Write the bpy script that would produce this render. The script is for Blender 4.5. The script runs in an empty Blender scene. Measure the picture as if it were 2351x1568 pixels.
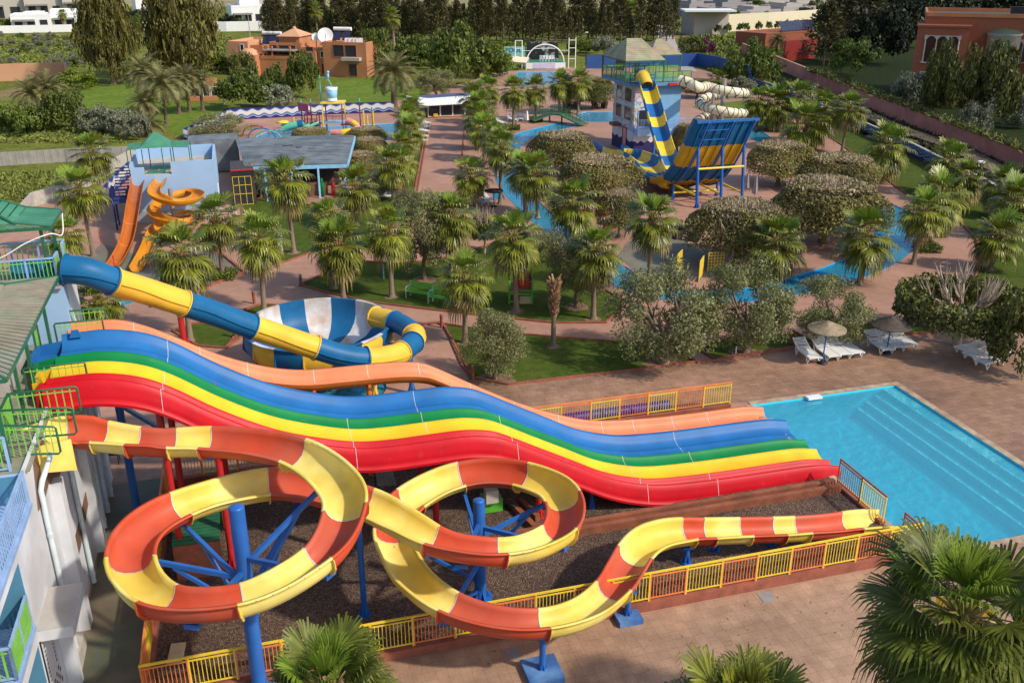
import bpy, math, random
from math import sin, cos, pi, radians, sqrt, atan2
from mathutils import Vector as V, Matrix
from mathutils.geometry import tessellate_polygon
RND = random.Random(7)
sc = bpy.context.scene
COL = sc.collection
# ------------------------------------------------------------------ camera survey
F, PITCH, CH = 2150.0, math.atan(2150/5200), 18.5      # focal length in survey units, tilt, eye height
CT, ST_ = cos(PITCH), sin(PITCH)
def ray(x, y):
    u, v = (x-1175.5)/F, (784-y)/F
    return V((u, CT+v*ST_, -ST_+v*CT))
def P(x, y, z=0.0):
    d = ray(x, y); return V((0, 0, CH)) + d*((z-CH)/d.z)
def proj(p):
    q = V(p)-V((0, 0, CH)); zc = q.y*CT-q.z*ST_
    return 1175.5+F*q.x/zc, 784-F*(q.y*ST_+q.z*CT)/zc
def hgt(bx, by, ty):
    b = P(bx, by); lo, hi = 0.0, 70.0
    for _ in range(40):
        m = (lo+hi)/2
        if proj((b.x, b.y, m))[1] > ty: lo = m
        else: hi = m
    return lo
def mpp(p):                                            # metres per survey unit at a point
    q = V(p)-V((0, 0, CH)); return (q.y*CT-q.z*ST_)/F
ANG = radians(16)
EA, EB, UP = V((cos(ANG), sin(ANG), 0)), V((-sin(ANG), cos(ANG), 0)), V((0, 0, 1))
ORG = P(2055, 885)                                     # pool corner: origin of the site grid
def S(s, t, z=0.0): return ORG+EA*s+EB*t+UP*z
def toS(p): d = V(p)-ORG; return d.dot(EA), d.dot(EB)
# ------------------------------------------------------------------ mesh builder
def world_of(o):
    m = o.matrix_basis.copy()
    while o.parent is not None: o = o.parent; m = o.matrix_basis @ m
    return m
class MB:
    def __init__(s): s.v, s.f, s.m, s.s = [], [], [], []
    def add(s, vs, fs, m=0, sm=False):
        o = len(s.v); s.v += [tuple(p) for p in vs]
        for f in fs:
            s.f.append(tuple(i+o for i in f)); s.m.append(m); s.s.append(sm)
    def quad(s, a, b, c, d, m=0): s.add([a, b, c, d], [(0, 1, 2, 3)], m)
    def hexa(s, p, m=0):                               # 8 points: bottom ring 0-3, top ring 4-7
        s.add(p, [(3, 2, 1, 0), (4, 5, 6, 7), (0, 1, 5, 4), (1, 2, 6, 5), (2, 3, 7, 6), (3, 0, 4, 7)], m)
    def box(s, c, d, rz=0.0, m=0):                     # c = centre, d = full sizes
        c = V(c); x, y = V((cos(rz), sin(rz), 0))*d[0]/2, V((-sin(rz), cos(rz), 0))*d[1]/2; z = UP*d[2]/2
        s.hexa([c-x-y-z, c+x-y-z, c+x+y-z, c-x+y-z, c-x-y+z, c+x-y+z, c+x+y+z, c-x+y+z], m)
    def beam(s, a, b, w, h=None, m=0):
        a, b = V(a), V(b); h = h or w; d = (b-a).normalized()
        r = d.cross(UP); r = r.normalized() if r.length > 1e-4 else EA.copy(); u = r.cross(d)
        r *= w/2; u *= h/2
        s.hexa([a-r-u, a+r-u, a+r+u, a-r+u, b-r-u, b+r-u, b+r+u, b-r+u], m)
    def tube(s, pts, r, n=8, m=0, caps=True, sm=True):
        pts = [V(p) for p in pts]; k = len(pts); rs = r if isinstance(r, (list, tuple)) else [r]*k
        vs, fs, up = [], [], None
        for i, p in enumerate(pts):
            d = (pts[min(i+1, k-1)]-pts[max(i-1, 0)]).normalized()
            if up is None: up = UP if abs(d.z) < .9 else EA
            a = d.cross(up); a.normalize(); b = a.cross(d); up = b
            vs += [p+(a*cos(2*pi*j/n)+b*sin(2*pi*j/n))*rs[i] for j in range(n)]
        for i in range(k-1):
            fs += [(i*n+j, i*n+(j+1) % n, (i+1)*n+(j+1) % n, (i+1)*n+j) for j in range(n)]
        s.add(vs, fs, m, sm)
        if caps: s.add(vs[:n][::-1], [tuple(range(n))], m); s.add(vs[-n:], [tuple(range(n))], m)
    def sweep(s, frames, prof, m=0, closed=False, sm=True):   # frames: (origin, right, up)
        n = len(prof); vs = []
        for o, r, u in frames: vs += [o+r*x+u*y for x, y in prof]
        q = n if closed else n-1
        s.add(vs, [(i*n+j, i*n+(j+1) % n, (i+1)*n+(j+1) % n, (i+1)*n+j) for i in range(len(frames)-1) for j in range(q)], m, sm)
    def lathe(s, c, prof, n=16, m=0, sm=True, a0=0, a1=2*pi):   # prof: (radius, z)
        c = V(c); full = abs(a1-a0-2*pi) < 1e-6; k = n if full else n+1; vs = []
        for r, z in prof: vs += [c+V((r*cos(a0+(a1-a0)*j/n), r*sin(a0+(a1-a0)*j/n), z)) for j in range(k)]
        s.add(vs, [(i*k+j, i*k+(j+1) % k, (i+1)*k+(j+1) % k, (i+1)*k+j) for i in range(len(prof)-1) for j in range(n)], m, sm)
    def prism(s, poly, z0, z1, m=0):
        n = len(poly); a = [V((p[0], p[1], z0)) for p in poly]; b = [V((p[0], p[1], z1)) for p in poly]
        s.add(a+b, [tuple(range(n))[::-1], tuple(range(n, 2*n))]+[(i, (i+1) % n, n+(i+1) % n, n+i) for i in range(n)], m)
    def sphere(s, c, r, n=10, k=7, m=0):
        r = r if isinstance(r, (tuple, list)) else (r, r, r); c = V(c); vs = []
        for i in range(k+1):
            a = pi*i/k
            vs += [c+V((r[0]*sin(a)*cos(2*pi*j/n), r[1]*sin(a)*sin(2*pi*j/n), r[2]*cos(a))) for j in range(n)]
        s.add(vs, [(i*n+j, (i+1)*n+j, (i+1)*n+(j+1) % n, i*n+(j+1) % n) for i in range(k) for j in range(n)], m, True)
    def build(s, name, mats, parent=None, local=False):
        me = bpy.data.meshes.new(name)
        off = V((0, 0, 0))
        if parent is not None and not local:
            inv = world_of(parent).inverted(); vs = [tuple(inv @ V(p)) for p in s.v]
        elif parent is None and not local and s.v:
            xs, ys, zs = zip(*s.v); off = V(((min(xs)+max(xs))/2, (min(ys)+max(ys))/2, min(zs)))
            vs = [tuple(V(p)-off) for p in s.v]
        else: vs = s.v
        me.from_pydata(vs, [], s.f)
        for x in (mats if isinstance(mats, (list, tuple)) else [mats]): me.materials.append(x)
        me.polygons.foreach_set('material_index', s.m); me.polygons.foreach_set('use_smooth', s.s)
        me.update()
        o = bpy.data.objects.new(name, me); COL.objects.link(o)
        if parent is not None: o.parent = parent
        else: o.location = off
        return o
def tag(o, label=None, cat=None, group=None, kind=None):
    for k, x in (('label', label), ('category', cat), ('group', group), ('kind', kind)):
        if x: o[k] = x
    return o
def thing(name, label, cat, loc=(0, 0, 0), rz=0.0, group=None):
    o = bpy.data.objects.new(name, None); COL.objects.link(o); o.empty_display_size = .3
    o.location = loc; o.rotation_euler = (0, 0, rz)
    o.matrix_basis = Matrix.Translation(V(loc)) @ Matrix.Rotation(rz, 4, 'Z')
    return tag(o, label, cat, group)
def copy_tree(o, parent=None):
    c = o.copy(); COL.objects.link(c)
    if parent is not None: c.parent = parent
    for ch in list(o.children): copy_tree(ch, c)
    return c
def smooth(pts, n=8):                                   # Catmull-Rom through points of any size
    pts = [V(p) for p in pts]; out = []
    q = [pts[0]*2-pts[1]]+pts+[pts[-1]*2-pts[-2]]
    for i in range(1, len(q)-2):
        a, b, c, d = q[i-1:i+3]
        for j in range(n):
            t = j/n
            out.append(.5*((2*b)+(c-a)*t+(2*a-5*b+4*c-d)*t*t+(3*b-a-3*c+d)*t**3))
    return out+[pts[-1]]
def frames_of(pts, bank=0.0):
    fr = []; k = len(pts)
    for i, p in enumerate(pts):
        d = (pts[min(i+1, k-1)]-pts[max(i-1, 0)]).normalized()
        r = d.cross(UP).normalized(); u = r.cross(d)
        b = bank[i] if isinstance(bank, list) else bank
        fr.append((p, r*cos(b)+u*sin(b), u*cos(b)-r*sin(b)))
    return fr
# ------------------------------------------------------------------ materials
def lin(c):
    return tuple(((x/255)/12.92 if x <= 10 else (((x/255)+.055)/1.055)**2.4) for x in c)
def mat(name, col, rough=.6, var=.12, scale=3.0, bump=0.0, bscale=None, metal=0.0, coat=0.0, isl=0.0, obj=0.0, spec=.5, alt=None, altscale=.4, tl=0.0, wear=0.0):
    """principled material; col is linear reflectance; var = brightness variation by noise, isl = per leaf, obj = per object, alt = second colour in large patches"""
    m = bpy.data.materials.new(name); m.use_nodes = True; nt = m.node_tree; N, L = nt.nodes, nt.links
    b = N['Principled BSDF']; b.inputs['Roughness'].default_value = rough; b.inputs['Metallic'].default_value = metal
    b.inputs['Specular IOR Level'].default_value = spec
    if coat: b.inputs['Coat Weight'].default_value = coat; b.inputs['Coat Roughness'].default_value = .12
    tc = N.new('ShaderNodeTexCoord')
    rgb = N.new('ShaderNodeRGB'); rgb.outputs[0].default_value = (*col[:3], 1); cur = rgb.outputs[0]
    def noise(sc_, det=4.0):
        n = N.new('ShaderNodeTexNoise'); n.inputs['Scale'].default_value = sc_; n.inputs['Detail'].default_value = det
        L.new(tc.outputs['Object'], n.inputs['Vector']); return n.outputs['Fac']
    def mix(f, a, bcol, blend='MIX'):
        x = N.new('ShaderNodeMix'); x.data_type = 'RGBA'; x.blend_type = blend
        if isinstance(f, float): x.inputs['Factor'].default_value = f
        else: L.new(f, x.inputs['Factor'])
        L.new(a, x.inputs['A'])
        if isinstance(bcol, tuple): x.inputs['B'].default_value = (*bcol[:3], 1)
        else: L.new(bcol, x.inputs['B'])
        return x.outputs['Result']
    def ramp(f, lo, hi, a=0.0, c=1.0):
        r = N.new('ShaderNodeMapRange'); L.new(f, r.inputs[0]); r.inputs[1].default_value = lo; r.inputs[2].default_value = hi
        r.inputs[3].default_value = a; r.inputs[4].default_value = c; return r.outputs[0]
    if alt: cur = mix(ramp(noise(altscale), .42, .6), cur, alt)
    def bright(f, k):
        nonlocal cur
        h = N.new('ShaderNodeHueSaturation'); L.new(cur, h.inputs['Color']); L.new(ramp(f, 0, 1, 1-k, 1+k), h.inputs['Value']); cur = h.outputs[0]
    if var: bright(ramp(noise(scale, 6.0), .3, .7), var)
    if wear:                                            # pale scuffs and faded patches
        cur = mix(ramp(noise(2.6, 9.0), .60, .74, 0.0, wear*.5), cur, tuple(min(1, x*.55+.32) for x in col))
        cur = mix(ramp(noise(9, 9.0), .66, .74, 0.0, wear*.4), cur, tuple(x*.45 for x in col))
    if isl:
        g = N.new('ShaderNodeNewGeometry'); bright(g.outputs['Random Per Island'], isl)
    if obj:
        o = N.new('ShaderNodeObjectInfo'); bright(o.outputs['Random'], obj)
    L.new(cur, b.inputs['Base Color'])
    if bump:
        bp = N.new('ShaderNodeBump'); bp.inputs['Strength'].default_value = bump; bp.inputs['Distance'].default_value = .05
        L.new(noise(bscale or scale*6, 8.0), bp.inputs['Height']); L.new(bp.outputs[0], b.inputs['Normal'])
    if tl:                                              # thin leaf: light passes through
        t = N.new('ShaderNodeBsdfTranslucent'); L.new(cur, t.inputs[0]); ms = N.new('ShaderNodeMixShader'); ms.inputs[0].default_value = tl
        L.new(b.outputs[0], ms.inputs[1]); L.new(t.outputs[0], ms.inputs[2]); L.new(ms.outputs[0], N['Material Output'].inputs[0])
    return m
def tile_mat(name, c1, c2, mortar, w, h, rough=.75, off=0.0, stain=.25, bump=.4, msize=.012, rot=ANG):
    m = bpy.data.materials.new(name); m.use_nodes = True; nt = m.node_tree; N, L = nt.nodes, nt.links
    b = N['Principled BSDF']; b.inputs['Roughness'].default_value = rough
    tc = N.new('ShaderNodeTexCoord'); mp = N.new('ShaderNodeMapping'); mp.inputs['Rotation'].default_value = (0, 0, -rot)
    L.new(tc.outputs['Object'], mp.inputs[0])
    br = N.new('ShaderNodeTexBrick'); L.new(mp.outputs[0], br.inputs[0]); br.offset = off
    br.inputs['Scale'].default_value = 1; br.inputs['Brick Width'].default_value = w; br.inputs['Row Height'].default_value = h
    br.inputs['Mortar Size'].default_value = msize; br.inputs['Mortar Smooth'].default_value = .3
    br.inputs['Color1'].default_value = (*c1, 1); br.inputs['Color2'].default_value = (*c2, 1); br.inputs['Mortar'].default_value = (*mortar, 1)
    def noise(s, d):
        n = N.new('ShaderNodeTexNoise'); n.inputs['Scale'].default_value = s; n.inputs['Detail'].default_value = d; L.new(tc.outputs['Object'], n.inputs[0]); return n.outputs[0]
    cur = br.outputs[0]
    for s, k in ((.22, stain), (1.7, stain*.7), (14, stain*.5)):
        r = N.new('ShaderNodeMapRange'); L.new(noise(s, 6), r.inputs[0]); r.inputs[1].default_value = .3; r.inputs[2].default_value = .7
        r.inputs[3].default_value = 1-k; r.inputs[4].default_value = 1+k*.8
        h_ = N.new('ShaderNodeHueSaturation'); L.new(cur, h_.inputs['Color']); L.new(r.outputs[0], h_.inputs['Value']); cur = h_.outputs[0]
    L.new(cur, b.inputs['Base Color'])
    bp = N.new('ShaderNodeBump'); bp.inputs['Strength'].default_value = bump; bp.inputs['Distance'].default_value = .02; bp.invert = True
    L.new(br.outputs['Fac'], bp.inputs['Height']); L.new(bp.outputs[0], b.inputs['Normal'])
    return m
def water_mat(name, tint, clear=.75, wave=.25, wscale=3.0):
    """clear tinted surface: what lies below shows through, with ripples and sky gloss"""
    m = bpy.data.materials.new(name); m.use_nodes = True; nt = m.node_tree; N, L = nt.nodes, nt.links
    tr = N.new('ShaderNodeBsdfTransparent'); tr.inputs[0].default_value = (*tint, 1)
    gl = N.new('ShaderNodeBsdfGlossy'); gl.inputs['Roughness'].default_value = .06
    df = N.new('ShaderNodeBsdfDiffuse'); df.inputs[0].default_value = (tint[0]*.30, tint[1]*.70, tint[2]*.82, 1)
    fr = N.new('ShaderNodeFresnel'); fr.inputs[0].default_value = 1.33
    tc = N.new('ShaderNodeTexCoord'); n = N.new('ShaderNodeTexNoise'); n.inputs['Scale'].default_value = wscale; n.inputs['Detail'].default_value = 5; n.inputs['Distortion'].default_value = .6
    L.new(tc.outputs['Object'], n.inputs[0]); bp = N.new('ShaderNodeBump'); bp.inputs['Strength'].default_value = wave; bp.inputs['Distance'].default_value = .12
    L.new(n.outputs[0], bp.inputs['Height'])
    for x in (gl, fr, df): L.new(bp.outputs[0], x.inputs['Normal'])
    a = N.new('ShaderNodeMixShader'); a.inputs[0].default_value = 1-clear; L.new(tr.outputs[0], a.inputs[1]); L.new(df.outputs[0], a.inputs[2])
    c = N.new('ShaderNodeMixShader'); L.new(fr.outputs[0], c.inputs[0]); L.new(a.outputs[0], c.inputs[1]); L.new(gl.outputs[0], c.inputs[2])
    L.new(c.outputs[0], N['Material Output'].inputs[0])
    return m
def striped(name, bands, axis=2, w=1.0, rough=.5, wob=0.0, wfreq=1.0):
    """bands: [(limit, colour)...] along a local axis, with wavy borders"""
    m = bpy.data.materials.new(name); m.use_nodes = True; nt = m.node_tree; N, L = nt.nodes, nt.links
    b = N['Principled BSDF']; b.inputs['Roughness'].default_value = rough
    tc = N.new('ShaderNodeTexCoord'); sp = N.new('ShaderNodeSeparateXYZ'); L.new(tc.outputs['Object'], sp.inputs[0])
    val = sp.outputs[axis]
    if wob:
        ad = N.new('ShaderNodeMath'); ad.operation = 'ADD'; L.new(sp.outputs[0], ad.inputs[0]); L.new(sp.outputs[1], ad.inputs[1])
        mu = N.new('ShaderNodeMath'); mu.operation = 'MULTIPLY'; L.new(ad.outputs[0], mu.inputs[0]); mu.inputs[1].default_value = wfreq
        si = N.new('ShaderNodeMath'); si.operation = 'SINE'; L.new(mu.outputs[0], si.inputs[0])
        ma = N.new('ShaderNodeMath'); ma.operation = 'MULTIPLY_ADD'; L.new(si.outputs[0], ma.inputs[0]); ma.inputs[1].default_value = wob; L.new(val, ma.inputs[2]); val = ma.outputs[0]
    dv = N.new('ShaderNodeMath'); dv.operation = 'DIVIDE'; L.new(val, dv.inputs[0]); dv.inputs[1].default_value = w
    cr = N.new('ShaderNodeValToRGB'); L.new(dv.outputs[0], cr.inputs[0]); cr.color_ramp.interpolation = 'CONSTANT'
    e = cr.color_ramp.elements
    e[0].position = 0; e[0].color = (*bands[0][1], 1); e[1].position = bands[1][0]; e[1].color = (*bands[1][1], 1)
    for p, c in bands[2:]: x = e.new(p); x.color = (*c, 1)
    L.new(cr.outputs[0], b.inputs['Base Color'])
    return m
M = {}
def mk(k, *a, **kw): M[k] = mat(k, *a, **kw)
GLOSS = dict(rough=.46, var=.12, scale=1.1, coat=.0, spec=.22, wear=.10)
mk('slide_red', (.56, .075, .03), alt=(.50, .10, .055), altscale=.5, **GLOSS); mk('slide_yellow', (.74, .53, .085), alt=(.79, .65, .19), altscale=.6, **GLOSS)
mk('lane_blue', (.018, .135, .37), **GLOSS); mk('lane_green', (.004, .19, .05), **GLOSS); mk('lane_yellow', (.80, .46, .02), **GLOSS)
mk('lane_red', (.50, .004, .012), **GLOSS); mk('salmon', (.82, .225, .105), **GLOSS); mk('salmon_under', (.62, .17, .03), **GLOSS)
mk('tube_blue', (.010, .115, .27), **GLOSS); mk('tube_yellow', (.75, .46, .05), **GLOSS); mk('bowl_white', (.62, .62, .64), rough=.35, var=.15, scale=.7, alt=(.46, .36, .27), altscale=.9)
mk('orange_slide', (.42, .115, .02), **GLOSS); mk('amber_slide', (.58, .23, .015), **GLOSS)
mk('post_blue', (.02, .12, .42), rough=.35, var=.15, scale=2); mk('post_red', (.48, .02, .02), rough=.4); mk('seam', (.55, .55, .55), rough=.6)
mk('rail_yellow', (.78, .55, .04), rough=.4); mk('rail_orange', (.75, .22, .06), rough=.4); mk('rail_green', (.02, .12, .06), rough=.4); mk('rail_lime', (.20, .50, .08), rough=.4); mk('rail_blue', (.28, .42, .66), rough=.4)
mk('kerb_red', (.28, .085, .05), rough=.8, var=.25, scale=2.5, bump=.3); mk('kerb_brown', (.24, .075, .035), rough=.85, var=.3, scale=2, bump=.3)
mk('wall_white', (.62, .64, .68), rough=.8, var=.10, scale=.8, alt=(.52, .53, .55), altscale=.7, bump=.1); mk('wall_blue', (.30, .46, .68), rough=.8, var=.06, scale=.6, bump=.1)
mk('wall_teal', (.07, .22, .34), rough=.8, var=.08); mk('pipe', (.55, .63, .66), rough=.5, var=.1)
mk('concrete', (.40, .37, .34), rough=.9, var=.15, scale=1.2, bump=.2); mk('ochre_trim', (.52, .38, .22), rough=.85)
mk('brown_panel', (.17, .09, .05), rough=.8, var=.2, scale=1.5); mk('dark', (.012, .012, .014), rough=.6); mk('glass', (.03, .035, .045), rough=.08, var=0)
mk('wood_grey', (.25, .215, .16), rough=.85, var=.2, scale=2, alt=(.24, .25, .18), altscale=.9); mk('roof_green', (.05, .22, .13), rough=.6, var=.2, scale=1.5)
mk('white_paint', (.78, .78, .76), rough=.5, var=.05); mk('steel', (.32, .32, .33), rough=.45, metal=.3); mk('cream', (.72, .66, .48), rough=.4, var=.06)
mk('terracotta', (.48, .20, .085), rough=.85, var=.10, scale=.5, alt=(.42, .18, .08), altscale=.3, bump=.1); mk('terracotta_dark', (.36, .12, .06), rough=.85, var=.12, scale=.5)
mk('ochre_wall', (.56, .30, .17), rough=.9, var=.08, scale=.4); mk('salmon_wall', (.58, .215, .165), rough=.9, var=.16, scale=.35, alt=(.50, .18, .14), altscale=.5, bump=.15)
mk('greige', (.46, .42, .36), rough=.85, var=.06); mk('dado', (.30, .31, .34), rough=.85); mk('greige_dark', (.25, .235, .23), rough=.85); mk('stone', (.42, .39, .34), rough=.9, var=.15); mk('cream_wall', (.66, .58, .42), rough=.9, var=.06)
mk('villa_wall', (.40, .36, .335), rough=.85, var=.05); mk('villa_grey_wall', (.27, .25, .25), rough=.85, var=.05)  # second, greyer wall colour for some of the far villas
mk('brick_terra', (.30, .088, .042), rough=.85, var=.1); mk('green_tile', (.05, .085, .065), rough=.5)
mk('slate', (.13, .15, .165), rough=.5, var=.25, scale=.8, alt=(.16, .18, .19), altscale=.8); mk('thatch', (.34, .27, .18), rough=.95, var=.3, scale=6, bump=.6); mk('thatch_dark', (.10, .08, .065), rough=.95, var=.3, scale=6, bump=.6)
mk('wicker', (.045, .035, .03), rough=.7); mk('purple', (.16, .03, .09), rough=.5); mk('maroon', (.25, .02, .05), rough=.45); mk('turquoise', (.10, .45, .32), rough=.4); mk('sky_paint', (.25, .52, .75), rough=.5)
mk('pink', (.72, .28, .25), rough=.5); mk('bench_green', (.10, .42, .04), rough=.45); mk('navy', (.012, .016, .10), rough=.5); mk('cover_purple', (.07, .06, .30), rough=.5, var=.3, scale=6)
mk('trunk_palm', (.22, .165, .115), rough=.95, var=.25, scale=3, bump=.5, bscale=14, obj=.12); mk('boots', (.27, .15, .075), rough=.95, var=.35, scale=7, isl=.35); mk('trunk', (.20, .145, .10), rough=.95, var=.3, scale=5, bump=.5)
mk('trunk_date', (.15, .10, .065), rough=.95, var=.4, scale=9, bump=.8); mk('twig', (.48, .37, .27), rough=.9, var=.2, isl=.25); mk('twig_brown', (.25, .17, .11), rough=.9, isl=.3)
LEAF = dict(rough=.5, var=0, spec=.28)
mk('fan_leaf', (.160, .172, .016), isl=.55, obj=.2, tl=.12, rough=.4, var=0, spec=.5); mk('fan_new', (.15, .225, .024), isl=.3, obj=.12, tl=.2, **LEAF); mk('fan_dry', (.26, .19, .07), isl=.35, tl=.1, **LEAF); mk('petiole', (.24, .22, .05), rough=.5, isl=.2)
mk('date_leaf', (.20, .19, .075), isl=.35, obj=.1, tl=.15, **LEAF); mk('olive_leaf', (.205, .215, .085), isl=.30, obj=.14, tl=.15, **LEAF)
mk('ficus_leaf', (.195, .170, .048), isl=.32, obj=.15, tl=.12, **LEAF); mk('ficus_dry', (.30, .24, .125), isl=.3, obj=.1, **LEAF); mk('ficus_green', (.105, .115, .026), isl=.5, obj=.12, tl=.12, **LEAF)
mk('bush_leaf', (.105, .140, .022), isl=.5, obj=.25, tl=.18, **LEAF); mk('lush_leaf', (.16, .21, .018), isl=.45, obj=.2, tl=.2, **LEAF); mk('dark_leaf', (.020, .026, .010), isl=.5, obj=.2, tl=.08, **LEAF)
mk('euca_leaf', (.120, .105, .026), isl=.6, obj=.1, tl=.12, **LEAF); mk('pine_leaf', (.080, .072, .026), isl=.5, obj=.25, tl=.08, **LEAF); mk('boug_leaf', (.13, .02, .08), isl=.5, **LEAF); mk('core', (.018, .018, .008), rough=1, var=.3)
mk('fan_shaded', (.105, .125, .016), isl=.42, tl=.15, **LEAF); mk('grey_leaf', (.20, .21, .135), isl=.4, obj=.15, tl=.12, **LEAF)  # foreground fan leaf is darkened: its shade is put into the colour
mk('blue_base', (.04, .13, .36), rough=.6, var=.25, scale=2.5, alt=(.10, .22, .45), altscale=1.2); mk('solar', (.03, .035, .07), rough=.2)
# ------------------------------------------------------------------ world, sun, camera
SUN_EL, SUN_AZ = radians(41), V((.90, -.43, 0)).normalized()      # direction towards the sun on the ground
w = bpy.data.worlds.new("World"); sc.world = w; w.use_nodes = True
nt = w.node_tree; sky = nt.nodes.new('ShaderNodeTexSky'); sky.sky_type = 'NISHITA'; sky.sun_disc = False
sky.sun_elevation = SUN_EL; sky.sun_rotation = atan2(SUN_AZ.x, SUN_AZ.y); sky.air_density = 1.0; sky.dust_density = 1.5
nt.links.new(sky.outputs[0], nt.nodes['Background'].inputs[0]); nt.nodes['Background'].inputs[1].default_value = .15
sl = bpy.data.lights.new('sun', 'SUN'); sl.energy = 3.5; sl.angle = radians(2.2); sl.color = (1, .91, .78)
so = bpy.data.objects.new('sun', sl); COL.objects.link(so)
so.rotation_euler = (-(SUN_AZ*cos(SUN_EL)+UP*sin(SUN_EL))).to_track_quat('-Z', 'Y').to_euler(); so.location = (60, -30, 60)
cd = bpy.data.cameras.new('camera'); cam = bpy.data.objects.new('camera', cd); COL.objects.link(cam); sc.camera = cam
cd.lens = F/2351*36; cd.sensor_width = 36; cd.clip_start = .5; cd.clip_end = 6000
cam.location = (0, 0, CH); cam.rotation_euler = (pi/2-PITCH, 0, 0)
vs_ = sc.view_settings; vs_.view_transform = 'Standard'; vs_.look = 'None'; vs_.exposure = .22; vs_.gamma = 1
sc.cycles.max_bounces = 6; sc.cycles.transparent_max_bounces = 24; sc.cycles.use_denoising = True
# ------------------------------------------------------------------ ground sheets with real holes for the pools
HOLES = []
def px(pts, z=0.0): return [P(x, y, z) for x, y in pts]
def layer(name, poly, z, m, holes=()):
    rings = [[V((p[0], p[1], 0)) for p in poly]]+[[V((p[0], p[1], 0)) for p in h] for h in holes]
    flat = [p for r in rings for p in r]
    b = MB(); b.add([(p.x, p.y, z) for p in flat], [t for t in tessellate_polygon(rings)])
    o = b.build(name, m, None, local=True); o['kind'] = 'structure'
    me = o.data
    for p in me.polygons:
        if p.normal.z < 0: p.flip()
    return o
def band(ctr, widths):                                  # closed outline of a strip along a smooth line
    n = 7; c = smooth([(p.x, p.y, 0) for p in ctr], n); out = []; inn = []
    for i, p in enumerate(c):
        d = (c[min(i+1, len(c)-1)]-c[max(i-1, 0)]).normalized(); r = V((d.y, -d.x, 0))
        k = i/n; a = int(min(k, len(widths)-1)); b2 = min(a+1, len(widths)-1); wd = widths[a]+(widths[b2]-widths[a])*(k-a)
        out.append(p+r*wd/2); inn.append(p-r*wd/2)
    return out+inn[::-1]
def pool(name, poly, depth, level, floor, water):
    HOLES.append(poly); n = len(poly); b = MB()
    top = [V((p[0], p[1], 0.012)) for p in poly]; bot = [V((p[0], p[1], -depth)) for p in poly]
    b.add(top+bot, [(i, (i+1) % n, n+(i+1) % n, n+i) for i in range(n)], 0)
    b.add(bot, [t for t in tessellate_polygon([[V((p[0], p[1], 0)) for p in poly]])], 0)
    tag(b.build(name+'_basin', floor, None, local=True), kind='structure')
    b = MB(); b.add([(p[0], p[1], level) for p in poly], [t for t in tessellate_polygon([[V((p[0], p[1], 0)) for p in poly]])])
    o = tag(b.build(name+'_water', water, None, local=True), kind='structure')
    for p in o.data.polygons:
        if p.normal.z < 0: p.flip()
mk('pool_floor', (.02, .70, .92), rough=.5, var=.08, scale=.4); mk('river_floor', (.006, .36, .66), rough=.5, var=.1, scale=.5); mk('pale_floor', (.22, .46, .68), rough=.5, var=.1, scale=.4)
mk('step_pale', (.95, .97, .97), rough=.5, var=.06); mk('step_blue', (.06, .62, .80), rough=.5, var=.06)
W_MAIN = water_mat('pool_water', (.46, .96, 1.0), .68, .16, 2.0); W_RIV = water_mat('river_water', (.26, .84, 1.0), .66, .3, 3.2); W_PALE = water_mat('shallow_water', (.6, .85, .95), .7, .4, 3)
PS, PT = -7.45, -11.62
main = [S(PS, 0), S(0, 0), S(0, -14), S(-1.3, -11.62), S(PS, PT)]
main = [S(PS, 0), S(0, 0), S(0, PT), S(PS, PT)]
pool('pool', main, 1.35, -.07, M['pool_floor'], W_MAIN)
riv = [(1315, 284), (1262, 296), (1205, 312), (1170, 340), (1160, 380), (1172, 425), (1205, 462), (1245, 500), (1295, 535), (1350, 580), (1402, 617), (1447, 648), (1500, 668), (1580, 680), (1680, 680), (1780, 668), (1870, 644), (1950, 620), (2015, 588), (2056, 550), (2062, 515), (2040, 487), (1992, 462), (1930, 436), (1860, 405), (1800, 365), (1752, 320), (1690, 290), (1600, 272)]
rw = [2.2]*len(riv); rw[16:24] = [2.6, 2.8, 3.0, 3.1, 3.1, 3.0, 2.8, 2.5]; rw[0] = 3; rw[1] = 2.8; rw[2] = 2.5; rw[-1] = 3.2; rw[-2] = 3
pool('river', band(px(riv), rw), .8, -.06, M['river_floor'], W_RIV)
pool('far_pool', px([(1322, 262), (1345, 257), (1440, 256), (1450, 278), (1400, 281), (1335, 280)]), .8, -.06, M['pale_floor'], W_PALE)
pool('splash_pool', px([(588, 314), (620, 300), (700, 292), (800, 289), (905, 283), (935, 290), (930, 318), (820, 332), (640, 336), (595, 328)]), .3, -.06, M['pale_floor'], W_PALE)
pool('stage_pool', px([(1188, 166), (1300, 164), (1312, 196), (1180, 198)]), .8, -.06, M['pale_floor'], W_RIV)
bc = P(800, 893); pool('bowl_pool', [bc+V((cos(a*pi/12)*1.75, sin(a*pi/12)*1.75, 0)) for a in range(24)], .8, -.1, M['river_floor'], W_RIV)
pool('corner_pool', px([(268, 668), (300, 652), (334, 672), (302, 698), (270, 704)]), .6, -.06, M['pale_floor'], W_RIV)
pool('avenue_pool', px([(1015, 300), (1060, 298), (1062, 312), (1012, 313)])[:0] or px([(1128, 440), (1152, 440), (1160, 458), (1134, 458)]), .5, -.05, M['pale_floor'], W_RIV)
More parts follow.
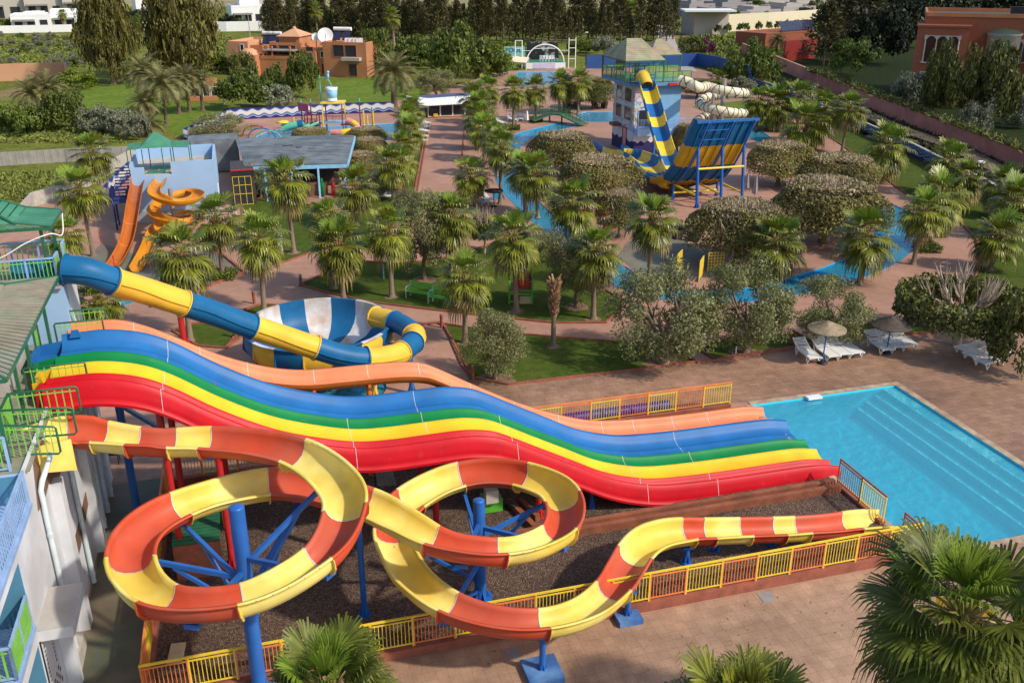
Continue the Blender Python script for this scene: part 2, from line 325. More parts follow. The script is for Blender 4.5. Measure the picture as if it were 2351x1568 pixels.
# underwater steps along the right side of the pool
b = MB()
for k, (a, z) in enumerate(((.62, -.13), (1.05, -.36), (1.48, -.62), (1.9, -.9))):
    lo = (0, .62, 1.05, 1.48)[k]
    b.hexa([S(-a, PT+.01, -1.34), S(-lo-.001, PT+.01, -1.34), S(-lo-.001, -.01, -1.34), S(-a, -.01, -1.34), S(-a, PT+.01, z), S(-lo-.001, PT+.01, z), S(-lo-.001, -.01, z), S(-a, -.01, z)], 0)
    b.beam(S(-a+.03, PT+.02, z+.006), S(-a+.03, -.02, z+.006), .12, .014, 1)
for t0, t1 in ((-.05, -2.0), (-4.3, -6.9), (-9, -11.5)): b.beam(S(-.32, t0, -.122), S(-.32, t1, -.122), .58, .012, 1)
tag(b.build('pool_steps', [M['step_blue'], M['step_pale']]), kind='structure')
# ---- terrain and paving
TER = bpy.data.materials.new('terrain'); TER.use_nodes = True
def terrain_mat():
    nt = TER.node_tree; N, L = nt.nodes, nt.links; b = N['Principled BSDF']; b.inputs['Roughness'].default_value = 1; b.inputs['Specular IOR Level'].default_value = .1
    tc = N.new('ShaderNodeTexCoord')
    def noise(s, d=6):
        n = N.new('ShaderNodeTexNoise'); n.inputs['Scale'].default_value = s; n.inputs['Detail'].default_value = d; L.new(tc.outputs['Object'], n.inputs[0]); return n.outputs[0]
    def ramp(f, a, c):
        r = N.new('ShaderNodeMapRange'); L.new(f, r.inputs[0]); r.inputs[1].default_value = a; r.inputs[2].default_value = c; return r.outputs[0]
    def mix(f, a, c):
        x = N.new('ShaderNodeMix'); x.data_type = 'RGBA'; L.new(f, x.inputs['Factor'])
        for v_, k in ((a, 'A'), (c, 'B')):
            if isinstance(v_, tuple): x.inputs[k].default_value = (*v_, 1)
            else: L.new(v_, x.inputs[k])
        return x.outputs['Result']
    c = mix(ramp(noise(.35), .35, .65), (.115, .140, .022), (.18, .195, .035))
    c = mix(ramp(noise(1.4), .5, .7), c, (.075, .088, .020))
    c = mix(ramp(noise(.06), .56, .68), c, (.26, .18, .095))
    L.new(c, b.inputs['Base Color'])
    bp = N.new('ShaderNodeBump'); bp.inputs['Strength'].default_value = .9; bp.inputs['Distance'].default_value = .3; L.new(noise(2.5), bp.inputs['Height']); L.new(bp.outputs[0], b.inputs['Normal'])
terrain_mat()
layer('terrain', [(-2600, -300, 0), (2600, -300, 0), (2600, 4200, 0), (-2600, 4200, 0)], -.012, TER, HOLES)
PAVE = tile_mat('pink_concrete', (.41, .225, .158), (.39, .21, .148), (.35, .185, .13), 3.6, 3.6, rough=.7, stain=.16, bump=.15, msize=.02)
DECK = tile_mat('stamped_deck', (.35, .20, .128), (.295, .165, .103), (.17, .093, .058), .62, .31, rough=.62, off=.5, stain=.3, bump=.5, msize=.008)
FRONT = tile_mat('front_tiles', (.39, .245, .158), (.345, .212, .135), (.25, .145, .105), .33, .33, rough=.65, stain=.28, bump=.4, msize=.006)
park = px([(60, 480), (300, 398), (425, 318), (520, 268), (900, 235), (985, 215), (1150, 165), (1400, 150), (1600, 158), (1752, 200), (1900, 252), (2065, 337), (2351, 440)])+[V((48, 58, 0)), V((50, 5, 0)), V((-30, 5, 0)), V((-32, 40, 0))]
layer('park_paving', park, -.004, PAVE, HOLES)
# deck north of the slides and round the big pool, front terrace
layer('pool_deck', [S(-24, .35), S(-22.6, 1.6), S(-18.6, 6.6)]+px([(1165, 886), (1400, 859), (1598, 834), (1640, 829), (1870, 793), (2000, 778), (2150, 768), (2420, 770)])+[S(16, 2), S(16, PT), S(0.35, PT), S(0.35, .35)], .002, DECK)
layer('front_terrace', [S(-32.2, PT-.2), S(-34, -20), S(-20, -28), S(18, -28), S(18, PT-.02), S(.35, PT-.02), S(-.0, PT-.25)], .002, FRONT)
layer('green_alley', [S(-34, .6), S(-34, -22), S(-31.9, -22), S(-31.9, .6)], .003, mat('green_floor', (.085, .095, .062), rough=.6, var=.3, scale=.8, alt=(.15, .12, .075), altscale=.35, bump=.15))
GRAVEL = bpy.data.materials.new('gravel'); GRAVEL.use_nodes = True
def gravel_mat():
    nt = GRAVEL.node_tree; N, L = nt.nodes, nt.links; b = N['Principled BSDF']; b.inputs['Roughness'].default_value = .9
    tc = N.new('ShaderNodeTexCoord'); v_ = N.new('ShaderNodeTexVoronoi'); v_.inputs['Scale'].default_value = 21; L.new(tc.outputs['Object'], v_.inputs['Vector'])
    cr = N.new('ShaderNodeValToRGB'); e = cr.color_ramp.elements; e[0].color = (.05, .028, .018, 1); e[1].color = (.21, .135, .09, 1); e.new(.55).color = (.105, .062, .041, 1)
    sp = N.new('ShaderNodeSeparateColor'); L.new(v_.outputs['Color'], sp.inputs[0]); L.new(sp.outputs[0], cr.inputs[0])
    n = N.new('ShaderNodeTexNoise'); n.inputs['Scale'].default_value = .5; n.inputs['Detail'].default_value = 5; L.new(tc.outputs['Object'], n.inputs[0])
    r = N.new('ShaderNodeMapRange'); L.new(n.outputs[0], r.inputs[0]); r.inputs[1].default_value = .35; r.inputs[2].default_value = .65; r.inputs[3].default_value = .75; r.inputs[4].default_value = 1.2
    h = N.new('ShaderNodeHueSaturation'); L.new(cr.outputs[0], h.inputs['Color']); L.new(r.outputs[0], h.inputs['Value']); L.new(h.outputs[0], b.inputs['Base Color'])
    bp = N.new('ShaderNodeBump'); bp.invert = True; bp.inputs['Strength'].default_value = .9; bp.inputs['Distance'].default_value = .05; L.new(v_.outputs['Distance'], bp.inputs['Height']); L.new(bp.outputs[0], b.inputs['Normal'])
gravel_mat()
tag(layer('gravel', [S(-31.9, PT), S(PS-.28, PT), S(PS-.28, -.25), S(-31.9, -.25)], .006, GRAVEL), kind='structure')
layer('brick_court', [S(-34, .62), S(-34, 4), S(-29, 6.5), S(-22.6, 1.6), S(-24, .36), S(-31.9, .36), S(-31.9, .62)], .003, DECK)
GRASS = dict(rough=.95, spec=.15, bump=.8, bscale=22)
mk('lawn', (.058, .090, .010), var=.22, scale=2.2, alt=(.076, .10, .014), altscale=.5, **GRASS)
mk('lawn_bright', (.105, .175, .016), var=.2, scale=1.2, alt=(.14, .19, .025), altscale=.25, **GRASS); mk('lawn_dark', (.030, .045, .010), var=.3, scale=1.5, **GRASS)
mk('court_green', (.14, .165, .125), rough=.7, var=.2, scale=.7, alt=(.20, .15, .115), altscale=.3)
mk('soil', (.20, .115, .065), rough=1, var=.25, scale=3, bump=.5)
kerb = MB()
def kerbline(pts, h=.09, wd=.11):
    for a, c in zip(pts[:-1], pts[1:]): kerb.beam(a+UP*h/2, c+UP*h/2, wd, h)
LA = [(1003, 742), (1100, 757), (1250, 773), (1430, 786), (1542, 782), (1562, 800), (1598, 832), (1400, 857), (1165, 884), (1083, 868), (1062, 842), (1022, 750)]
LB = [(688, 655), (760, 675), (850, 695), (1000, 713), (1120, 727), (1270, 742), (1390, 742), (1425, 712), (1432, 690), (1385, 664), (1325, 620), (1275, 582), (1225, 545), (1195, 530), (1130, 560), (1040, 590), (960, 602), (900, 607), (830, 600), (760, 622)]
LC = [(555, 470), (600, 455), (700, 470), (760, 480), (800, 510), (770, 560), (722, 578), (660, 600), (603, 612), (560, 560)]
LD = [(800, 450), (865, 448), (947, 448), (935, 500), (900, 520), (850, 565), (785, 580), (772, 545)]
LE = [(862, 435), (905, 330), (978, 296), (952, 438)]
LF = [(395, 760), (440, 745), (520, 735), (560, 712), (600, 700), (655, 703), (630, 722), (590, 745), (562, 768), (520, 800), (455, 795)]
LG = [(1880, 300), (1930, 332), (1990, 377), (2060, 432), (2130, 482), (2200, 507), (2243, 552), (2252, 600), (2235, 650), (2190, 708), (2260, 745), (2480, 760), (2500, 490), (2351, 448), (2200, 395), (2065, 342), (1950, 290)]
LH = [(1640, 782), (1700, 772), (1830, 765), (1872, 790), (1642, 826), (1602, 802)]
LI = [(1890, 748), (2100, 738), (2150, 764), (2000, 774), (1885, 788)]
LJ = [(1590, 245), (1700, 232), (1780, 240), (1800, 290), (1740, 300), (1670, 282)]
for n_, l_, m_ in (('lawn', LA, 'lawn'), ('lawn', LB, 'lawn'), ('lawn', LC, 'lawn'), ('lawn', LD, 'lawn'), ('lawn', LE, 'lawn'), ('lawn', LF, 'lawn'), ('lawn', LG, 'lawn'), ('lawn', LH, 'lawn'), ('lawn', LI, 'lawn'), ('lawn', LJ, 'lawn_bright')):
    q = px(l_); layer(n_, q, .006, M[m_])
    if l_ is not LJ: kerbline(q+[q[0]])
layer('lawn', px([(180, 258), (185, 196), (300, 191), (330, 230), (450, 240), (522, 246), (430, 318), (330, 275)]), -.004, M['lawn_bright'])
layer('lawn', px([(760, 240), (772, 184), (900, 178), (985, 186), (978, 212), (900, 232)]), -.003, M['lawn_bright'])
layer('lawn', px([(1870, 232), (1760, 150), (1900, 60), (2500, 60), (2600, 420), (2351, 345)]), -.004, M['lawn_dark'])
layer('court', px([(1418, 588), (1440, 555), (1560, 545), (1640, 600), (1600, 640), (1500, 650), (1455, 622)]), .004, M['court_green'])
layer('court', px([(197, 592), (233, 559), (330, 590), (480, 560), (562, 627), (345, 704), (340, 668), (300, 645), (262, 660), (285, 715)]), .004, M['court_green'])
kerbline(px([(480, 560), (562, 627), (345, 706)]), .12, .15)
kerbline(px([(985, 285), (955, 460)])); kerbline(px([(1068, 285), (1052, 470)])); kerbline(px([(2252, 600), (2243, 552), (2200, 507)]), .12, .16)
kerbline(px([(1600, 834), (1640, 829), (1870, 793)])); kerbline(px([(1085, 869), (1020, 750), (1012, 742)]), .12); kerbline(px([(958, 748), (1012, 742)]), .12)
kerbline(px([(540, 768), (536, 780), (520, 800)]), .12)
tag(kerb.build('kerb', M['kerb_red']), kind='structure')
# pool coping
b = MB()
b.beam(S(PS, .16, .012), S(.32, .16, .012), .32, .03); b.beam(S(.16, 0, .012), S(.16, PT, .012), .32, .03); b.beam(S(PS-.14, 0, .012), S(PS-.14, PT-.3, .012), .28, .03); b.beam(S(PS, PT-.16, .012), S(.32, PT-.16, .012), .32, .03)
tag(b.build('pool_coping', mat('coping', (.42, .33, .22), rough=.8, var=.3, scale=3, alt=(.36, .24, .17), altscale=1.2)), kind='structure')
layer('field', px([(-900, 13), (700, 16), (1500, 22), (3200, 6), (3200, -62), (-900, -62)]), -.006, mat('field_ochre', (.30, .235, .12), rough=1, var=.2, scale=.02, alt=(.22, .22, .07), altscale=.012))
layer('track', px([(1500, 60), (1540, 58), (1552, 100), (1600, 165), (1560, 160), (1520, 110)]), -.003, M['concrete'])

# drifting clouds that shade the mansion garden and the right end of the deck
SUNV = (SUN_AZ*cos(SUN_EL)+UP*sin(SUN_EL)).normalized()
mk('cloud_white', (.85, .85, .86), rough=1, var=0)
for c_, R_, n_, lb, sd_ in (((93, 138), 34, 28, 1, 5), ((53, 35), 13, 12, 2, 6)):
    r_ = random.Random(sd_); b = MB(); o = V((c_[0], c_[1], 0))+SUNV*1500
    for k in range(n_):
        d = V((r_.uniform(-1, 1), r_.uniform(-1.7, 1.7) if lb == 1 else r_.uniform(-.8, .8), r_.uniform(-.2, .25)))*R_*.8
        b.sphere(o+d, (R_*r_.uniform(.3, .5), R_*r_.uniform(.3, .5), R_*r_.uniform(.2, .32)), 14, 9)
    tag(b.build('cloud', M['cloud_white']), kind='stuff')
# ------------------------------------------------------------------ rainbow racing slide
rim = [(-34.15, 7.10), (-33.6, 7.13), (-32.75, 7.13), (-31.72, 6.90), (-30.83, 6.45), (-29.55, 5.53), (-28.2, 4.72), (-27.02, 4.22), (-25.5, 3.77), (-24.3, 3.66), (-23.17, 3.66), (-22.04, 3.66), (-21.39, 3.60), (-20.73, 3.44), (-20.1, 3.13), (-19.04, 2.53), (-17.87, 1.88), (-16.68, 1.22), (-15.44, .77), (-14.19, .54), (-11.94, .44), (-9.98, .42), (-8.2, .38), (-7.15, .20)]
base_prof = [(0, 0), (.03, .0), (.08, -.04), (.18, -.11), (.31, -.17), (.47, -.20), (.65, -.20), (.80, -.165), (.90, -.10), (.965, -.025), (1, -.002)]
blue_prof = [(-.16, -.04), (-.15, .14), (-.03, .15), (.02, .10), (.10, -.04), (.22, -.16), (.40, -.23), (.56, -.25), (.61, -.215), (.66, -.215), (.71, -.25), (.95, -.27), (1.12, -.24), (1.26, -.15), (1.36, -.03), (1.398, 0)]
red_prof = [(0, 0), (.03, -.01), (.08, -.10), (.18, -.22), (.32, -.27), (.48, -.20), (.57, -.04), (.62, .09), (.67, .11), (.72, .08), (.79, -.12), (.85, -.27), (.885, -.40), (.90, -.53), (.95, -.55), (.955, -.60), (.91, -.62)]
LANES = [('lane_blue', 'wide blue lane with a low ridge along its floor', -2.4, 1.4), ('lane_green', 'green lane', -3.8, .8), ('lane_yellow', 'yellow lane', -4.6, .9), ('lane_red', 'outer red lane with a tall hanging side wall', -5.5, .72)]
def prof_of(k):
    if k == 0: return blue_prof
    if k == 3: return red_prof
    return [(x*(LANES[k][3]-.002), y) for x, y in base_prof]
def lane_frames(t, line=rim, n=5): return [(S(p.x, t, p.y), -EB, UP) for p in smooth([(a, z, 0) for a, z in line], n)]
def ribbon(b, t, prof, line=rim, m=0, th=.05):
    fr = lane_frames(t, line)
    b.sweep(fr, prof, m); low = [(x, y-th) for x, y in prof]; b.sweep(fr, low, m)
    for k in (0, -1):
        o = fr[k][0]
        for i in range(len(prof)-1): b.quad(*[o-EB*q[0]+UP*q[1] for q in (prof[i], prof[i+1], low[i+1], low[i])], m)
    for i in (0, len(prof)-1):
        b.sweep(fr, [prof[i], low[i]], m)
root = thing('racing_slide', 'wide rainbow racing slide of blue, green, yellow and red lanes running into the pool', 'water slide', S(-20, -4.7, 0))
for k, (c, lb, t0, wd) in enumerate(LANES):
    b = MB(); ribbon(b, t0, prof_of(k)); o = b.build('slide_lane', M[c], root); o['label'] = lb
for k, (c, lb, t0, wd) in enumerate(LANES):             # start tubs at the deck
    b = MB(); e_ = (-34.95, -34.75, -34.55, -34.35)[k]; t1 = t0-wd+.004
    for s0_, s1_, za, zb in ((e_, e_+.14, 6.55, 7.0), (e_+.14, -34.14, 6.55, 6.66)):
        b.hexa([S(s0_, t0, za), S(s1_, t0, za), S(s1_, t1, za), S(s0_, t1, za), S(s0_, t0, zb), S(s1_, t0, zb), S(s1_, t1, zb), S(s0_, t1, zb)])
    b.hexa([S(e_+.14, t0, 6.66), S(-34.14, t0, 6.66), S(-34.14, t0-.08, 6.66), S(e_+.14, t0-.08, 6.66), S(e_+.14, t0, 7.0), S(-34.14, t0, 7.08), S(-34.14, t0-.08, 7.08), S(e_+.14, t0-.08, 7.0)])
    b.build('start_tub', M[c], root)
b = MB(); b.hexa([S(-33.9, -2.42, 7.2), S(-33.55, -2.42, 7.2), S(-33.55, -2.56, 7.2), S(-33.9, -2.56, 7.2), S(-33.83, -2.42, 7.42), S(-33.62, -2.42, 7.42), S(-33.62, -2.54, 7.42), S(-33.83, -2.54, 7.42)]); b.build('splash_hump', M['lane_blue'], root)
ln = smooth([(a, z, 0) for a, z in rim], 5)
for s0 in (-31.0, -25.55, -23.0, -20.1, -15.2, -12.6):
    i = min(range(len(ln)), key=lambda i: abs(ln[i].x-s0)); d = (ln[i+1]-ln[i-1]).normalized(); f = S(ln[i].x, 0, ln[i].y); al = EA*d.x+UP*d.y; nn = UP*d.x-EA*d.y
    for k, (c, lb, t0, wd) in enumerate(LANES):
        b = MB(); q = prof_of(k); q = q[2:] if k == 0 else (q[:-3] if k == 3 else q); o = f+EB*t0
        if (k+int(s0)) % 5 == 0: continue
        for (x0, y0), (x1, y1) in zip(q[:-1], q[1:]): b.quad(*[o-EB*x+UP*y+nn*.006+al*e for x, y, e in ((x0, y0, 0), (x1, y1, 0), (x1, y1, .016), (x0, y0, .016))])
        b.build('joint_seam', M['seam'], root)
def post(b, base, top, r=.09, m=0, foot=True, n=10):
    base, top = V(base), V(top); b.tube([base, top], r, n, m)
    if foot:
        b.tube([base, base+UP*.06], r*2.1, n, m)
        for k in range(6):
            d = V((cos(k*pi/3), sin(k*pi/3), 0)); b.hexa([base+d*r*.9+q for q in (d.cross(UP)*-.012, d.cross(UP)*.012, d*r*.95+d.cross(UP)*.012, d*r*.95-d.cross(UP)*.012)]+[base+d*r*.9+UP*.35+q for q in (d.cross(UP)*-.012, d.cross(UP)*.012, d*.02+d.cross(UP)*.012, d*.02-d.cross(UP)*.012)], m)
def rimz(s0):
    ln = smooth([(a, z, 0) for a, z in rim], 5); return min(ln, key=lambda p: abs(p.x-s0)).y
for s0 in (-31.2, -29.7, -26.5, -22.9, -19.2):
    b = MB(); z = rimz(s0)-.42
    for t0 in (-3.1, -5.9): post(b, S(s0, t0, 0), S(s0, t0, z), .11)
    b.beam(S(s0, -2.5, z-.02), S(s0, -6.25, z-.02), .12, .16); b.build('support_frame', M['post_red'], root)
for s0 in (-17.2, -14.9):
    b = MB(); z = max(rimz(s0)-.50, .08)
    for t0 in (-3.1, -5.9): post(b, S(s0, t0, 0), S(s0, t0, z), .06)
    b.beam(S(s0, -3.0, z-.03), S(s0, -6.0, z-.03), .08, .08)
    b.build('support_frame', M['post_blue'], root)
# ------------------------------------------------------------------ salmon slide behind it
sal = [(-34.2, 7.04), (-33.33, 7.02), (-32.6, 6.95), (-31.86, 6.68), (-30.93, 6.16), (-29.58, 5.34), (-28.0, 4.66), (-26.64, 4.36), (-25.06, 4.31), (-23.44, 4.27), (-22.45, 4.14), (-21.79, 3.86), (-20.09, 2.82), (-18.32, 1.84), (-16.47, 1.04), (-14.94, .62), (-12.58, .42), (-10.57, .37), (-8.4, .36), (-7.4, .22)]
root = thing('salmon_slide', 'single salmon pink slide with an orange underside beside the blue lanes', 'water slide', S(-20, -1.3, 0))
prof = [(-.12, -.03), (-.12, .08), (0, .08), (.03, .0), (.10, -.13), (.20, -.23), (.34, -.285), (.52, -.29), (.66, -.24), (.76, -.14), (.82, -.05), (.90, -.04), (.90, -.09)]
b = MB(); b.sweep(lane_frames(-.9, sal), prof); b.build('slide_lane', M['salmon'], root)
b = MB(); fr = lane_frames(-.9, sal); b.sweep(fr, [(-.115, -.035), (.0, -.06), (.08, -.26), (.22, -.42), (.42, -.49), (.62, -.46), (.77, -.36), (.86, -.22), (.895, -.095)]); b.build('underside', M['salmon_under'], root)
b = MB()
ln = smooth([(a, z, 0) for a, z in sal], 5)
for s0 in (-32.2, -30.2, -28.6, -26.4, -24.4, -22.4, -20.6, -18.6, -16.8, -15, -13.4, -11.8, -10.2):
    b = MB(); i = min(range(len(ln)), key=lambda i: abs(ln[i].x-s0)); d = (ln[i+1]-ln[i-1]).normalized(); f = S(ln[i].x, -.9, ln[i].y); al = EA*d.x+UP*d.y; nn = UP*d.x-EA*d.y
    for (x0, y0), (x1, y1) in zip(prof[1:-1], prof[2:]): b.quad(*[f-EB*x+UP*y+nn*.006+al*e for x, y, e in ((x0, y0, 0), (x1, y1, 0), (x1, y1, .02), (x0, y0, .02))])
    b.build('joint_seam', M['seam'], root)
for s0, top in ((-26.4, 3.9), (-24.4, 3.88), (-21.4, 3.3), (-18.6, 1.5), (-12, 0)):
    if top: b = MB(); post(b, S(s0, -1.3, 0), S(s0, -1.3, top), .11); b.beam(S(s0, -.9, top), S(s0, -1.7, top), .1, .12); b.build('support_post', M['salmon_under'], root)
b = MB(); ribbon(b, -1.83, [(0, -.02), (.12, -.04), (.3, -.10), (.5, -.03), (.53, -.2)], [(-9.3, .36), (-8.2, .36), (-7.3, .2)]); o = b.build('end_panel', M['salmon'], root)
# ------------------------------------------------------------------ red and yellow flume
FL = [(82, 1006, 6.45, 'y'), (120, 990, 6.42, ''), (150, 983, 6.40, 'r'), (190, 985, 6.34, ''), (228, 990, 6.28, 'y'), (305, 999, 6.2, 'r'), (350, 1002, 6.16, ''), (394, 1004, 6.12, 'y'), (470, 1003, 6.1, 'r'), (580, 1012, 6.1, ''), (672, 1032, 6.05, 'y'), (737, 1068, 5.97, ''), (783, 1118, 5.85, ''), (790, 1162, 5.75, 'r'), (768, 1222, 5.6, ''), (728, 1268, 5.48, 'y'), (640, 1325, 5.3, ''), (548, 1361, 5.18, 'r'), (440, 1372, 5.1, ''), (362, 1360, 5.06, 'y'), (315, 1320, 5.02, ''), (300, 1276, 5.0, 'r'), (312, 1230, 4.97, ''), (350, 1190, 4.95, ''), (415, 1155, 4.93, 'y'), (510, 1124, 4.88, ''), (618, 1104, 4.8, 'r'), (690, 1108, 4.72, ''), (765, 1126, 4.58, ''), (836, 1146, 4.45, 'y'), (920, 1188, 4.22, ''), (992, 1226, 4.02, 'r'), (1070, 1246, 3.84, ''), (1155, 1251, 3.7, 'y'), (1225, 1238, 3.6, ''), (1283, 1208, 3.5, 'r'), (1298, 1172, 3.42, ''), (1291, 1138, 3.34, 'y'), (1262, 1110, 3.26, ''), (1195, 1086, 3.2, 'r'), (1125, 1079, 3.13, ''), (1060, 1087, 3.05, 'y'), (1000, 1108, 2.97, ''), (943, 1142, 2.87, 'r'), (912, 1178, 2.77, ''), (902, 1218, 2.66, 'y'), (912, 1260, 2.58, ''), (950, 1320, 2.44, ''), (1030, 1379, 2.26, 'r'), (1140, 1413, 2.08, ''), (1250, 1417, 1.96, 'y'), (1345, 1391, 1.84, ''), (1408, 1343, 1.72, 'r'), (1436, 1302, 1.62, ''), (1458, 1266, 1.53, 'y'), (1486, 1238, 1.45, ''), (1525, 1221, 1.37, ''), (1585, 1212, 1.27, 'r'), (1632, 1211, 1.18, 'y'), (1715, 1208, 1.06, 'r'), (1792, 1206, .96, 'y'), (1845, 1203, .88, 'r'), (1905, 1199, .76, ''), (1958, 1193, .62, 'y'), (2000, 1189, .5, ''), (2042, 1188, .34, '')]
NS = 6
ctl = [P(x, y, z) for x, y, z, c in FL]
path = smooth(ctl, NS); nP = len(path)
curv = []
for i in range(nP):
    a, c, d = path[max(i-3, 0)], path[i], path[min(i+3, nP-1)]
    u1, u2 = (c-a), (d-c); curv.append((u1.x*u2.y-u1.y*u2.x)/max(u1.length*u2.length*(u1.length+u2.length)/2, 1e-4) if u1.length and u2.length else 0)
bank = [max(-.22, min(.22, sum(curv[max(0, i-6):i+7])/len(curv[max(0, i-6):i+7])*.6)) for i in range(nP)]
FRM = frames_of(path, bank)
root = thing('flume_slide', 'long red and yellow open flume looping twice around blue poles down to the pool', 'water slide', P(1000, 1400))
inner = [(-.60, -.05), (-.60, .0), (-.50, .0), (-.485, -.14), (-.43, -.30), (-.30, -.43), (-.12, -.49), (.12, -.49), (.30, -.43), (.43, -.30), (.485, -.14), (.50, .0), (.60, .0), (.60, -.05)]
outer = [(.53, -.05), (.52, -.15), (.46, -.32), (.32, -.465), (.12, -.53), (-.12, -.53), (-.32, -.465), (-.46, -.32), (-.52, -.15), (-.53, -.05)]
cl = inner+outer; flange = inner[1:-1]+[(.60, -.16), (.58, -.30), (.50, -.47), (.34, -.58), (.12, -.64), (-.12, -.64), (-.34, -.58), (-.50, -.47), (-.58, -.30), (-.60, -.16)]
starts = [i for i, q in enumerate(FL) if q[3]]+[len(FL)-1]
for a, c in zip(starts[:-1], starts[1:]):
    fr = FRM[a*NS:c*NS+1]; b = MB(); b.sweep(fr, cl, 0, closed=True)
    for k in (0, -1):                                   # bolted end flange
        o, r, u = fr[k]; d = (fr[1][0]-fr[0][0]).normalized()*.02 if k == 0 else (fr[-2][0]-fr[-1][0]).normalized()*.02
        n = len(flange); q0 = [o+r*x+u*y+d*.15 for x, y in flange]; q1 = [p+d for p in q0]
        h = 12
        ring = [o+r*x+u*y for x, y in outer]
        for i in range(len(outer)-1):
            x0, x1 = outer[i], outer[i+1]; e = 1.17
            A = [o+r*x*e+u*(y*e+.01)+d*.15 for x, y in (x0, x1)]; B = [o+r*x+u*y+d*.15 for x, y in (x0, x1)]
            b.quad(B[0], B[1], A[1], A[0]); b.quad(B[0]+d, B[1]+d, A[1]+d, A[0]+d); b.quad(A[0], A[1], A[1]+d, A[0]+d)
    b.build('flume_section', M['slide_yellow' if FL[a][3] == 'y' else 'slide_red'], root)
for a in starts[1:-1]:                                  # joint lines
    b = MB(); o, r, u = FRM[a*NS]; d = (FRM[a*NS+1][0]-o).normalized()*.014
    for (x0, y0), (x1, y1) in zip(inner[2:-2], inner[3:-1]): b.quad(*[o+r*x*.985+u*(y*.985+.004)+d*e for x, y, e in ((x0, y0, -1), (x1, y1, -1), (x1, y1, 1), (x0, y0, 1))])
    b.build('joint_seam', M['seam'], root)
b = MB()                                                # rivet rows on outer walls
for i in range(13*NS, 24*NS, 2):
    o, r, u = FRM[i]; b.sphere(o-r*.60-u*.025, .014, 5, 3)
for i in range(33*NS, 36*NS, 2):
    o, r, u = FRM[i]; b.sphere(o+r*.60-u*.025, .014, 5, 3)
b.build('rivet', M['brown_panel'], root)
# start box on the deck
b = MB(); st = [P(62, 1012, 6.45), P(140, 990, 6.40)]; d = (st[1]-st[0]).normalized(); r = d.cross(UP)
for sg in (-1, 1): b.hexa([st[0]+r*sg*.5-UP*.75, st[1]+r*sg*.58-UP*.95, st[1]+r*sg*.66-UP*.95, st[0]+r*sg*.6-UP*.75, st[0]+r*sg*.5, st[1]+r*sg*.58, st[1]+r*sg*.66, st[0]+r*sg*.6])
b.quad(st[0]-r*.6-UP*.75, st[1]-r*.66-UP*.95, st[1]+r*.66-UP*.95, st[0]+r*.6-UP*.75); b.hexa([st[0]-r*.6-UP*.75-d*.1, st[0]-r*.6-UP*.75, st[0]+r*.6-UP*.75, st[0]+r*.6-UP*.75-d*.1, st[0]-r*.6-d*.1, st[0]-r*.6, st[0]+r*.6, st[0]+r*.6-d*.1])
b.build('start_box', M['slide_yellow'], root)
def under(i): o, r, u = FRM[i]; return o-u*.6
p1, p2 = P(598, 1590), P(1103, 1372)
for pb_, zt, rad in ((p1, 5.86, .20), (p2, 3.52, .18)):
    b = MB(); post(b, pb_, pb_+UP*zt, rad, n=20); b.sphere(pb_+UP*zt, (rad, rad, .05), 16, 4); b.build('centre_pole', M['post_blue'], root)
b = MB(); b.box(p1+UP*.06, (1.5, 1.5, .12), ANG); b.build('base_slab', M['blue_base'], root)
def arm(pb_, i, dz):
    b = MB(); e = under(i); h = V((pb_.x, pb_.y, e.z-dz)); d = V((e.x-pb_.x, e.y-pb_.y, 0)).normalized()
    b.beam(h+d*.15, e-UP*.05, .10, .13); b.beam(V((pb_.x, pb_.y, e.z-dz-1.0))+d*.15, (h*.35+e*.65)-UP*.12, .08, .1)
    b.box(e+UP*.0, (.34, .34, .14), atan2(d.y, d.x)); b.build('support_arm', M['post_blue'], root)
for i, dz in ((15, .5), (18, .5), (22, .6), (24, .8), (27, .9), (11, 1.2)): arm(p1, i*NS, dz)
for i, dz in ((32, .5), (35, .3), (38, .4), (41, .5), (45, .4), (48, .3)): arm(p2, i*NS, dz)
pa = P(320, 1196)
b = MB(); post(b, pa, pa+UP*5.05, .13, n=14); b.build('support_post', M['post_blue'], root)
b = MB(); e = under(8*NS); b.beam(pa+UP*4.6, e-UP*.05, .1, .14); b.beam(pa+UP*3.2, e*.9+(pa+UP*4.6)*.1-UP*.12, .09, .12); b.box(e, (.4, .3, .14), ANG); b.build('support_arm', M['post_blue'], root)
for bx, i in (((838, 1412), 28), ((1245, 1545), 50), ((1440, 1420), 53), ((1575, 1292), 57), ((1770, 1248), 60), ((1640, 1262), 59)):
    g = P(*bx); e = under(i*NS); b = MB()
    k = min(range(nP), key=lambda j: (V((path[j].x-g.x, path[j].y-g.y, 0))).length)
    zt = path[k].z-.62 if i != 28 else 3.95
    post(b, g, V((g.x, g.y, max(zt, .15))), .09, n=12); b.box(V((g.x, g.y, max(zt, .15))), (.4, .3, .1), ANG)
    b.build('support_post', M['post_blue'], root)
    if i in (50, 53): b = MB(); b.box(g+UP*.09, (1.0, 1.0, .18) if i == 50 else (.75, .7, .18), ANG); b.build('base_slab', M['blue_base'], root)
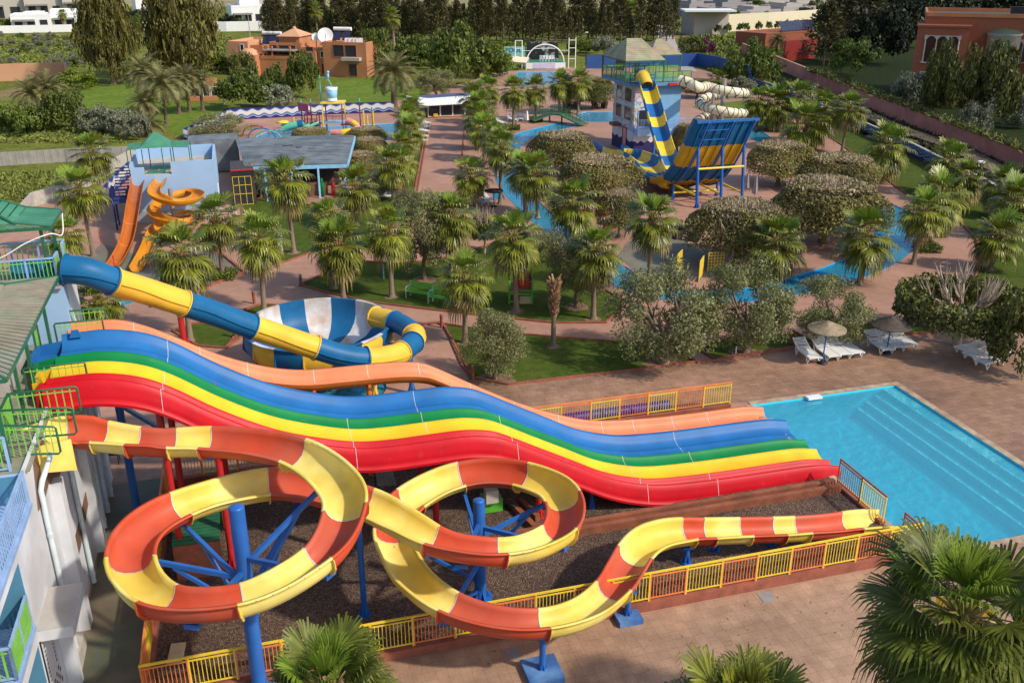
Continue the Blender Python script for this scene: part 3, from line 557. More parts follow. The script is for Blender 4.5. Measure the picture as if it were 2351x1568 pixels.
# ------------------------------------------------------------------ tube slide into the bowl
TB = [(148, 618, 8.95, 'b'), (200, 624, 8.82, ''), (258, 645, 8.35, 'y'), (340, 670, 7.62, ''), (423, 697, 6.88, 'b'), (500, 722, 6.1, ''), (580, 751, 5.3, 'y'), (650, 774, 4.62, ''), (726, 799, 3.95, 'b'), (785, 816, 3.5, ''), (840, 823, 3.2, 'y'), (895, 818, 3.0, ''), (922, 808, 2.95, 'b'), (948, 786, 2.9, 'y'), (950, 768, 2.88, 'b'), (930, 750, 2.85, ''), (905, 738, 2.8, 'y'), (862, 727, 2.7, '')]
tp = smooth([P(x, y, z) for x, y, z, c in TB], 6)
BC = P(730, 741, 2.75); BR = 163*mpp(BC)
root = thing('bowl_slide', 'blue and yellow tube slide dropping from the tower into a striped round bowl', 'water slide', V((BC.x, BC.y, 0)))
stt = [i for i, q in enumerate(TB) if q[3]]+[len(TB)-1]
RT = .47
for a, c in zip(stt[:-1], stt[1:]):
    b = MB(); q = tp[a*6:c*6+1]; b.tube(q, RT, 22, 0, caps=False)
    for e in (0, -1):
        dd = (q[1]-q[0]) if e == 0 else (q[-2]-q[-1]); dd.normalize(); b.tube([q[e], q[e]+dd*.05], RT+.055, 22, 0)
    for sg in (1, -1):
        fr = frames_of(q); b.sweep([(o+r*sg*RT*.99, r, u) for o, r, u in fr], [(.05, .02), (.05, -.02), (-.05, -.02), (-.05, .02)], 0, closed=True, sm=False)
    b.build('tube_section', M['tube_blue' if TB[a][3] == 'b' else 'tube_yellow'], root)
NW = 16; BIN, BOUT = MB(), MB()
pin = [(BR, 0), (BR*1.0, -.3), (BR*.985, -.7), (BR*.93, -1.1), (BR*.80, -1.42), (BR*.55, -1.62), (.35, -1.7)]
pou = [(BR+.03, -.02), (BR*1.03+.04, -.3), (BR*1.02+.04, -.72), (BR*.97, -1.16), (BR*.84, -1.52), (BR*.58, -1.74), (.35, -1.82)]
for k in range(NW):
    a0, a1 = 2*pi*k/NW, 2*pi*(k+1)/NW
    BIN.lathe(BC, pin, 4, k % 2, a0=a0, a1=a1); BOUT.lathe(BC, pou, 4, k % 2, a0=a0, a1=a1)
    BIN.lathe(BC, [(BR, 0), (BR+.16, 0), (BR+.16, -.05), (BR+.02, -.05)], 4, k % 2, sm=False, a0=a0, a1=a1)
BIN.build('bowl_interior', [M['bowl_white'], M['tube_blue']], root); BOUT.build('bowl_shell', [M['tube_yellow'], M['tube_blue']], root)
BZ = BC-UP*BC.z
b = MB()
for k in range(NW): b.beam(BC+V((cos(2*pi*k/NW), sin(2*pi*k/NW), 0))*(BR+.06)-UP*.06, BC+V((cos(2*pi*k/NW), sin(2*pi*k/NW), 0))*(BR*1.03+.06)-UP*.75, .05, .09, k % 2); b.beam(BC+V((cos(2*pi*k/NW), sin(2*pi*k/NW), 0))*(BR*1.03+.06)-UP*.75, BC+V((cos(2*pi*k/NW), sin(2*pi*k/NW), 0))*(BR*.86)-UP*1.55, .05, .09, k % 2)
b.build('bowl_rib', [M['tube_yellow'], M['tube_blue']], root)
for bx, r_, c in (((946, 903), .12, 'post_blue'), ((716, 912), .11, 'post_blue'), ((862, 912), .10, 'tube_yellow'), ((600, 900), .11, 'post_blue')):
    g = P(*bx); b = MB(); d = (BZ-g); tt = g+UP*(2.5 if c == 'post_blue' else 1.0); post(b, g-UP*.0, tt, r_, n=12)
    b.beam(tt-UP*.1, V((BC.x, BC.y, tt.z-.4))-d.normalized()*BR*.8, .1, .14); b.build('support_post', M[c], root)
g = P(423, 788); b = MB(); post(b, g, g+UP*2.0, .15, n=14); b.build('support_post', M['post_red'], root)
b = MB(); q = min(tp, key=lambda p: V((p.x-g.x, p.y-g.y, 0)).length); post(b, g+UP*2.0, V((g.x, g.y, q.z-.45)), .10, foot=False); b.build('support_post', M['post_blue'], root)
# ------------------------------------------------------------------ railings round the slide yard
def railing(name, label, a, c, n, mats, h=1.0, z0=.3, base='kerb_red', top=None, cat='railing', bars=11, group=None, bw=.02):
    a, c = V(a), V(c); root = thing(name, label, cat, (a+c)/2, group=group); d = (c-a)
    if base:
        b = MB(); b.beam(a+UP*z0/2, c+UP*z0/2, .22, z0); b.build('base_kerb', M[base], root)
    for k in range(n):
        p, q = a+d*(k/n)+d.normalized()*.02, a+d*((k+1)/n)-d.normalized()*.02; b = MB()
        for z in (z0+.1, z0+h-.1): b.beam(p+UP*z, q+UP*z, .035)
        for e in (p, q): b.beam(e+UP*z0, e+UP*(z0+h), .04)
        for j in range(1, bars): x = p+(q-p)*(j/bars); b.beam(x+UP*(z0+.1), x+UP*(z0+h-.1), bw)
        b.build('railing_panel', M[mats[k % len(mats)]], root)
    b = MB(); b.beam(a+UP*(z0+h+.02), c+UP*(z0+h+.02), .06, .05); b.build('handrail', M[top or mats[0]], root)
    return root
railing('yard_railing', 'long yellow and orange panelled railing along the front of the gravel yard', S(-32, PT-.05), S(-7.85, PT-.05), 20, ['rail_orange', 'rail_yellow'], top='rail_yellow')
railing('yard_railing', 'yellow and orange railing behind the salmon slide', S(-32, -.12), S(-8.6, -.12), 18, ['rail_orange', 'rail_yellow'])
railing('yard_railing', 'short railing by the pool between the red lanes and the flume end', S(-7.75, -6.95), S(-7.75, -9.7), 2, ['kerb_red', 'rail_yellow'], top='kerb_red', z0=.1)
railing('yard_railing', 'small red railing at the pool corner next to the flume end', S(-7.8, PT+.9), S(-7.8, PT), 1, ['kerb_red'], top='kerb_red', z0=.1)
railing('yard_railing', 'orange side railing of the gravel yard along the green alley', S(-31.95, PT), S(-31.95, -.2), 10, ['rail_orange', 'rail_yellow'], top='rail_orange', bars=14, bw=.05)
b = MB()
for t0 in (-6.95, -7.35): b.beam(S(-20.5, t0, .14), S(-7.9, t0, .14), .2, .28)
tag(b.build('drain_kerb', M['kerb_brown']), 'double brown concrete kerb beside the outer red lane', 'kerb')
# ------------------------------------------------------------------ start tower building on the left
def sbox(b, s0, s1, t0, t1, z0, z1, m=0): b.hexa([S(s0, t0, z0), S(s1, t0, z0), S(s1, t1, z0), S(s0, t1, z0), S(s0, t0, z1), S(s1, t0, z1), S(s1, t1, z1), S(s0, t1, z1)], m)
WF = -34.07
root = thing('tower_building', 'tall pale blue and white building that carries the slide platforms at the left edge', 'building', S(-38, -6, 0))
b = MB(); sbox(b, -46, WF, -10.08, .9, 0, 6.5); sbox(b, -46, WF-.004, -12.05, -10.08, 0, 5.36); sbox(b, -46, -35.5, -20, -12.05, 0, 5.36)
b.build('blue_wall', M['wall_blue'], root)
b = MB()                                                # white face skin towards the slides, with the stepped brown panels
sbox(b, WF-.05, WF+.012, -10.06, .88, 0, 6.62); sbox(b, WF-.05, WF+.012, -12.03, -10.06, 0, 5.34); b.build('white_wall', M['wall_white'], root)
for poly in ([(-9.6, 5.15), (-8.84, 5.0), (-8.07, 5.08), (-7.22, 4.6), (-5.9, 4.55), (-5.7, 4.9), (-6.6, 5.6), (-7.8, 6.3), (-9.1, 6.3)], [(-2.7, 2.45), (-2.84, 2.0), (-5.43, 1.7), (-6.7, 1.62), (-6.5, 2.26), (-4.6, 2.3)], [(-1.2, 3.3), (-1.5, 2.9), (-3.0, 2.6), (-3.0, 3.2)]):
    b = MB(); n = len(poly); a = [S(WF+.016, t, z) for t, z in poly]; c = [S(WF+.034, t, z) for t, z in poly]
    b.add(a+c, [tuple(range(n)), tuple(range(n, 2*n))]+[(i, (i+1) % n, n+(i+1) % n, n+i) for i in range(n)]); b.build('brown_panel', M['brown_panel'], root)
for t0, w_ in ((-8.0, .5), (-3.9, .45)): b = MB(); sbox(b, WF+.012, WF+.28, t0, t0+w_, 0, 4.95 if t0 < -5 else 6.4); b.build('wall_pier', M['wall_white'], root)
for t0 in (-9.35, -5.65, -2.45, -1.45, -.35):
    b = MB(); x = WF+.12; b.tube([S(x, t0, .05), S(x, t0, 5.6 if t0 < -9 else 6.3)]+([S(x+.05, t0+.12, 5.8), S(x+.2, t0+.55, 6.15), S(x+.3, t0+.62, 6.35)] if t0 < -9 else []), .075, 10)
    for z in (.3, 2.1, 4.2): b.tube([S(x, t0, z), S(x, t0, z+.1)], .092, 10)
    b.build('drain_pipe', M['pipe'], root)
b = MB(); sbox(b, -46, WF+.05, -22, -10.1, 5.37, 5.72); b.build('floor_slab', M['wall_white'], root)
b = MB(); sbox(b, -46, WF+.05, -14.1, -12.06, 2.95, 3.45); b.build('floor_slab', M['wall_white'], root)
b = MB(); sbox(b, -46, WF+.06, -14.13, -12.06, 3.3, 3.46); sbox(b, -46, WF+.06, -22, -10.1, 5.6, 5.73); b.build('slab_edge', M['rail_blue'], root)
b = MB(); sbox(b, -46, WF+.055, -14.14, -14.1, 2.93, 3.25); b.build('slab_trim', M['ochre_trim'], root)
b = MB(); sbox(b, -46, WF-.01, -12.075, -12.055, 0, 2.94); sbox(b, -46, WF-.01, -12.075, -12.055, 3.46, 5.36); sbox(b, -46, WF-.01, -10.1, -10.085, 5.74, 6.5); b.build('teal_wall', M['wall_teal'], root)
b = MB(); sbox(b, -36.6, -35.5, -12.1, -12.085, 3.5, 5.2); sbox(b, -35.7, -35.485, -20, -12.9, .05, 2.6); b.build('dark_opening', M['dark'], root)
def rail(b, a, c, z, h, n, m0=0, m1=1, bw=.03, posts=3):
    a, c = V(a), V(c)
    for k in range(n+1): x = a+(c-a)*(k/n); b.beam(x+UP*(z+.08), x+UP*(z+h-.06), bw, m=m1)
    for k in range(posts+1): x = a+(c-a)*(k/posts); b.beam(x+UP*z, x+UP*(z+h), .06, m=m0)
    b.beam(a+UP*(z+h), c+UP*(z+h), .06, .05, m=m0); b.beam(a+UP*(z+.08), c+UP*(z+.08), .04, m=m0); b.beam(a+UP*(z+h-.12), c+UP*(z+h-.12), .03, m=m1)
b = MB(); rail(b, S(WF, -10.15), S(WF, -20), 5.73, .92, 62, 0, 0, .025, 6); b.build('balcony_railing', M['rail_blue'], root)
b = MB(); rail(b, S(WF, -12.15), S(WF, -14.05), 3.46, .9, 18, 0, 1, .05, 2); rail(b, S(WF, -14.05), S(-38, -14.05), 3.46, .9, 24, 0, 1, .04, 6); b.build('balcony_railing', [M['rail_blue'], M['rail_lime']], root)
b = MB(); sbox(b, WF+.013, -33.24, -12.03, -10.22, 2.95, 3.2); b.build('door_canopy', M['concrete'], root)
b = MB(); sbox(b, WF+.013, -33.235, -12.05, -12.031, 2.9, 3.19); sbox(b, -33.239, -33.22, -12.05, -10.2, 2.9, 3.19); sbox(b, WF+.02, WF+.35, -10.4, -10.1, 0, 2.94); b.build('canopy_edge', M['wall_white'], root)
# patterned panel by the door
b = MB(); sbox(b, WF+.013, WF+.04, -12.0, -10.9, .1, 2.85, 1); sbox(b, WF+.041, WF+.052, -11.95, -10.95, .15, 2.8, 0)
for i in range(7):
    for j in range(4):
        c = S(WF+.056, -11.85+j*.26+(i % 2)*.13, .32+i*.16); b.add([c+EB*-.09, c+UP*-.07, c+EB*.09, c+UP*.07], [(0, 1, 2, 3)], 1)
for i in range(9): c = S(WF+.056, -11.85, 1.55+i*.13); sbox(b, WF+.053, WF+.058, -11.88, -11.8, 1.5+i*.13, 1.56+i*.13, 1); sbox(b, WF+.053, WF+.058, -11.1, -11.03, 1.5+i*.13, 1.56+i*.13, 1)
b.build('door_panel', [M['wall_white'], M['dark']], root)
# decks
b = MB(); sbox(b, -46, -33.95, -9.95, .88, 6.5, 6.53); b.build('deck_floor', M['wood_grey'], root)
b = MB(); sbox(b, -41, WF-.02, -1.0, 1.1, 6.53, 8.42); b.build('upper_tower', M['wall_blue'], root)
b = MB(); sbox(b, WF-.3, WF+.014, -.4, 1.1, 0, 8.5); b.build('corner_pillar', M['wall_white'], root)
b = MB(); sbox(b, -41, WF-.05, -1.15, 1.12, 8.42, 8.5); b.build('deck_floor', M['concrete'], root)
b = MB(); rail(b, S(-41, -1.08), S(-34.2, -1.08), 8.5, .95, 56, 0, 1, .025, 8); rail(b, S(-34.2, -1.08), S(-34.2, -.35), 8.5, .95, 6, 0, 1, .05, 1); rail(b, S(-34.2, .6), S(-34.2, 1.1), 8.5, .95, 5, 0, 1, .05, 1); rail(b, S(-41, 1.1), S(-34.2, 1.1), 8.5, .95, 40, 0, 1, .025, 8); b.build('deck_railing', [M['rail_blue'], M['rail_lime']], root)
b = MB(); c = P(120, 640, 8.6); b.tube([S(-35.6, -.2, 8.72), S(-34.9, -.15, 8.75), S(-34.2, -.1, 8.85)], .44, 16, caps=False); b.tube([S(-35.62, -.2, 8.7), S(-35.5, -.2, 8.71)], .5, 16, caps=False); b.build('tube_mouth', M['tube_blue'], root)
def pagoda(name, label, s0, s1, t0, t1, z, skirt, apex, m, deck, posts):
    root = thing(name, label, 'canopy', S((s0+s1)/2, (t0+t1)/2, deck)); b = MB()
    i0, i1, j0, j1 = s0+skirt[0], s1-skirt[1], t0+skirt[2], t1-skirt[3]; zi = z+skirt[4]; ap = S(*apex)
    O = [S(s0, t0, z), S(s1, t0, z), S(s1, t1, z), S(s0, t1, z)]; I = [S(i0, j0, zi), S(i1, j0, zi), S(i1, j1, zi), S(i0, j1, zi)]
    def planks(a, c, d, e, n):                          # boards from edge a-c up to edge d-e
        for k in range(n):
            u0, u1 = (k+.15)/n, (k+.85)/n
            q = [a+(c-a)*u0, a+(c-a)*u1, d+(e-d)*u1, d+(e-d)*u0]; nn = (q[1]-q[0]).cross(q[3]-q[0])
            nn = nn.normalized()*.035 if nn.length > 1e-6 else UP*.035
            if nn.z < 0: nn = -nn
            b.hexa(q+[p+nn for p in q])
    for k in range(4):
        l = (O[(k+1) % 4]-O[k]).length; n = max(6, int(l/.27))
        if (O[k]-I[k]).length > .1: planks(O[k], O[(k+1) % 4], I[k], I[(k+1) % 4], n)
        l = (I[(k+1) % 4]-I[k]).length
        nn = 11
        for j in range(nn):                             # horizontal battens on the steep part
            u0, u1 = (j+.1)/nn, (j+.9)/nn; A, B = I[k], I[(k+1) % 4]
            q = [A+(ap-A)*u0, B+(ap-B)*u0, B+(ap-B)*u1, A+(ap-A)*u1]; b.hexa(q+[p+UP*.03 for p in q])
    b.build('roof_boards', m, root)
    b = MB()
    for k in range(4): b.beam(I[k]+UP*.05, ap+UP*.06, .09, .05); b.beam(O[k]-UP*.02, O[(k+1) % 4]-UP*.02, .07, .1); b.beam(O[k]+UP*.04, I[k]+UP*.05, .08, .04)
    b.build('roof_frame', M['rail_green'], root)
    for s_, t_ in posts:
        b = MB(); b.beam(S(s_, t_, deck), S(s_, t_, z), .09); b.build('post', M['rail_green'], root)
    return root
pagoda('pavilion', 'green slatted pagoda roof over the blue tube slide deck', -41, -34.12, -1.05, 1.15, 10.45, (1, 1.05, .02, .02, .16), (-37.5, .05, 11.9), M['roof_green'], 8.5, [(-34.45, -.9), (-36.2, -.9), (-38, -.9), (-34.45, 1.0), (-36.6, 1.0)])
pagoda('pavilion', 'weathered grey board pavilion roof above the rainbow slide deck', -41, -34.05, -9.85, -1.75, 9.0, (1.2, 1.25, 1.2, 1.1, .2), (-38.2, -5.2, 11.0), M['wood_grey'], 6.53, [(-34.5, -2.4), (-34.5, -5.42), (-34.55, -6.9), (-34.5, -9.4), (-37, -9.4)])
# green railings that hang out between the slide starts
def loop_rail(label, t, s0=-34.6, s1=-33.0, z=6.53, drop=0.0, t_out=None):
    root = thing('start_railing', label, 'railing', S(s0, t, z), group='green railings between the slide starts'); b = MB(); t2 = t if t_out is None else t_out
    A, B = S(s0, t, z), S(s1, t2, z-drop)
    b.tube([A, A+UP*.92, A+UP*.97+(B-A)*.03, B+UP*.97-(B-A)*.03, B+UP*.92, B+UP*.25, B+UP*.18-(B-A)*.04, A+(B-A)*.55+UP*.16, A+(B-A)*.3+UP*.05, A], .03, 8); b.build('rail_frame', M['rail_green'], root)
    b = MB()
    for k in range(1, 9):
        x = A+(B-A)*(k/9); lo = .16 if k > 4 else .06; b.beam(x+UP*lo, x+UP*.95, .024)
    b.beam(A+UP*.85, B+UP*.85, .025); b.build('rail_bars', M['rail_lime'], root)
loop_rail('green railing nearest the salmon slide start', -.78, -34.5, -33.0); loop_rail('green railing between the salmon start and the blue lanes', -1.9, -34.4, -32.95)
loop_rail('green railing between the yellow and the red lane starts', -5.47, -34.7, -33.05); loop_rail('green railing beside the outer red lane start', -7.2, -34.75, -33.05)
loop_rail('green railing along the far side of the flume start box', -8.25, -34.75, -33.05, drop=.15); loop_rail('green railing along the near side of the flume start box', -9.1, -34.75, -33.35, drop=.25)
b = MB(); root2 = thing('deck_railing', 'lime and green deck railing with blue posts at the roof edge above the balcony', 'railing', S(-36, -9.6, 6.53))
rail(b, S(-34.4, -9.85), S(-40, -9.85), 6.53, .95, 40, 0, 1, .025, 6); b.build('railing_panel', [M['rail_blue'], M['rail_lime']], root2)
b = MB(); rail(b, S(-34.9, -2.6), S(-34.9, -1.95), 6.53, 1.0, 9, 0, 1, .03, 1); b.build('railing_panel', [M['rail_green'], M['rail_lime']], root2); b = MB(); rail(b, S(-34.75, -9.1), S(-34.75, -7.25), 6.53, 1.0, 18, 0, 1, .03, 1); b.build('railing_panel', [M['rail_green'], M['rail_lime']], root2)
b = MB(); sbox(b, -36.3, -35.25, -5.2, -2.4, 6.55, 7.0); tag(b.build('water_tank', M['concrete']), 'grey concrete box on the deck behind the blue lanes', 'tank')
b = MB(); cable = smooth([S(-38, -1.1, 9.3), S(-36, -1.1, 9.5), S(-34.9, -1.05, 10.0), S(-34.2, -.9, 10.2), S(-33.95, -.3, 10.0), S(-34.05, .9, 10.4)], 6); b.tube(cable, .022, 6); tag(b.build('cable', M['white_paint']), 'slack white cable looping below the green pagoda roof', 'cable')
b = MB(); b.box(P(165, 1507, .25), (.55, 1.5, .5), ANG); tag(b.build('step_block', M['stone']), 'brown stone step block at the foot of the white wall', 'step')
b = MB(); g = P(405, 1500, .05); d = radians(100); b.beam(g+V((cos(d), sin(d), 0))*.45, g-V((cos(d), sin(d), 0))*.45, .42, .03); b.build
tag(b.build('cardboard_sheet', mat('card', (.50, .38, .22), rough=.9)), 'flattened cardboard sheet on the gravel behind the front railing', 'cardboard')
# things under the slides
root = thing('play_roof', 'small green corrugated roof with a red end wall below the big flume loop', 'shed', P(440, 1290)); b = MB()
q = [P(395, 1255, 1.3), P(505, 1240, 1.3), P(505, 1120, 1.6), P(400, 1130, 1.6)]
for k in range(16): u0, u1 = k/16, (k+.8)/16; e = [q[0]+(q[3]-q[0])*u0, q[1]+(q[2]-q[1])*u0, q[1]+(q[2]-q[1])*u1, q[0]+(q[3]-q[0])*u1]; b.hexa(e+[p+UP*.05 for p in e])
b.build('roof', mat('green_sheet', (.02, .12, .05), rough=.5, var=.2), root)
b = MB(); b.hexa([V((p.x, p.y, 0)) for p in (q[0], q[1])]+[V((p.x, p.y, 0))+EB*.1 for p in (q[1], q[0])]+[q[0]-UP*.02, q[1]-UP*.02, q[1]+EB*.1-UP*.02, q[0]+EB*.1-UP*.02]); b.build('end_wall', M['kerb_red'], root)
for p in (q[2], q[3]):
    b = MB(); b.beam(V((p.x, p.y, 0)), p, .1); b.build('post', M['rail_yellow'], root)
root = thing('pump', 'grey pump box on a green plinth below the second loop', 'pump', P(1130, 1150)); b = MB(); b.box(P(1128, 1152, .25), (.7, .6, .5), ANG); b.build('plinth', M['bench_green'], root)
b = MB(); b.box(P(1128, 1150, .5)+UP*.25, (.45, .35, .5), ANG); b.build('housing', M['greige'], root); b = MB(); b.tube([P(1128, 1150, .3), P(1165, 1152, .35), P(1185, 1165, .2)], .08, 10); b.build('pipe', M['dark'], root)
b = MB(); c_ = P(1205, 1195)
for a, c in (((1168, 1150), (1230, 1215)), ((1195, 1150), (1235, 1190)), ((1225, 1215), (1330, 1185))): b.beam(P(*a, .12), P(*c, .12), .2, .25)
tag(b.build('drain_kerb', M['kerb_brown']), 'low brown drain walls on the gravel beside the pump', 'kerb')
root = thing('picnic_table', 'old wooden table on thin dark legs in the shade under the red lanes', 'table', P(880, 1130)); b = MB()
q = [P(860, 1078, .75), P(900, 1076, .75), P(912, 1112, .75), P(868, 1114, .75)]
for k in range(5): u0, u1 = k/5, (k+.9)/5; e = [q[0]+(q[1]-q[0])*u0, q[0]+(q[1]-q[0])*u1, q[3]+(q[2]-q[3])*u1, q[3]+(q[2]-q[3])*u0]; b.hexa([p-UP*.03 for p in e]+e)
b.build('table_top', M['wood_grey'], root)
for p in q:
    b = MB(); b.beam(V((p.x, p.y, 0)), p-UP*.031, .04); b.build('leg', M['dark'], root)
b = MB(); a, c = S(-18.4, .55, .28), S(-11.2, .55, .28)
b.tube([a+(c-a)*(k/60)for k in range(61)], [.22+.012*sin(k*2.1) for k in range(61)], 12); tag(b.build('pool_cover_roll', M['cover_purple']), 'rolled blue purple pool cover lying behind the rear railing', 'pool cover')
root = thing('garden_chair', 'dark metal chair on the brick court beside the white wall pipes', 'chair', P(262, 1062)); g = P(262, 1062); b = MB(); b.box(g+UP*.45, (.45, .45, .04), ANG); b.build('seat', M['wicker'], root)
for i in (-1, 1):
    for j in (-1, 1): b = MB(); b.beam(g+EA*i*.2+EB*j*.2, g+EA*i*.2+EB*j*.2+UP*.43, .03); b.build('leg', M['wicker'], root)
b = MB(); b.hexa([g-EA*.22+EB*.2+UP*.47, g+EA*.22+EB*.2+UP*.47, g+EA*.22+EB*.23+UP*.47, g-EA*.22+EB*.23+UP*.47, g-EA*.22+EB*.28+UP*.9, g+EA*.22+EB*.28+UP*.9, g+EA*.22+EB*.31+UP*.9, g-EA*.22+EB*.31+UP*.9]); b.build('backrest', M['wicker'], root)
# ------------------------------------------------------------------ other buildings
def house(root, A, B, depth, h, m, name='wall', z0=0.0, par=0.0):   # front base edge A-B, extruded away from the viewer
    A, B = V(A), V(B); d = (B-A).normalized(); n = V((-d.y, d.x, 0))
    if n.dot(V((A.x, A.y, 0))) < 0: n = -n
    b = MB(); q = [A, B, B+n*depth, A+n*depth]; b.hexa([V((p.x, p.y, z0)) for p in q]+[V((p.x, p.y, h)) for p in q])
    if par:
        Q = [V((p.x, p.y, h)) for p in q]
        for k in range(4): b.beam(Q[k]+UP*par/2+(sum(Q, V())/4-Q[k]).normalized()*.1, Q[(k+1) % 4]+UP*par/2+(sum(Q, V())/4-Q[(k+1) % 4]).normalized()*.1, .2, par)
    b.build(name, m, root); return d, n, A, B
def opening(root, A, d, n, u, z, w, h, m='glass', frame=None, name='window', arch=False, dep=.12):
    """window on a wall that starts at A and runs along d; set proud with a frame and a dark pane"""
    o = A+d*u; o = V((o.x, o.y, 0)); b = MB(); f = frame or m; e = -n
    def bar(x0, x1, z0, z1, t0=.0, t1=.05): b.hexa([o+d*x0+UP*z0+e*t0, o+d*x1+UP*z0+e*t0, o+d*x1+UP*z0+e*t1, o+d*x0+UP*z0+e*t1, o+d*x0+UP*z1+e*t0, o+d*x1+UP*z1+e*t0, o+d*x1+UP*z1+e*t1, o+d*x0+UP*z1+e*t1])
    k = .07
    bar(-w/2-k, -w/2, z-k, z+h+k, .002, .07); bar(w/2, w/2+k, z-k, z+h+k, .002, .07); bar(-w/2, w/2, z+h, z+h+k, .002, .07); bar(-w/2, w/2, z-k, z, .002, .07)
    fr = b.build(name, M[f], root)
    b = MB(); bar(-w/2, w/2, z, z+h, .002, .02); b.build('pane', M[m], fr); return fr
# ---- pale blue slide house, mid left
root = thing('slide_house', 'pale blue flat roofed slide house with two orange slides on its front', 'building', P(430, 510))
A = P(508, 501); Bl = A-EA*5.9; hh = hgt(508, 501, 367)
dpt = 6.6
b = MB(); Q = [Bl, A, A+EB*dpt, Bl+EB*dpt]; b.hexa([V((p.x, p.y, 0)) for p in Q]+[V((p.x, p.y, hh-.9)) for p in Q]); b.build('wall', M['wall_blue'], root)
b = MB()
for p, q, i_ in ((Q[1], Q[2], -EA), (Q[2], Q[3], -EB), (Q[3], Q[0], EA)):
    b.beam(p+i_*.08+UP*(hh-.45), q+i_*.08+UP*(hh-.45), .16, .9)
b.beam(A-EA*.161+EB*.08+UP*(hh-.45), A-EA*3.1+EB*.08+UP*(hh-.45), .16, .9); b.beam(Bl+EA*.161+EB*.08+UP*(hh-.6), Bl+EA*.95+EB*.08+UP*(hh-.6), .16, .6); b.build('parapet', M['wall_blue'], root)
b = MB(); b.hexa([p-EA*0+UP*(hh-.899) for p in (Q[0]+EB*.1+EA*.1, Q[1]+EB*.1-EA*.1, Q[2]-EB*.1-EA*.1, Q[3]-EB*.1+EA*.1)]+[p+UP*(hh-.87) for p in (Q[0]+EB*.1+EA*.1, Q[1]+EB*.1-EA*.1, Q[2]-EB*.1-EA*.1, Q[3]-EB*.1+EA*.1)]); b.build('roof_deck', M['stone'], root)
b = MB(); b.beam(Bl+EA*1.6+EB*.4+UP*(hh-.85), Bl+EA*2.0+EB*3.2+UP*(hh-.85), 1.3, .02); b.beam(Bl+EA*1.2+EB*1.9+UP*(hh-.846), A-EA*1.6+EB*1.9+UP*(hh-.846), 1.0, .02); b.build('green_carpet', M['roof_green'], root)
b = MB(); b.beam(Bl+EB*-.01+UP*.45-EA*.01, A+EB*-.01+UP*.45, .02, .9); b.build('grey_dado', M['dado'], root)
b = MB(); b.box(A+EA*.03+EB*1.1+UP*2.1, (.06, .7, .5), ANG); b.build('wall_sign', M['white_paint'], root)
root = thing('roof_canopy', 'green slatted tent roof on thin green posts on top of the slide house', 'canopy', Bl+EA*2+EB*1.4+UP*(hh-.87)); b = MB()
cz = hh+1.0; c0, c1 = Bl-EA*.1+EB*.3, Bl+EA*4.2+EB*2.9
def cp(u, v, z): return Bl+EA*(-.1+4.3*u)+EB*(.3+2.6*v)+UP*z
for k in range(9):
    u = k/9; f = lambda a, c: a+(c-a)
    for (a, c) in (((.22, 0), (.7, 0)), ((.7, 0), (.7, 1)), ((.7, 1), (.22, 1)), ((.22, 1), (.22, 0))):
        ap = cp(.46, .5, cz+1.0); p0, p1 = cp(*a, cz+.02), cp(*c, cz+.02); u0, u1 = (k+.02)/9, (k+.98)/9
        q = [p0+(ap-p0)*u0, p1+(ap-p1)*u0, p1+(ap-p1)*u1, p0+(ap-p0)*u1]; b.hexa(q+[p+UP*.03 for p in q])
for k in range(10):
    for u0, u1 in ((0, .215), (.705, 1)): v0, v1 = (k+.04)/10, (k+.96)/10; q = [cp(u0, v0, cz-.06 if u0 == 0 else cz), cp(u1, v0, cz if u0 == 0 else cz-.06), cp(u1, v1, cz if u0 == 0 else cz-.06), cp(u0, v1, cz-.06 if u0 == 0 else cz)]; b.hexa(q+[p+UP*.03 for p in q])
b.build('roof_boards', M['roof_green'], root)
for u, v in ((0, 0), (.24, 0), (.56, 0), (.7, 0), (1, 0), (0, 1), (.3, 1), (.7, 1), (1, 1)):
    b = MB(); x = cp(u, v, 0); b.beam(x+UP*(hh-.87), x+UP*(cz-.03), .06); b.build('post', M['rail_green'], root)
# its two slides
def chute(name, label, pts, mat_, w=.42, hgt_=.42, sections=6):
    pth = smooth(pts, 8); fr = frames_of(pth); root = thing(name, label, 'water slide', V((pts[-1][0], pts[-1][1], 0))); b = MB()
    pr = [(-w-.05, -.04), (-w-.05, 0), (-w, 0), (-w*.96, -hgt_*.4), (-w*.75, -hgt_*.8), (-w*.3, -hgt_), (w*.3, -hgt_), (w*.75, -hgt_*.8), (w*.96, -hgt_*.4), (w, 0), (w+.05, 0), (w+.05, -.04), (w*1.0, -hgt_*.45), (w*.8, -hgt_*.88), (w*.3, -hgt_*1.1), (-w*.3, -hgt_*1.1), (-w*.8, -hgt_*.88), (-w, -hgt_*.45)]
    b.sweep(fr, pr, closed=True); b.build('trough', M[mat_], root); b = MB()
    for k in range(1, sections):
        o, r, u = fr[int(k*(len(fr)-1)/sections)]; d = u.cross(r).normalized()*.02
        for (x0, y0), (x1, y1) in zip(pr[1:10], pr[2:11]): b.quad(o+r*x0+u*(y0+.005)-d, o+r*x1+u*(y1+.005)-d, o+r*x1+u*(y1+.005)+d, o+r*x0+u*(y0+.005)+d)
    b.build('joint_seam', M['salmon'], root); return root
z0 = hh-.75
chute('body_slide', 'steep straight dark orange slide down the left of the slide house', [P(330, 388, z0), P(316, 415, z0-.45), P(305, 470, 2.7), P(292, 540, 1.25), P(272, 585, .55), P(252, 612, .42)], 'orange_slide')
hx = P(398, 520); hz = [3.45, 3.0, 2.7, 2.45, 2.2, 1.95, 1.72, 1.5, 1.25, 1.0, .8, .6]
sp_ = [P(378, 388, z0), P(368, 410, z0-.35)]
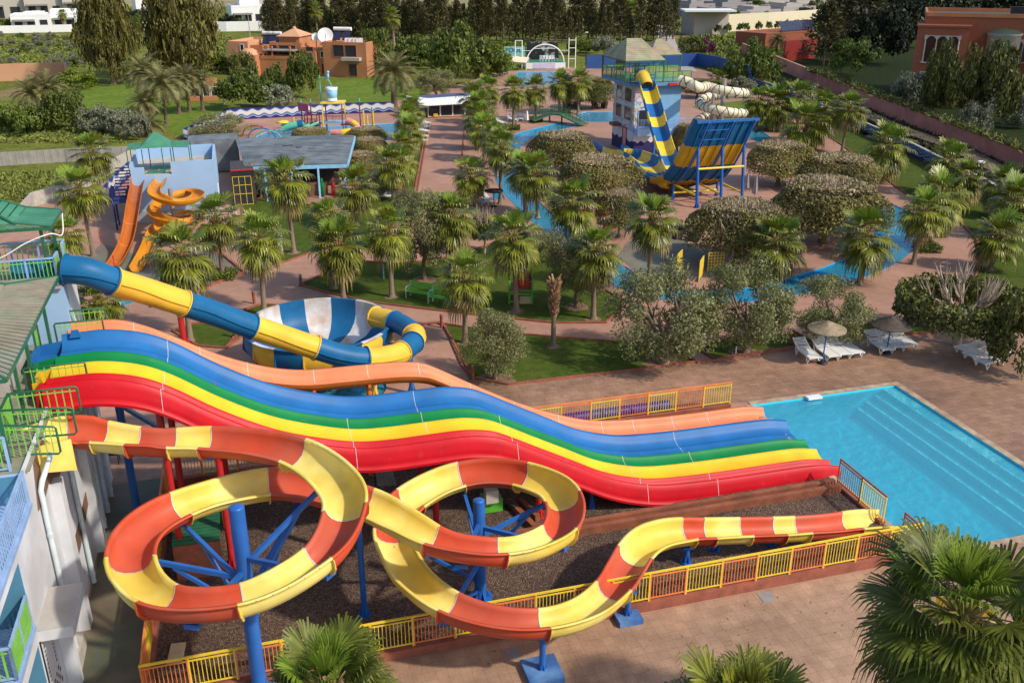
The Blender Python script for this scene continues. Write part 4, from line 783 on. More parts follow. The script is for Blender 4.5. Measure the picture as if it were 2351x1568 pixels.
for (x, y), z in zip([(355, 428), (358, 445), (395, 458), (437, 455), (455, 442), (430, 436), (380, 452), (352, 478), (365, 496), (405, 505), (440, 503), (455, 492), (425, 486), (385, 500), (355, 525), (335, 570), (312, 612)], [3.5, 3.2, 2.95, 2.78, 2.62, 2.45, 2.3, 2.1, 1.95, 1.82, 1.7, 1.58, 1.42, 1.25, 1.05, .7, .42]): sp_.append(P(x, y, z))
rt = chute('spiral_slide', 'amber open spiral slide winding round a grey pole in front of the slide house', sp_, 'amber_slide', w=.40, hgt_=.38, sections=5)
b = MB(); pc = P(405, 540); post(b, pc, pc+UP*3.35, .15, n=14); b.build('centre_pole', M['steel'], rt)
for z in (1.4, 2.4): b = MB(); b.beam(pc+UP*z, pc+EA*1.0+UP*(z+.05), .07); b.beam(pc+UP*z, pc-EA*.8+UP*(z+.15), .07); b.build('support_arm', M['steel'], rt)
# balcony frame on its left
root = thing('stair_tower', 'dark blue steel stair frame with railings left of the slide house', 'staircase', P(280, 520)); b = MB(); g = P(270, 528)
for i in (0, 1):
    for j in (0, 1): b.beam(g+EA*i*1.0+EB*j*1.4, g+EA*i*1.0+EB*j*1.4+UP*2.9, .12)
b.build('frame', M['navy'], root); b = MB(); b.box(g+EA*.5+EB*.7+UP*2.0, (1.3, 1.6, .12), ANG); b.build('landing', mat('steel_blue', (.04, .07, .25), rough=.5), root)
b = MB(); rail(b, g-EA*.1, g+EA*1.1, 2.06, .9, 12, 0, 0, .02, 2); rail(b, g-EA*.1, g-EA*.1+EB*1.4, 2.06, .9, 12, 0, 0, .02, 2); b.build('railing', M['navy'], root)
b = MB()
for k in range(10): b.box(g+EA*.5+EB*(1.5+k*.25)+UP*(2.1+k*.18), (1, .25, .04), ANG)
b.build('steps', M['navy'], root)
# ---- slate roofed bar and shop
root = thing('bar_building', 'low bar building under a wide grey corrugated roof with blue fascia', 'building', P(680, 420))
f0, f1, r0, r1 = P(562, 384, 2.7), P(797, 377, 2.7), P(648, 316, 3.1), P(814, 314, 3.1)
m0 = P(540, 318, 2.9); b = MB()
def rows(q, n, m=0, lap=.04):
    for k in range(n):
        u0, u1 = k/n, (k+1)/n; a, c, d, e = q[0]+(q[3]-q[0])*u0, q[1]+(q[2]-q[1])*u0, q[1]+(q[2]-q[1])*u1, q[0]+(q[3]-q[0])*u1
        b.hexa([a-UP*.06, c-UP*.06, d-UP*.06, e-UP*.06, a+UP*lap, c+UP*lap, d+UP*.005, e+UP*.005], m)
fm = P(583, 383, 2.7)+UP*.1
rows([fm, f1+UP*.1, r1+UP*.1, r0+UP*.1], 18); b.build('roof', M['slate'], root); b = MB()
rows([f0, fm-UP*.1, r0, m0], 3); b.build('roof', M['slate'], root); b = MB()
for k in range(13): u = k/13; b.beam(f0+(fm-UP*.1-f0)*u+UP*.06, m0+(r0-m0)*u+UP*.02, .05, .03)
b.build('roof_seam', M['slate'], root); b = MB()
for (u, v, l) in ((.3, .55, .5), (.46, .5, .5), (.62, .52, .4), (.8, .55, .45), (.13, .62, .8)): a = fm+(f1-fm)*u+(r0-fm)*v+UP*.12; b.beam(a, a+EA*l, .16, .05); b.beam(a, a+EB*.5, .06, .05)
b.build('roof_bracket', M['dark'], root)
b = MB(); b.beam(f0-UP*.14-EB*.05, f1-UP*.14-EB*.05, .08, .3); b.beam(f1-UP*.12+EA*.05, r1-UP*.12+EA*.05, .08, .35); b.build('fascia', M['sky_paint'], root)
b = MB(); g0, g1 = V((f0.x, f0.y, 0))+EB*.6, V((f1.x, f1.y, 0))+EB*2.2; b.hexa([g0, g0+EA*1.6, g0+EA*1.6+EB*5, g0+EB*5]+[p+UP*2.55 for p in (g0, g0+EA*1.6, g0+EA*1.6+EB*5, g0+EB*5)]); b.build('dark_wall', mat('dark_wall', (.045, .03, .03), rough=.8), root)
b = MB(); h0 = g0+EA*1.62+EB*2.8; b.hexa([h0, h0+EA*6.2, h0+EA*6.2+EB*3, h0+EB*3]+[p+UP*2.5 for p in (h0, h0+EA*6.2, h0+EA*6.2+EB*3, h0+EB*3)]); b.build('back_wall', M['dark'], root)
for k in range(4):
    b = MB(); x = V((f1.x, f1.y, 0))-EA*(.25+k*2.1)+EB*.2; b.beam(x, x+UP*2.55, .16); b.build('pillar', M['sky_paint'], root)
b = MB(); x = V((f1.x, f1.y, 0))-EA*5.6+EB*1.3; b.beam(x+UP*.55, x+EA*4+UP*.55, .5, 1.1); b.build('counter', M['brown_panel'], root)
for i, (c, u) in enumerate((('lane_green', 1.1), ('lane_red', 2.0), ('rail_yellow', 2.6))):
    b = MB(); g = V((f1.x, f1.y, 0))-EA*(3.2-u)+EB*.7; b.lathe(g, [(.0, 0), (.16, 0), (.16, 1.0), (.10, 1.25), (.13, 1.4), (.0, 1.55)], 10)
    tag(b.build('bar_figure', M[c]), ('tall green', 'red', 'yellow')[i]+' rounded stand under the bar roof', 'stand')
root = thing('shop_front', 'dark shop front with tall yellow framed windows beside the slide house', 'shop', P(545, 470)); A2 = P(538, 472); b = MB(); WS = 1.75
b.hexa([A2, A2+EA*WS, A2+EA*WS+EB*4, A2+EB*4]+[p+UP*2.75 for p in (A2, A2+EA*WS, A2+EA*WS+EB*4, A2+EB*4)]); b.build('wall', mat('shop_wall', (.05, .035, .035)), root)
b = MB(); b.beam(A2-EB*.04+UP*2.52, A2+EA*WS-EB*.04+UP*2.52, .06, .42); b.build('fascia', M['dark'], root); b = MB(); b.beam(A2-EB*.06+UP*2.79, A2+EA*WS-EB*.06+UP*2.79, .1, .1); b.build('red_trim', M['post_red'], root)
b = MB(); b.beam(A2-EB*.03+EA*.1+UP*1.15, A2-EB*.03+EA*1.5+UP*1.15, .02, 2.2); w_ = b.build('window', M['glass'], root); b = MB()
for k in range(4): x = A2-EB*.05+EA*(.08+k*.47); b.beam(x, x+UP*2.28, .035)
for z in (.05, .9, 1.6, 2.28): b.beam(A2-EB*.05+EA*.06+UP*z, A2-EB*.05+EA*1.51+UP*z, .035)
b.build('frame', M['rail_yellow'], w_)
b = MB(); a = P(430, 325, 3.0); c = P(545, 318, 3.0); b.hexa([p+UP*z for z in (-2.9, 0) for p in (a, c, c+EB*3, a+EB*3)]); tag(b.build('store_building', M['slate']), 'low grey roofed store behind the slide house', 'building')
# ---- white roofed cafe
root = thing('cafe_pavilion', 'glazed cafe with a bent white metal roof at the end of the avenue', 'cafe', P(1030, 268)); A = P(983, 271); B = A+EA*6.2; zt = hgt(985, 270, 240)
d, n, A, B = house(root, A, B, 4, zt, M['dark'])
for k in range(4): opening(root, A, d, n, .75+k*1.55, .18, 1.4, zt-.3, 'glass', 'cream', 'window')
b = MB(); q = P(955, 262); b.hexa([q, A, A+n*4, q+n*3]+[p+UP*zt for p in (q, A, A+n*4, q+n*3)]); b.build('blue_wall', M['navy'], root)
b = MB(); rA, rB = A-n*1.0+UP*(zt+.05)-d*.6, B-n*1.0+UP*(zt+.15)+d*.3; rC, rD = A+n*1.4+UP*(zt+.55)+d*.4, B+n*1.4+UP*(zt+.75)+d*.4
b.hexa([p-UP*.06 for p in (rA, rB, rD, rC)]+[rA, rB, rD, rC]); 
for k in range(22): b.beam(rA+(rB-rA)*(k/21)+UP*.02, rC+(rD-rC)*(k/21)+UP*.02, .05, .04)
e = rA-d*1.6+UP*.25+n*.6; e2 = rC-d*2.6+UP*.3+n*1.0; b.hexa([p-UP*.06 for p in (e, rA, rC, e2)]+[e, rA, rC, e2]); b.build('white_roof', M['white_paint'], root)
b = MB(); b.hexa([p-UP*.06 for p in (rC, rD, rD+n*3, rC+n*3-d*2)]+[rC-UP*.01, rD-UP*.01, rD+n*3-UP*.5, rC+n*3-d*2-UP*.5]); b.build('blue_roof', mat('roof_blue', (.07, .09, .20), rough=.5), root)
b = MB(); b.beam(A-n*.1+UP*.06, B-n*.1+UP*.06, .3, .12); b.build('step', M['kerb_red'], root)
b = MB(); b.box(A+d*.9-n*.2+UP*.3, (.5, .3, .35), 0); tag(b.build('display_box', M['rail_yellow']), 'yellow box standing in front of the cafe window', 'box')
# ---- orange villa
root = thing('garden_villa', 'two storey terracotta villa with rooftop solar heaters and satellite dishes', 'villa', P(690, 180))
Va, Vb = P(528, 168), P(846, 178); D_ = (Vb-Va).normalized(); Nn = V((-D_.y, D_.x, 0)); vl = (Vb-Va).length
def vx(x): return Va+D_*(vl*(x-528)/318)
k_ = vl/318
def vb(x0, x1, off, dep, h, m='terracotta', z0=0.0, name='wall', par=.35):
    b = MB(); q = [vx(x0)+Nn*off, vx(x1)+Nn*off, vx(x1)+Nn*(off+dep), vx(x0)+Nn*(off+dep)]; b.hexa([p+UP*z0 for p in q]+[p+UP*h for p in q])
    if par:
        for i in range(4): b.beam(q[i]+UP*(h+par/2)+(q[(i+2) % 4]-q[i]).normalized()*.16, q[(i+1) % 4]+UP*(h+par/2)+(q[(i+3) % 4]-q[(i+1) % 4]).normalized()*.16, .22, par)
    b.build(name, M[m], root); return q
H2 = 4.85
vb(528, 577, .0, 9, H2-.1, 'ochre_wall'); vb(577, 618, .6, 8, H2-.7); vb(618, 692, 1.2, 8, H2-.2); vb(692, 750, .3, 8, H2-.8); vb(750, 846, -.4, 9, H2+.2)
vb(549, 612, -3.0, 3.5, 2.9); vb(612, 690, -1.6, 2.7, 2.6, par=.5); vb(709, 734, -.5, .9, H2-1.3)
b = MB(); b.lathe(vx(588)-Nn*1.4+UP*3.0, [(1.7, 0), (1.6, .4), (1.25, .85), (.7, 1.15), (0, 1.25)], 20); b.build('dome', M['ochre_wall'], root)
b = MB(); q = [vx(618)-Nn*1.6, vx(690)-Nn*1.6, vx(690)+Nn*1.3, vx(618)+Nn*1.3]; b.hexa([p+UP*(H2-1.0) for p in q]+[p+UP*(H2-.86) for p in q]); b.build('terrace_roof', M['greige_dark'], root)
for x in (620, 641, 682):
    b = MB(); p = vx(x)-Nn*1.35; b.lathe(p, [(.16, 3.05), (.14, 4.3), (.24, 4.55), (.24, 4.6)], 10); b.build('column', M['terracotta'], root)
q = vb(641, 688, 1.4, 4.5, H2+1.1, 'terracotta', H2-.3, 'roof_lantern', 0); b = MB(); cen = sum(q, V())/4; o = [c+(c-cen)*.16+UP*(H2+1.1) for c in q]; ap = cen+UP*(H2+2.3)
b.add(o+[ap], [(0, 1, 4), (1, 2, 4), (2, 3, 4), (3, 0, 4), (3, 2, 1, 0)]); b.sphere(ap-UP*.1, .35, 8, 5); b.build('lantern_roof', M['ochre_wall'], root)
b = MB()
for k in range(10): p = q[0]+(q[1]-q[0])*((k+.8)/11)-Nn*.02; b.beam(p+UP*(H2+.25), p+UP*(H2+.75), .22, .04)
b.build('lantern_slots', M['terracotta_dark'], root)
for x, z, w_, h_, off in ((563, 3.6, .6, 1.0, 0), (567, .5, .7, 1.5, -3.0), (585, .5, 1.0, 1.5, -3.0), (628, 2.9, 1.2, 1.6, 1.2), (660, 2.9, 2.9, 1.6, 1.2), (721, 2.6, 1.2, 1.9, -.5), (744, 2.9, .5, .9, .3), (746, .4, .7, 1.4, .3), (785, 3.2, 1.8, 1.7, -.4), (812, 3.2, 1.9, 1.7, -.4), (540, .5, .9, 1.2, 0), (815, .2, 1.3, 1.8, -.4)):
    opening(root, vx(x)+Nn*off, D_, Nn, 0, z, w_, h_, 'glass', 'white_paint' if w_ < .65 else 'terracotta_dark')
b = MB(); q = [vx(795)-Nn*1.4, vx(835)-Nn*1.4, vx(835)-Nn*.41, vx(795)-Nn*.41]; b.hexa([p+UP*2.6 for p in q]+[p+UP*3.1 for p in q]); b.build('balcony', M['stone'], root)
for i, (x, of, zz) in enumerate(((597, 3, 0), (606, 3, 0), (621, 3, 0), (763, 3, .9), (783, 3, .9))):
    r_ = thing('solar_heater', ('dark solar water heater panel at the left end of the villa roof row', 'solar water heater with white tank, second from the left on the villa roof', 'solar water heater next to the villa roof lantern', 'solar water heater beside the big satellite dish', 'rightmost solar water heater on the villa roof')[i], 'solar heater', vx(x)+Nn*of+UP*(H2-.5+zz), group='solar heaters on the villa roof')
    o = vx(x)+Nn*of+UP*(H2-.4+zz); b = MB(); b.hexa([o-D_*.6, o+D_*.6, o+D_*.6+Nn*.06, o-D_*.6+Nn*.06, o-D_*.6+Nn*.9+UP*1.5, o+D_*.6+Nn*.9+UP*1.5, o+D_*.6+Nn*.96+UP*1.5, o-D_*.6+Nn*.96+UP*1.5]); b.build('panel', M['solar'], r_)
    b = MB(); b.tube([o-D_*.75+Nn*.95+UP*1.75, o+D_*.75+Nn*.95+UP*1.75], .3, 12); b.build('tank', M['white_paint'], r_)
for i, (x, r_, lb) in enumerate(((741, 1.25, 'large round white satellite dish on the villa roof'), (719, .7, 'smaller white satellite dish left of the large one on the villa roof'))):
    o = vx(x)+Nn*2.6+UP*(H2+1.3-.3*i); rt = thing('satellite_dish', lb, 'satellite dish', o-UP*1.6); b = MB(); ax = V((.15, -.9, .35)).normalized(); a = ax.cross(UP).normalized(); c = a.cross(ax)
    vs = [o-ax*.3]; fs = []
    for j in (1, 2, 3): vs += [o+ax*(-.3+.3*(j/3)**2)+(a*cos(2*pi*t/24)+c*sin(2*pi*t/24))*r_*j/3 for t in range(24)]
    fs += [(0, 1+t, 1+(t+1) % 24) for t in range(24)]+[(1+24*j+t, 1+24*j+24+t, 1+24*j+24+(t+1) % 24, 1+24*j+(t+1) % 24) for j in range(2) for t in range(24)]
    b.add(vs, fs, 0, True); b.build('dish', M['white_paint'], rt); b = MB(); b.tube([o-UP*1.8, o-ax*.3], .08, 8); b.tube([o-ax*.3-c*r_*.8, o+ax*1.0], .04, 6); b.build('mast', M['steel'], rt)
for i, x in enumerate((792, 800, 810, 817)):
    b = MB(); o = vx(x)+Nn*2.5; b.box(o+UP*(H2+.55), (1.0, .7, .8)); tag(b.build('air_conditioner', M['white_paint']), 'white air conditioner box in the row at the right of the villa roof', 'air conditioner', 'air conditioners on the villa roof')
# small garden house
root = thing('garden_house', 'small terracotta garden house with wide windows behind the date palms', 'building', P(475, 232)); d, n, A, B = house(root, P(443, 232), P(494, 231), 3.4, 2.35, M['terracotta'], par=.25)
for u in (.8, 1.9, 3.0): opening(root, A, d, n, u, .6, .8, 1.2, 'glass', 'white_paint')
b = MB(); b.beam(A-d*.6-n*.3+UP*.3, B+d*.4-n*.3+UP*.3, .2, .6); tag(b.build('garden_wall', M['terracotta']), 'low terracotta wall in front of the small garden house', 'wall')
# ---- red brick coloured mansion, right
root = thing('arcade_mansion', 'terracotta mansion with triple horseshoe arch windows behind the right garden trees', 'building', P(2200, 235))
Ra = P(2083, 233); Rd = V((.93, -.37, 0)); Rn = V((.37, .93, 0)); RH = hgt(2083, 233, 62)
def rb(u0, u1, off, dep, h, m='brick_terra', z0=0.0, name='wall'):
    b = MB(); q = [Ra+Rd*u0+Rn*off, Ra+Rd*u1+Rn*off, Ra+Rd*u1+Rn*(off+dep), Ra+Rd*u0+Rn*(off+dep)]; b.hexa([p+UP*z0 for p in q]+[p+UP*h for p in q]); b.build(name, M[m], root); return q
rb(0, 6.2, 0, 7, RH); rb(.8, 24, 2.2, 14, RH+1.2); rb(15, 21, .4, 4, RH-.2); rb(23.5, 40, -3, 16, RH+.2); 
q = rb(-.2, 6.4, -.2, 7.2, RH+.25, z0=RH+.003, name='cornice'); q = [Ra+Rd*.8+Rn*2.2, Ra+Rd*24+Rn*2.2, Ra+Rd*24+Rn*16, Ra+Rd*.8+Rn*16]
b = MB()
for k in range(4): b.beam(q[k]+UP*(RH+1.45), q[(k+1) % 4]+UP*(RH+1.45), .3, .5)
b.build('parapet', M['terracotta'], root); rb(2, 23, 3.2, 11, RH+1.26, 'green_tile', RH+1.203, 'roof_tiles')
b = MB(); b.lathe(Ra+Rd*10.5+Rn*2.0, [(2.0, 0), (2.0, RH-1.0), (2.15, RH-.9), (2.15, RH-.6)], 16); b.build('round_bay', M['stone'], root); b = MB(); b.lathe(Ra+Rd*10.5+Rn*2.0+UP*(RH-.6), [(2.2, 0), (1.3, .35), (0, .5)], 16); b.build('bay_roof', M['green_tile'], root)
def arches(u, z, w_, h_, off, mtl='cream'):
    o = Ra+Rd*u+Rn*(off-.05); b = MB(); b.beam(o+UP*(z+h_+.12)-Rd*(1.5*w_+.2), o+UP*(z+h_+.12)+Rd*(1.5*w_+.2), .12, .5)
    for k in range(4): x = o+Rd*(k-1.5)*w_; b.beam(x+UP*z, x+UP*(z+h_), .16, .14)
    b.beam(o+UP*(z-.08)-Rd*(1.5*w_+.3), o+UP*(z-.08)+Rd*(1.5*w_+.3), .3, .16); f = b.build('window', M['stone'], root); b = MB()
    for k in range(3):
        x = o+Rd*(k-1)*w_-Rn*.09; c = x+UP*(z+h_-.28); r_ = w_*.42
        pts = [x-Rd*w_*.36+UP*z, x+Rd*w_*.36+UP*z]+[c+Rd*r_*cos(a)+UP*r_*sin(a) for a in [radians(t) for t in range(-35, 216, 20)]]
        b.add(pts, [tuple(range(len(pts)))])
    b.build('pane', mat('arch_pane', (.06, .02, .02), rough=.15), f)
arches(3.1, RH-4.4, 1.35, 3.0, 0); arches(3.1, RH-9.0, 1.3, 3.0, 0); arches(18, RH-4.0, 1.4, 3.0, .4); arches(27, RH-4.2, 1.5, 3.2, -3); arches(13.4, RH-4.2, 1.0, 2.4, 2.2); arches(27, RH-9, 1.5, 3.0, -3)
for k in range(3): b = MB(); b.box(Ra+Rd*(12+k*4)+Rn*8+UP*(RH+1.8), (1.6, 1, 1.1), -.38); b.build('roof_equipment', M['dark'], root)
# ---- stage
root = thing('stage', 'open air stage with a white tubular arch and a black and white picture backdrop', 'stage', P(1253, 158)); G0, G1 = P(1207, 159), P(1298, 158); sd = (G1-G0).normalized(); sn = V((-sd.y, sd.x, 0)); L_ = (G1-G0).length; sm_ = (G0+G1)/2
b = MB(); q = [G0, G1, G1+sn*6, G0+sn*6]; b.hexa(q+[p+UP*1.0 for p in q]); b.build('platform', M['white_paint'], root); b = MB(); q = [p+UP*1.001 for p in (G0+sn*.1, G1+sn*.1, G1+sn*6, G0+sn*6)]; b.hexa(q+[p+UP*.03 for p in q]); b.build('stage_carpet', M['roof_green'], root)
b = MB(); b.beam(G0+sd*1.3-sn*.03+UP*.5, G0+sd*(L_-1.8)-sn*.03+UP*.5, .04, .9); b.build('front_banner', mat('lilac', (.55, .50, .66), rough=.6), root)
arc = [sm_+sn*.6+sd*(L_*.47*cos(a))+UP*(1.0+3.0*sin(a)) for a in [pi*k/24 for k in range(25)]]
b = MB(); b.tube(arc, .11, 10); b.beam(sm_+sn*.6-sd*L_*.28+UP*3.35, sm_+sn*.6+sd*L_*.28+UP*3.35, .09); b.build('arch', M['white_paint'], root)
for sg, p in ((-1, G0), (1, G1)):
    b = MB(); x = p+sd*sg*.6+sn*.4
    for o in (0, 1.2): b.beam(x+sd*sg*o, x+sd*sg*o+UP*(4.7 if sg < 0 else 5.1), .12)
    for z in (1.6, 3.4, 4.7): b.beam(x+UP*z, x+sd*sg*1.2+UP*z, .1)
    b.beam(x+UP*3.0, x-sd*sg*(1.5)+UP*3.0, .07); b.build('light_tower', M['white_paint'], root)
BW = bpy.data.materials.new('picture'); BW.use_nodes = True; nt = BW.node_tree; n1 = nt.nodes.new('ShaderNodeTexNoise'); n1.inputs['Scale'].default_value = 1.1; n1.inputs['Detail'].default_value = 3; cr = nt.nodes.new('ShaderNodeValToRGB'); cr.color_ramp.elements[0].position = .52; cr.color_ramp.elements[0].color = (.008, .008, .008, 1); cr.color_ramp.elements[1].position = .66; cr.color_ramp.elements[1].color = (.4, .4, .4, 1)
nt.links.new(nt.nodes.new('ShaderNodeTexCoord').outputs['Object'], n1.inputs[0]); nt.links.new(n1.outputs[0], cr.inputs[0]); nt.links.new(cr.outputs[0], nt.nodes['Principled BSDF'].inputs['Base Color'])
b = MB(); o = sm_+sn*4.6; b.hexa([o-sd*3.0+UP*1.1, o+sd*3.0+UP*1.1, o+sd*3.0+sn*.1+UP*1.1, o-sd*3.0+sn*.1+UP*1.1, o-sd*2.7+UP*4.1, o+sd*2.7+UP*4.1, o+sd*2.7+sn*.1+UP*4.1, o-sd*2.7+sn*.1+UP*4.1]); b.build('backdrop', BW, root)
for i in range(5):
    t = thing('stage_chair', 'white chair in the row standing on the stage', 'chair', sm_+sd*(-.6+i*.55)+sn*1.6+UP*1.03, group='white chairs on the stage'); o = sm_+sd*(-.6+i*.55)+sn*1.6+UP*1.03; b = MB(); b.box(o+UP*.45, (.46, .46, .05)); b.build('seat', M['white_paint'], t); b = MB(); b.box(o+sn*.22+UP*.75, (.46, .05, .55)); b.build('backrest', M['white_paint'], t)
    b = MB()
    for x_ in (-.19, .19):
        for y_ in (-.19, .19): b.beam(o+sd*x_+sn*y_, o+sd*x_+sn*y_+UP*.44, .05)
    b.build('legs', M['white_paint'], t)
root = thing('pool_sign', 'turquoise sign board reading POOL left of the stage', 'sign', P(1178, 152)); o = P(1179, 152); b = MB(); b.box(o+UP*2.2, (4.0, .1, 2.2), 0); b.build('board', mat('sign_blue', (.20, .52, .58), rough=.5, alt=(.3, .6, .45), altscale=.6), root)
for x_ in (-1.6, 1.6): b = MB(); b.beam(o+V((x_, .1, 0)), o+V((x_, .1, 1.2)), .1); b.build('post', M['steel'], root)
def text(body, loc, size, m, parent, rz=0.0, depth=.01):
    c = bpy.data.curves.new('lettering', 'FONT'); c.body = body; c.size = size; c.extrude = depth; c.align_x = 'CENTER'; t_ = bpy.data.objects.new('lettering', c)
    me = bpy.data.meshes.new_from_object(t_); bpy.data.objects.remove(t_); me.materials.clear(); me.materials.append(M[m])
    me.transform(world_of(parent).inverted() @ Matrix.Translation(V(loc)) @ Matrix.Rotation(rz, 4, 'Z') @ Matrix.Rotation(pi/2, 4, 'X'))
    o_ = bpy.data.objects.new('lettering', me); COL.objects.link(o_); o_.parent = parent; return o_
text('POOL', o+V((0, -.07, 2.35)), 1.1, 'navy', root)
b = MB(); o2 = P(1150, 150); b.box(o2+UP*1.6, (2.6, .1, 1.6)); tag(b.build('sign_board', mat('sign_green', (.25, .55, .42))), 'blank pale green board beside the POOL sign', 'sign'); 
b = MB(); o2 = P(1180, 162); b.add([o2+V((-3, 0, 1.6)), o2+V((2.2, -.5, 1.3)), o2+V((2.6, 2.5, 1.9)), o2+V((-2, 2.5, 2.3)), o2+V((-3, 0, 1.57)), o2+V((2.2, -.5, 1.27)), o2+V((2.6, 2.5, 1.87)), o2+V((-2, 2.5, 2.27))], [(0, 1, 2, 3), (7, 6, 5, 4), (0, 4, 5, 1), (1, 5, 6, 2), (2, 6, 7, 3), (3, 7, 4, 0)])
for x_, y_, z_ in ((-2.9, .05, 1.56), (2.1, -.4, 1.26), (2.5, 2.4, 1.86)): b.beam(o2+V((x_, y_, 0)), o2+V((x_, y_, z_)), .08)
tag(b.build('shade_sail', M['cream_wall']), 'cream shade sail under the POOL sign', 'shade sail')
# ------------------------------------------------------------------ slide tower in the ring of the river
TS, TT, TE, TF = 9.42, 53.7, 14.3, 59.2                 # grid extents of the tower
DZ = 6.95
root = thing('slide_tower', 'three storey light blue slide tower with a mosaic painted side and balconies', 'tower', S(12, 56, 0))
b = MB(); sbox(b, TS, TE, TT, TF, 0, DZ-.3); b.build('wall', mat('tower_blue', (.17, .38, .62), rough=.75, var=.06), root)
MOS = bpy.data.materials.new('mosaic'); MOS.use_nodes = True; nt = MOS.node_tree; N, L = nt.nodes, nt.links
tc = N.new('ShaderNodeTexCoord'); v1 = N.new('ShaderNodeTexVoronoi'); v1.inputs['Scale'].default_value = 2.3; v2 = N.new('ShaderNodeTexVoronoi'); v2.feature = 'DISTANCE_TO_EDGE'; v2.inputs['Scale'].default_value = 2.3
for v_ in (v1, v2): L.new(tc.outputs['Object'], v_.inputs['Vector'])
sp = N.new('ShaderNodeSeparateColor'); L.new(v1.outputs['Color'], sp.inputs[0]); cr = N.new('ShaderNodeValToRGB'); cr.color_ramp.interpolation = 'CONSTANT'; e = cr.color_ramp.elements
e[0].color = (.55, .40, .48, 1); e[1].position = .25; e[1].color = (.42, .58, .62, 1)
for p_, c_ in ((.45, (.62, .55, .62)), (.62, (.30, .42, .62)), (.75, (.55, .38, .16)), (.85, (.58, .58, .60))): x = e.new(p_); x.color = (*c_, 1)
L.new(sp.outputs[0], cr.inputs[0]); gt = N.new('ShaderNodeMath'); gt.operation = 'GREATER_THAN'; gt.inputs[1].default_value = .035; L.new(v2.outputs['Distance'], gt.inputs[0])
mx = N.new('ShaderNodeMix'); mx.data_type = 'RGBA'; L.new(gt.outputs[0], mx.inputs['Factor']); mx.inputs['A'].default_value = (.10, .10, .14, 1); L.new(cr.outputs[0], mx.inputs['B']); L.new(mx.outputs['Result'], N['Principled BSDF'].inputs['Base Color'])
b = MB(); sbox(b, TS-.05, TS-.003, TT-.05, TF, 2.2, DZ-.3); sbox(b, TS-.05, TS+1.0, TT-.06, TT-.003, 2.2, DZ-.3); b.build('mosaic_front', MOS, root)
wav = striped('wave_plinth', [(0, (.02, .012, .10)), (.55, (.60, .60, .60))], 2, 2.2, .7, .10, 7)
b = MB(); sbox(b, TS-.06, TS-.004, TT-.06, TF, 0, 2.19); sbox(b, TS-.06, TE+.05, TT-.06, TT-.004, 0, 2.19); b.build('plinth', wav, root)
for u, z in ((.9, 5.0), (.9, 3.2), (3.3, 5.0), (3.3, 3.2)): opening(root, S(TS-.05, TF), -EB, EA, 5.5-u-.6, z, 1.7 if u < 1 else 1.4, 1.25, 'glass', 'greige', 'window')
opening(root, S(TS-.06, TF), -EB, EA, 3.4, .1, .9, 2.2, 'pink', 'maroon', 'door')
b = MB(); sbox(b, TS-.9, TS-.07, TT+3.1, TT+4.3, 2.3, 2.6); b.build('door_roof', M['kerb_red'], root)
for z, s0, s1, dd in ((2.6, TS+.05, TS+2.0, .9), (2.6, TS+3.4, TE+.2, .9)):
    b = MB(); sbox(b, s0, s1, TT-dd, TT-.062, z-.7, z); b.build('balcony', M['wall_blue'], root); b = MB(); rail(b, S(s0, TT-dd+.04), S(s1, TT-dd+.04), z, .9, 20, 0, 0, .02, 3); b.build('balcony_railing', M['rail_blue'], root)
    if s0 < TS+1: opening(root, S(s0, TT-.062), EA, EB, (s1-s0)/2, z+.1, 1.2, 1.6, 'glass', 'wall_blue', 'window')
d1, d2, d3 = P(1390, 172, DZ), P(1437, 190, DZ), P(1548, 196, DZ)
s1, t1 = toS(d2); s3, _ = toS(d3); _, t0_ = toS(d1)
SD = s1; b = MB(); sbox(b, SD, TE+.8, TT-.6, t0_, DZ-.3, DZ); b.build('deck', mat('deck_blue', (.12, .22, .42), rough=.7), root)
b = MB(); sbox(b, TS+3.2, TE+1.5, TT-.75, TT-.605, DZ-.28, DZ-.06); b.build('red_beam', M['post_red'], root)
b = MB(); rail(b, S(SD+.08, TT-.5), S(SD+.08, t0_), DZ, 1.0, 34, 0, 1, .03, 6); rail(b, S(SD+.08, TT-.5), S(SD+.9, TT-.5), DZ, 1.0, 8, 0, 1, .03, 1); rail(b, S(SD+2.6, TT-.5), S(TE+.7, TT-.5), DZ, 1.0, 34, 0, 1, .03, 4); rail(b, S(SD+.08, t0_), S(TE+.7, t0_), DZ, 1.0, 40, 0, 1, .03, 5); rail(b, S(SD+1.5, TT+2.4), S(TE+.7, TT+2.4), DZ, 1.3, 30, 0, 1, .04, 4)
b.build('deck_railing', [M['rail_green'], M['rail_lime']], root)
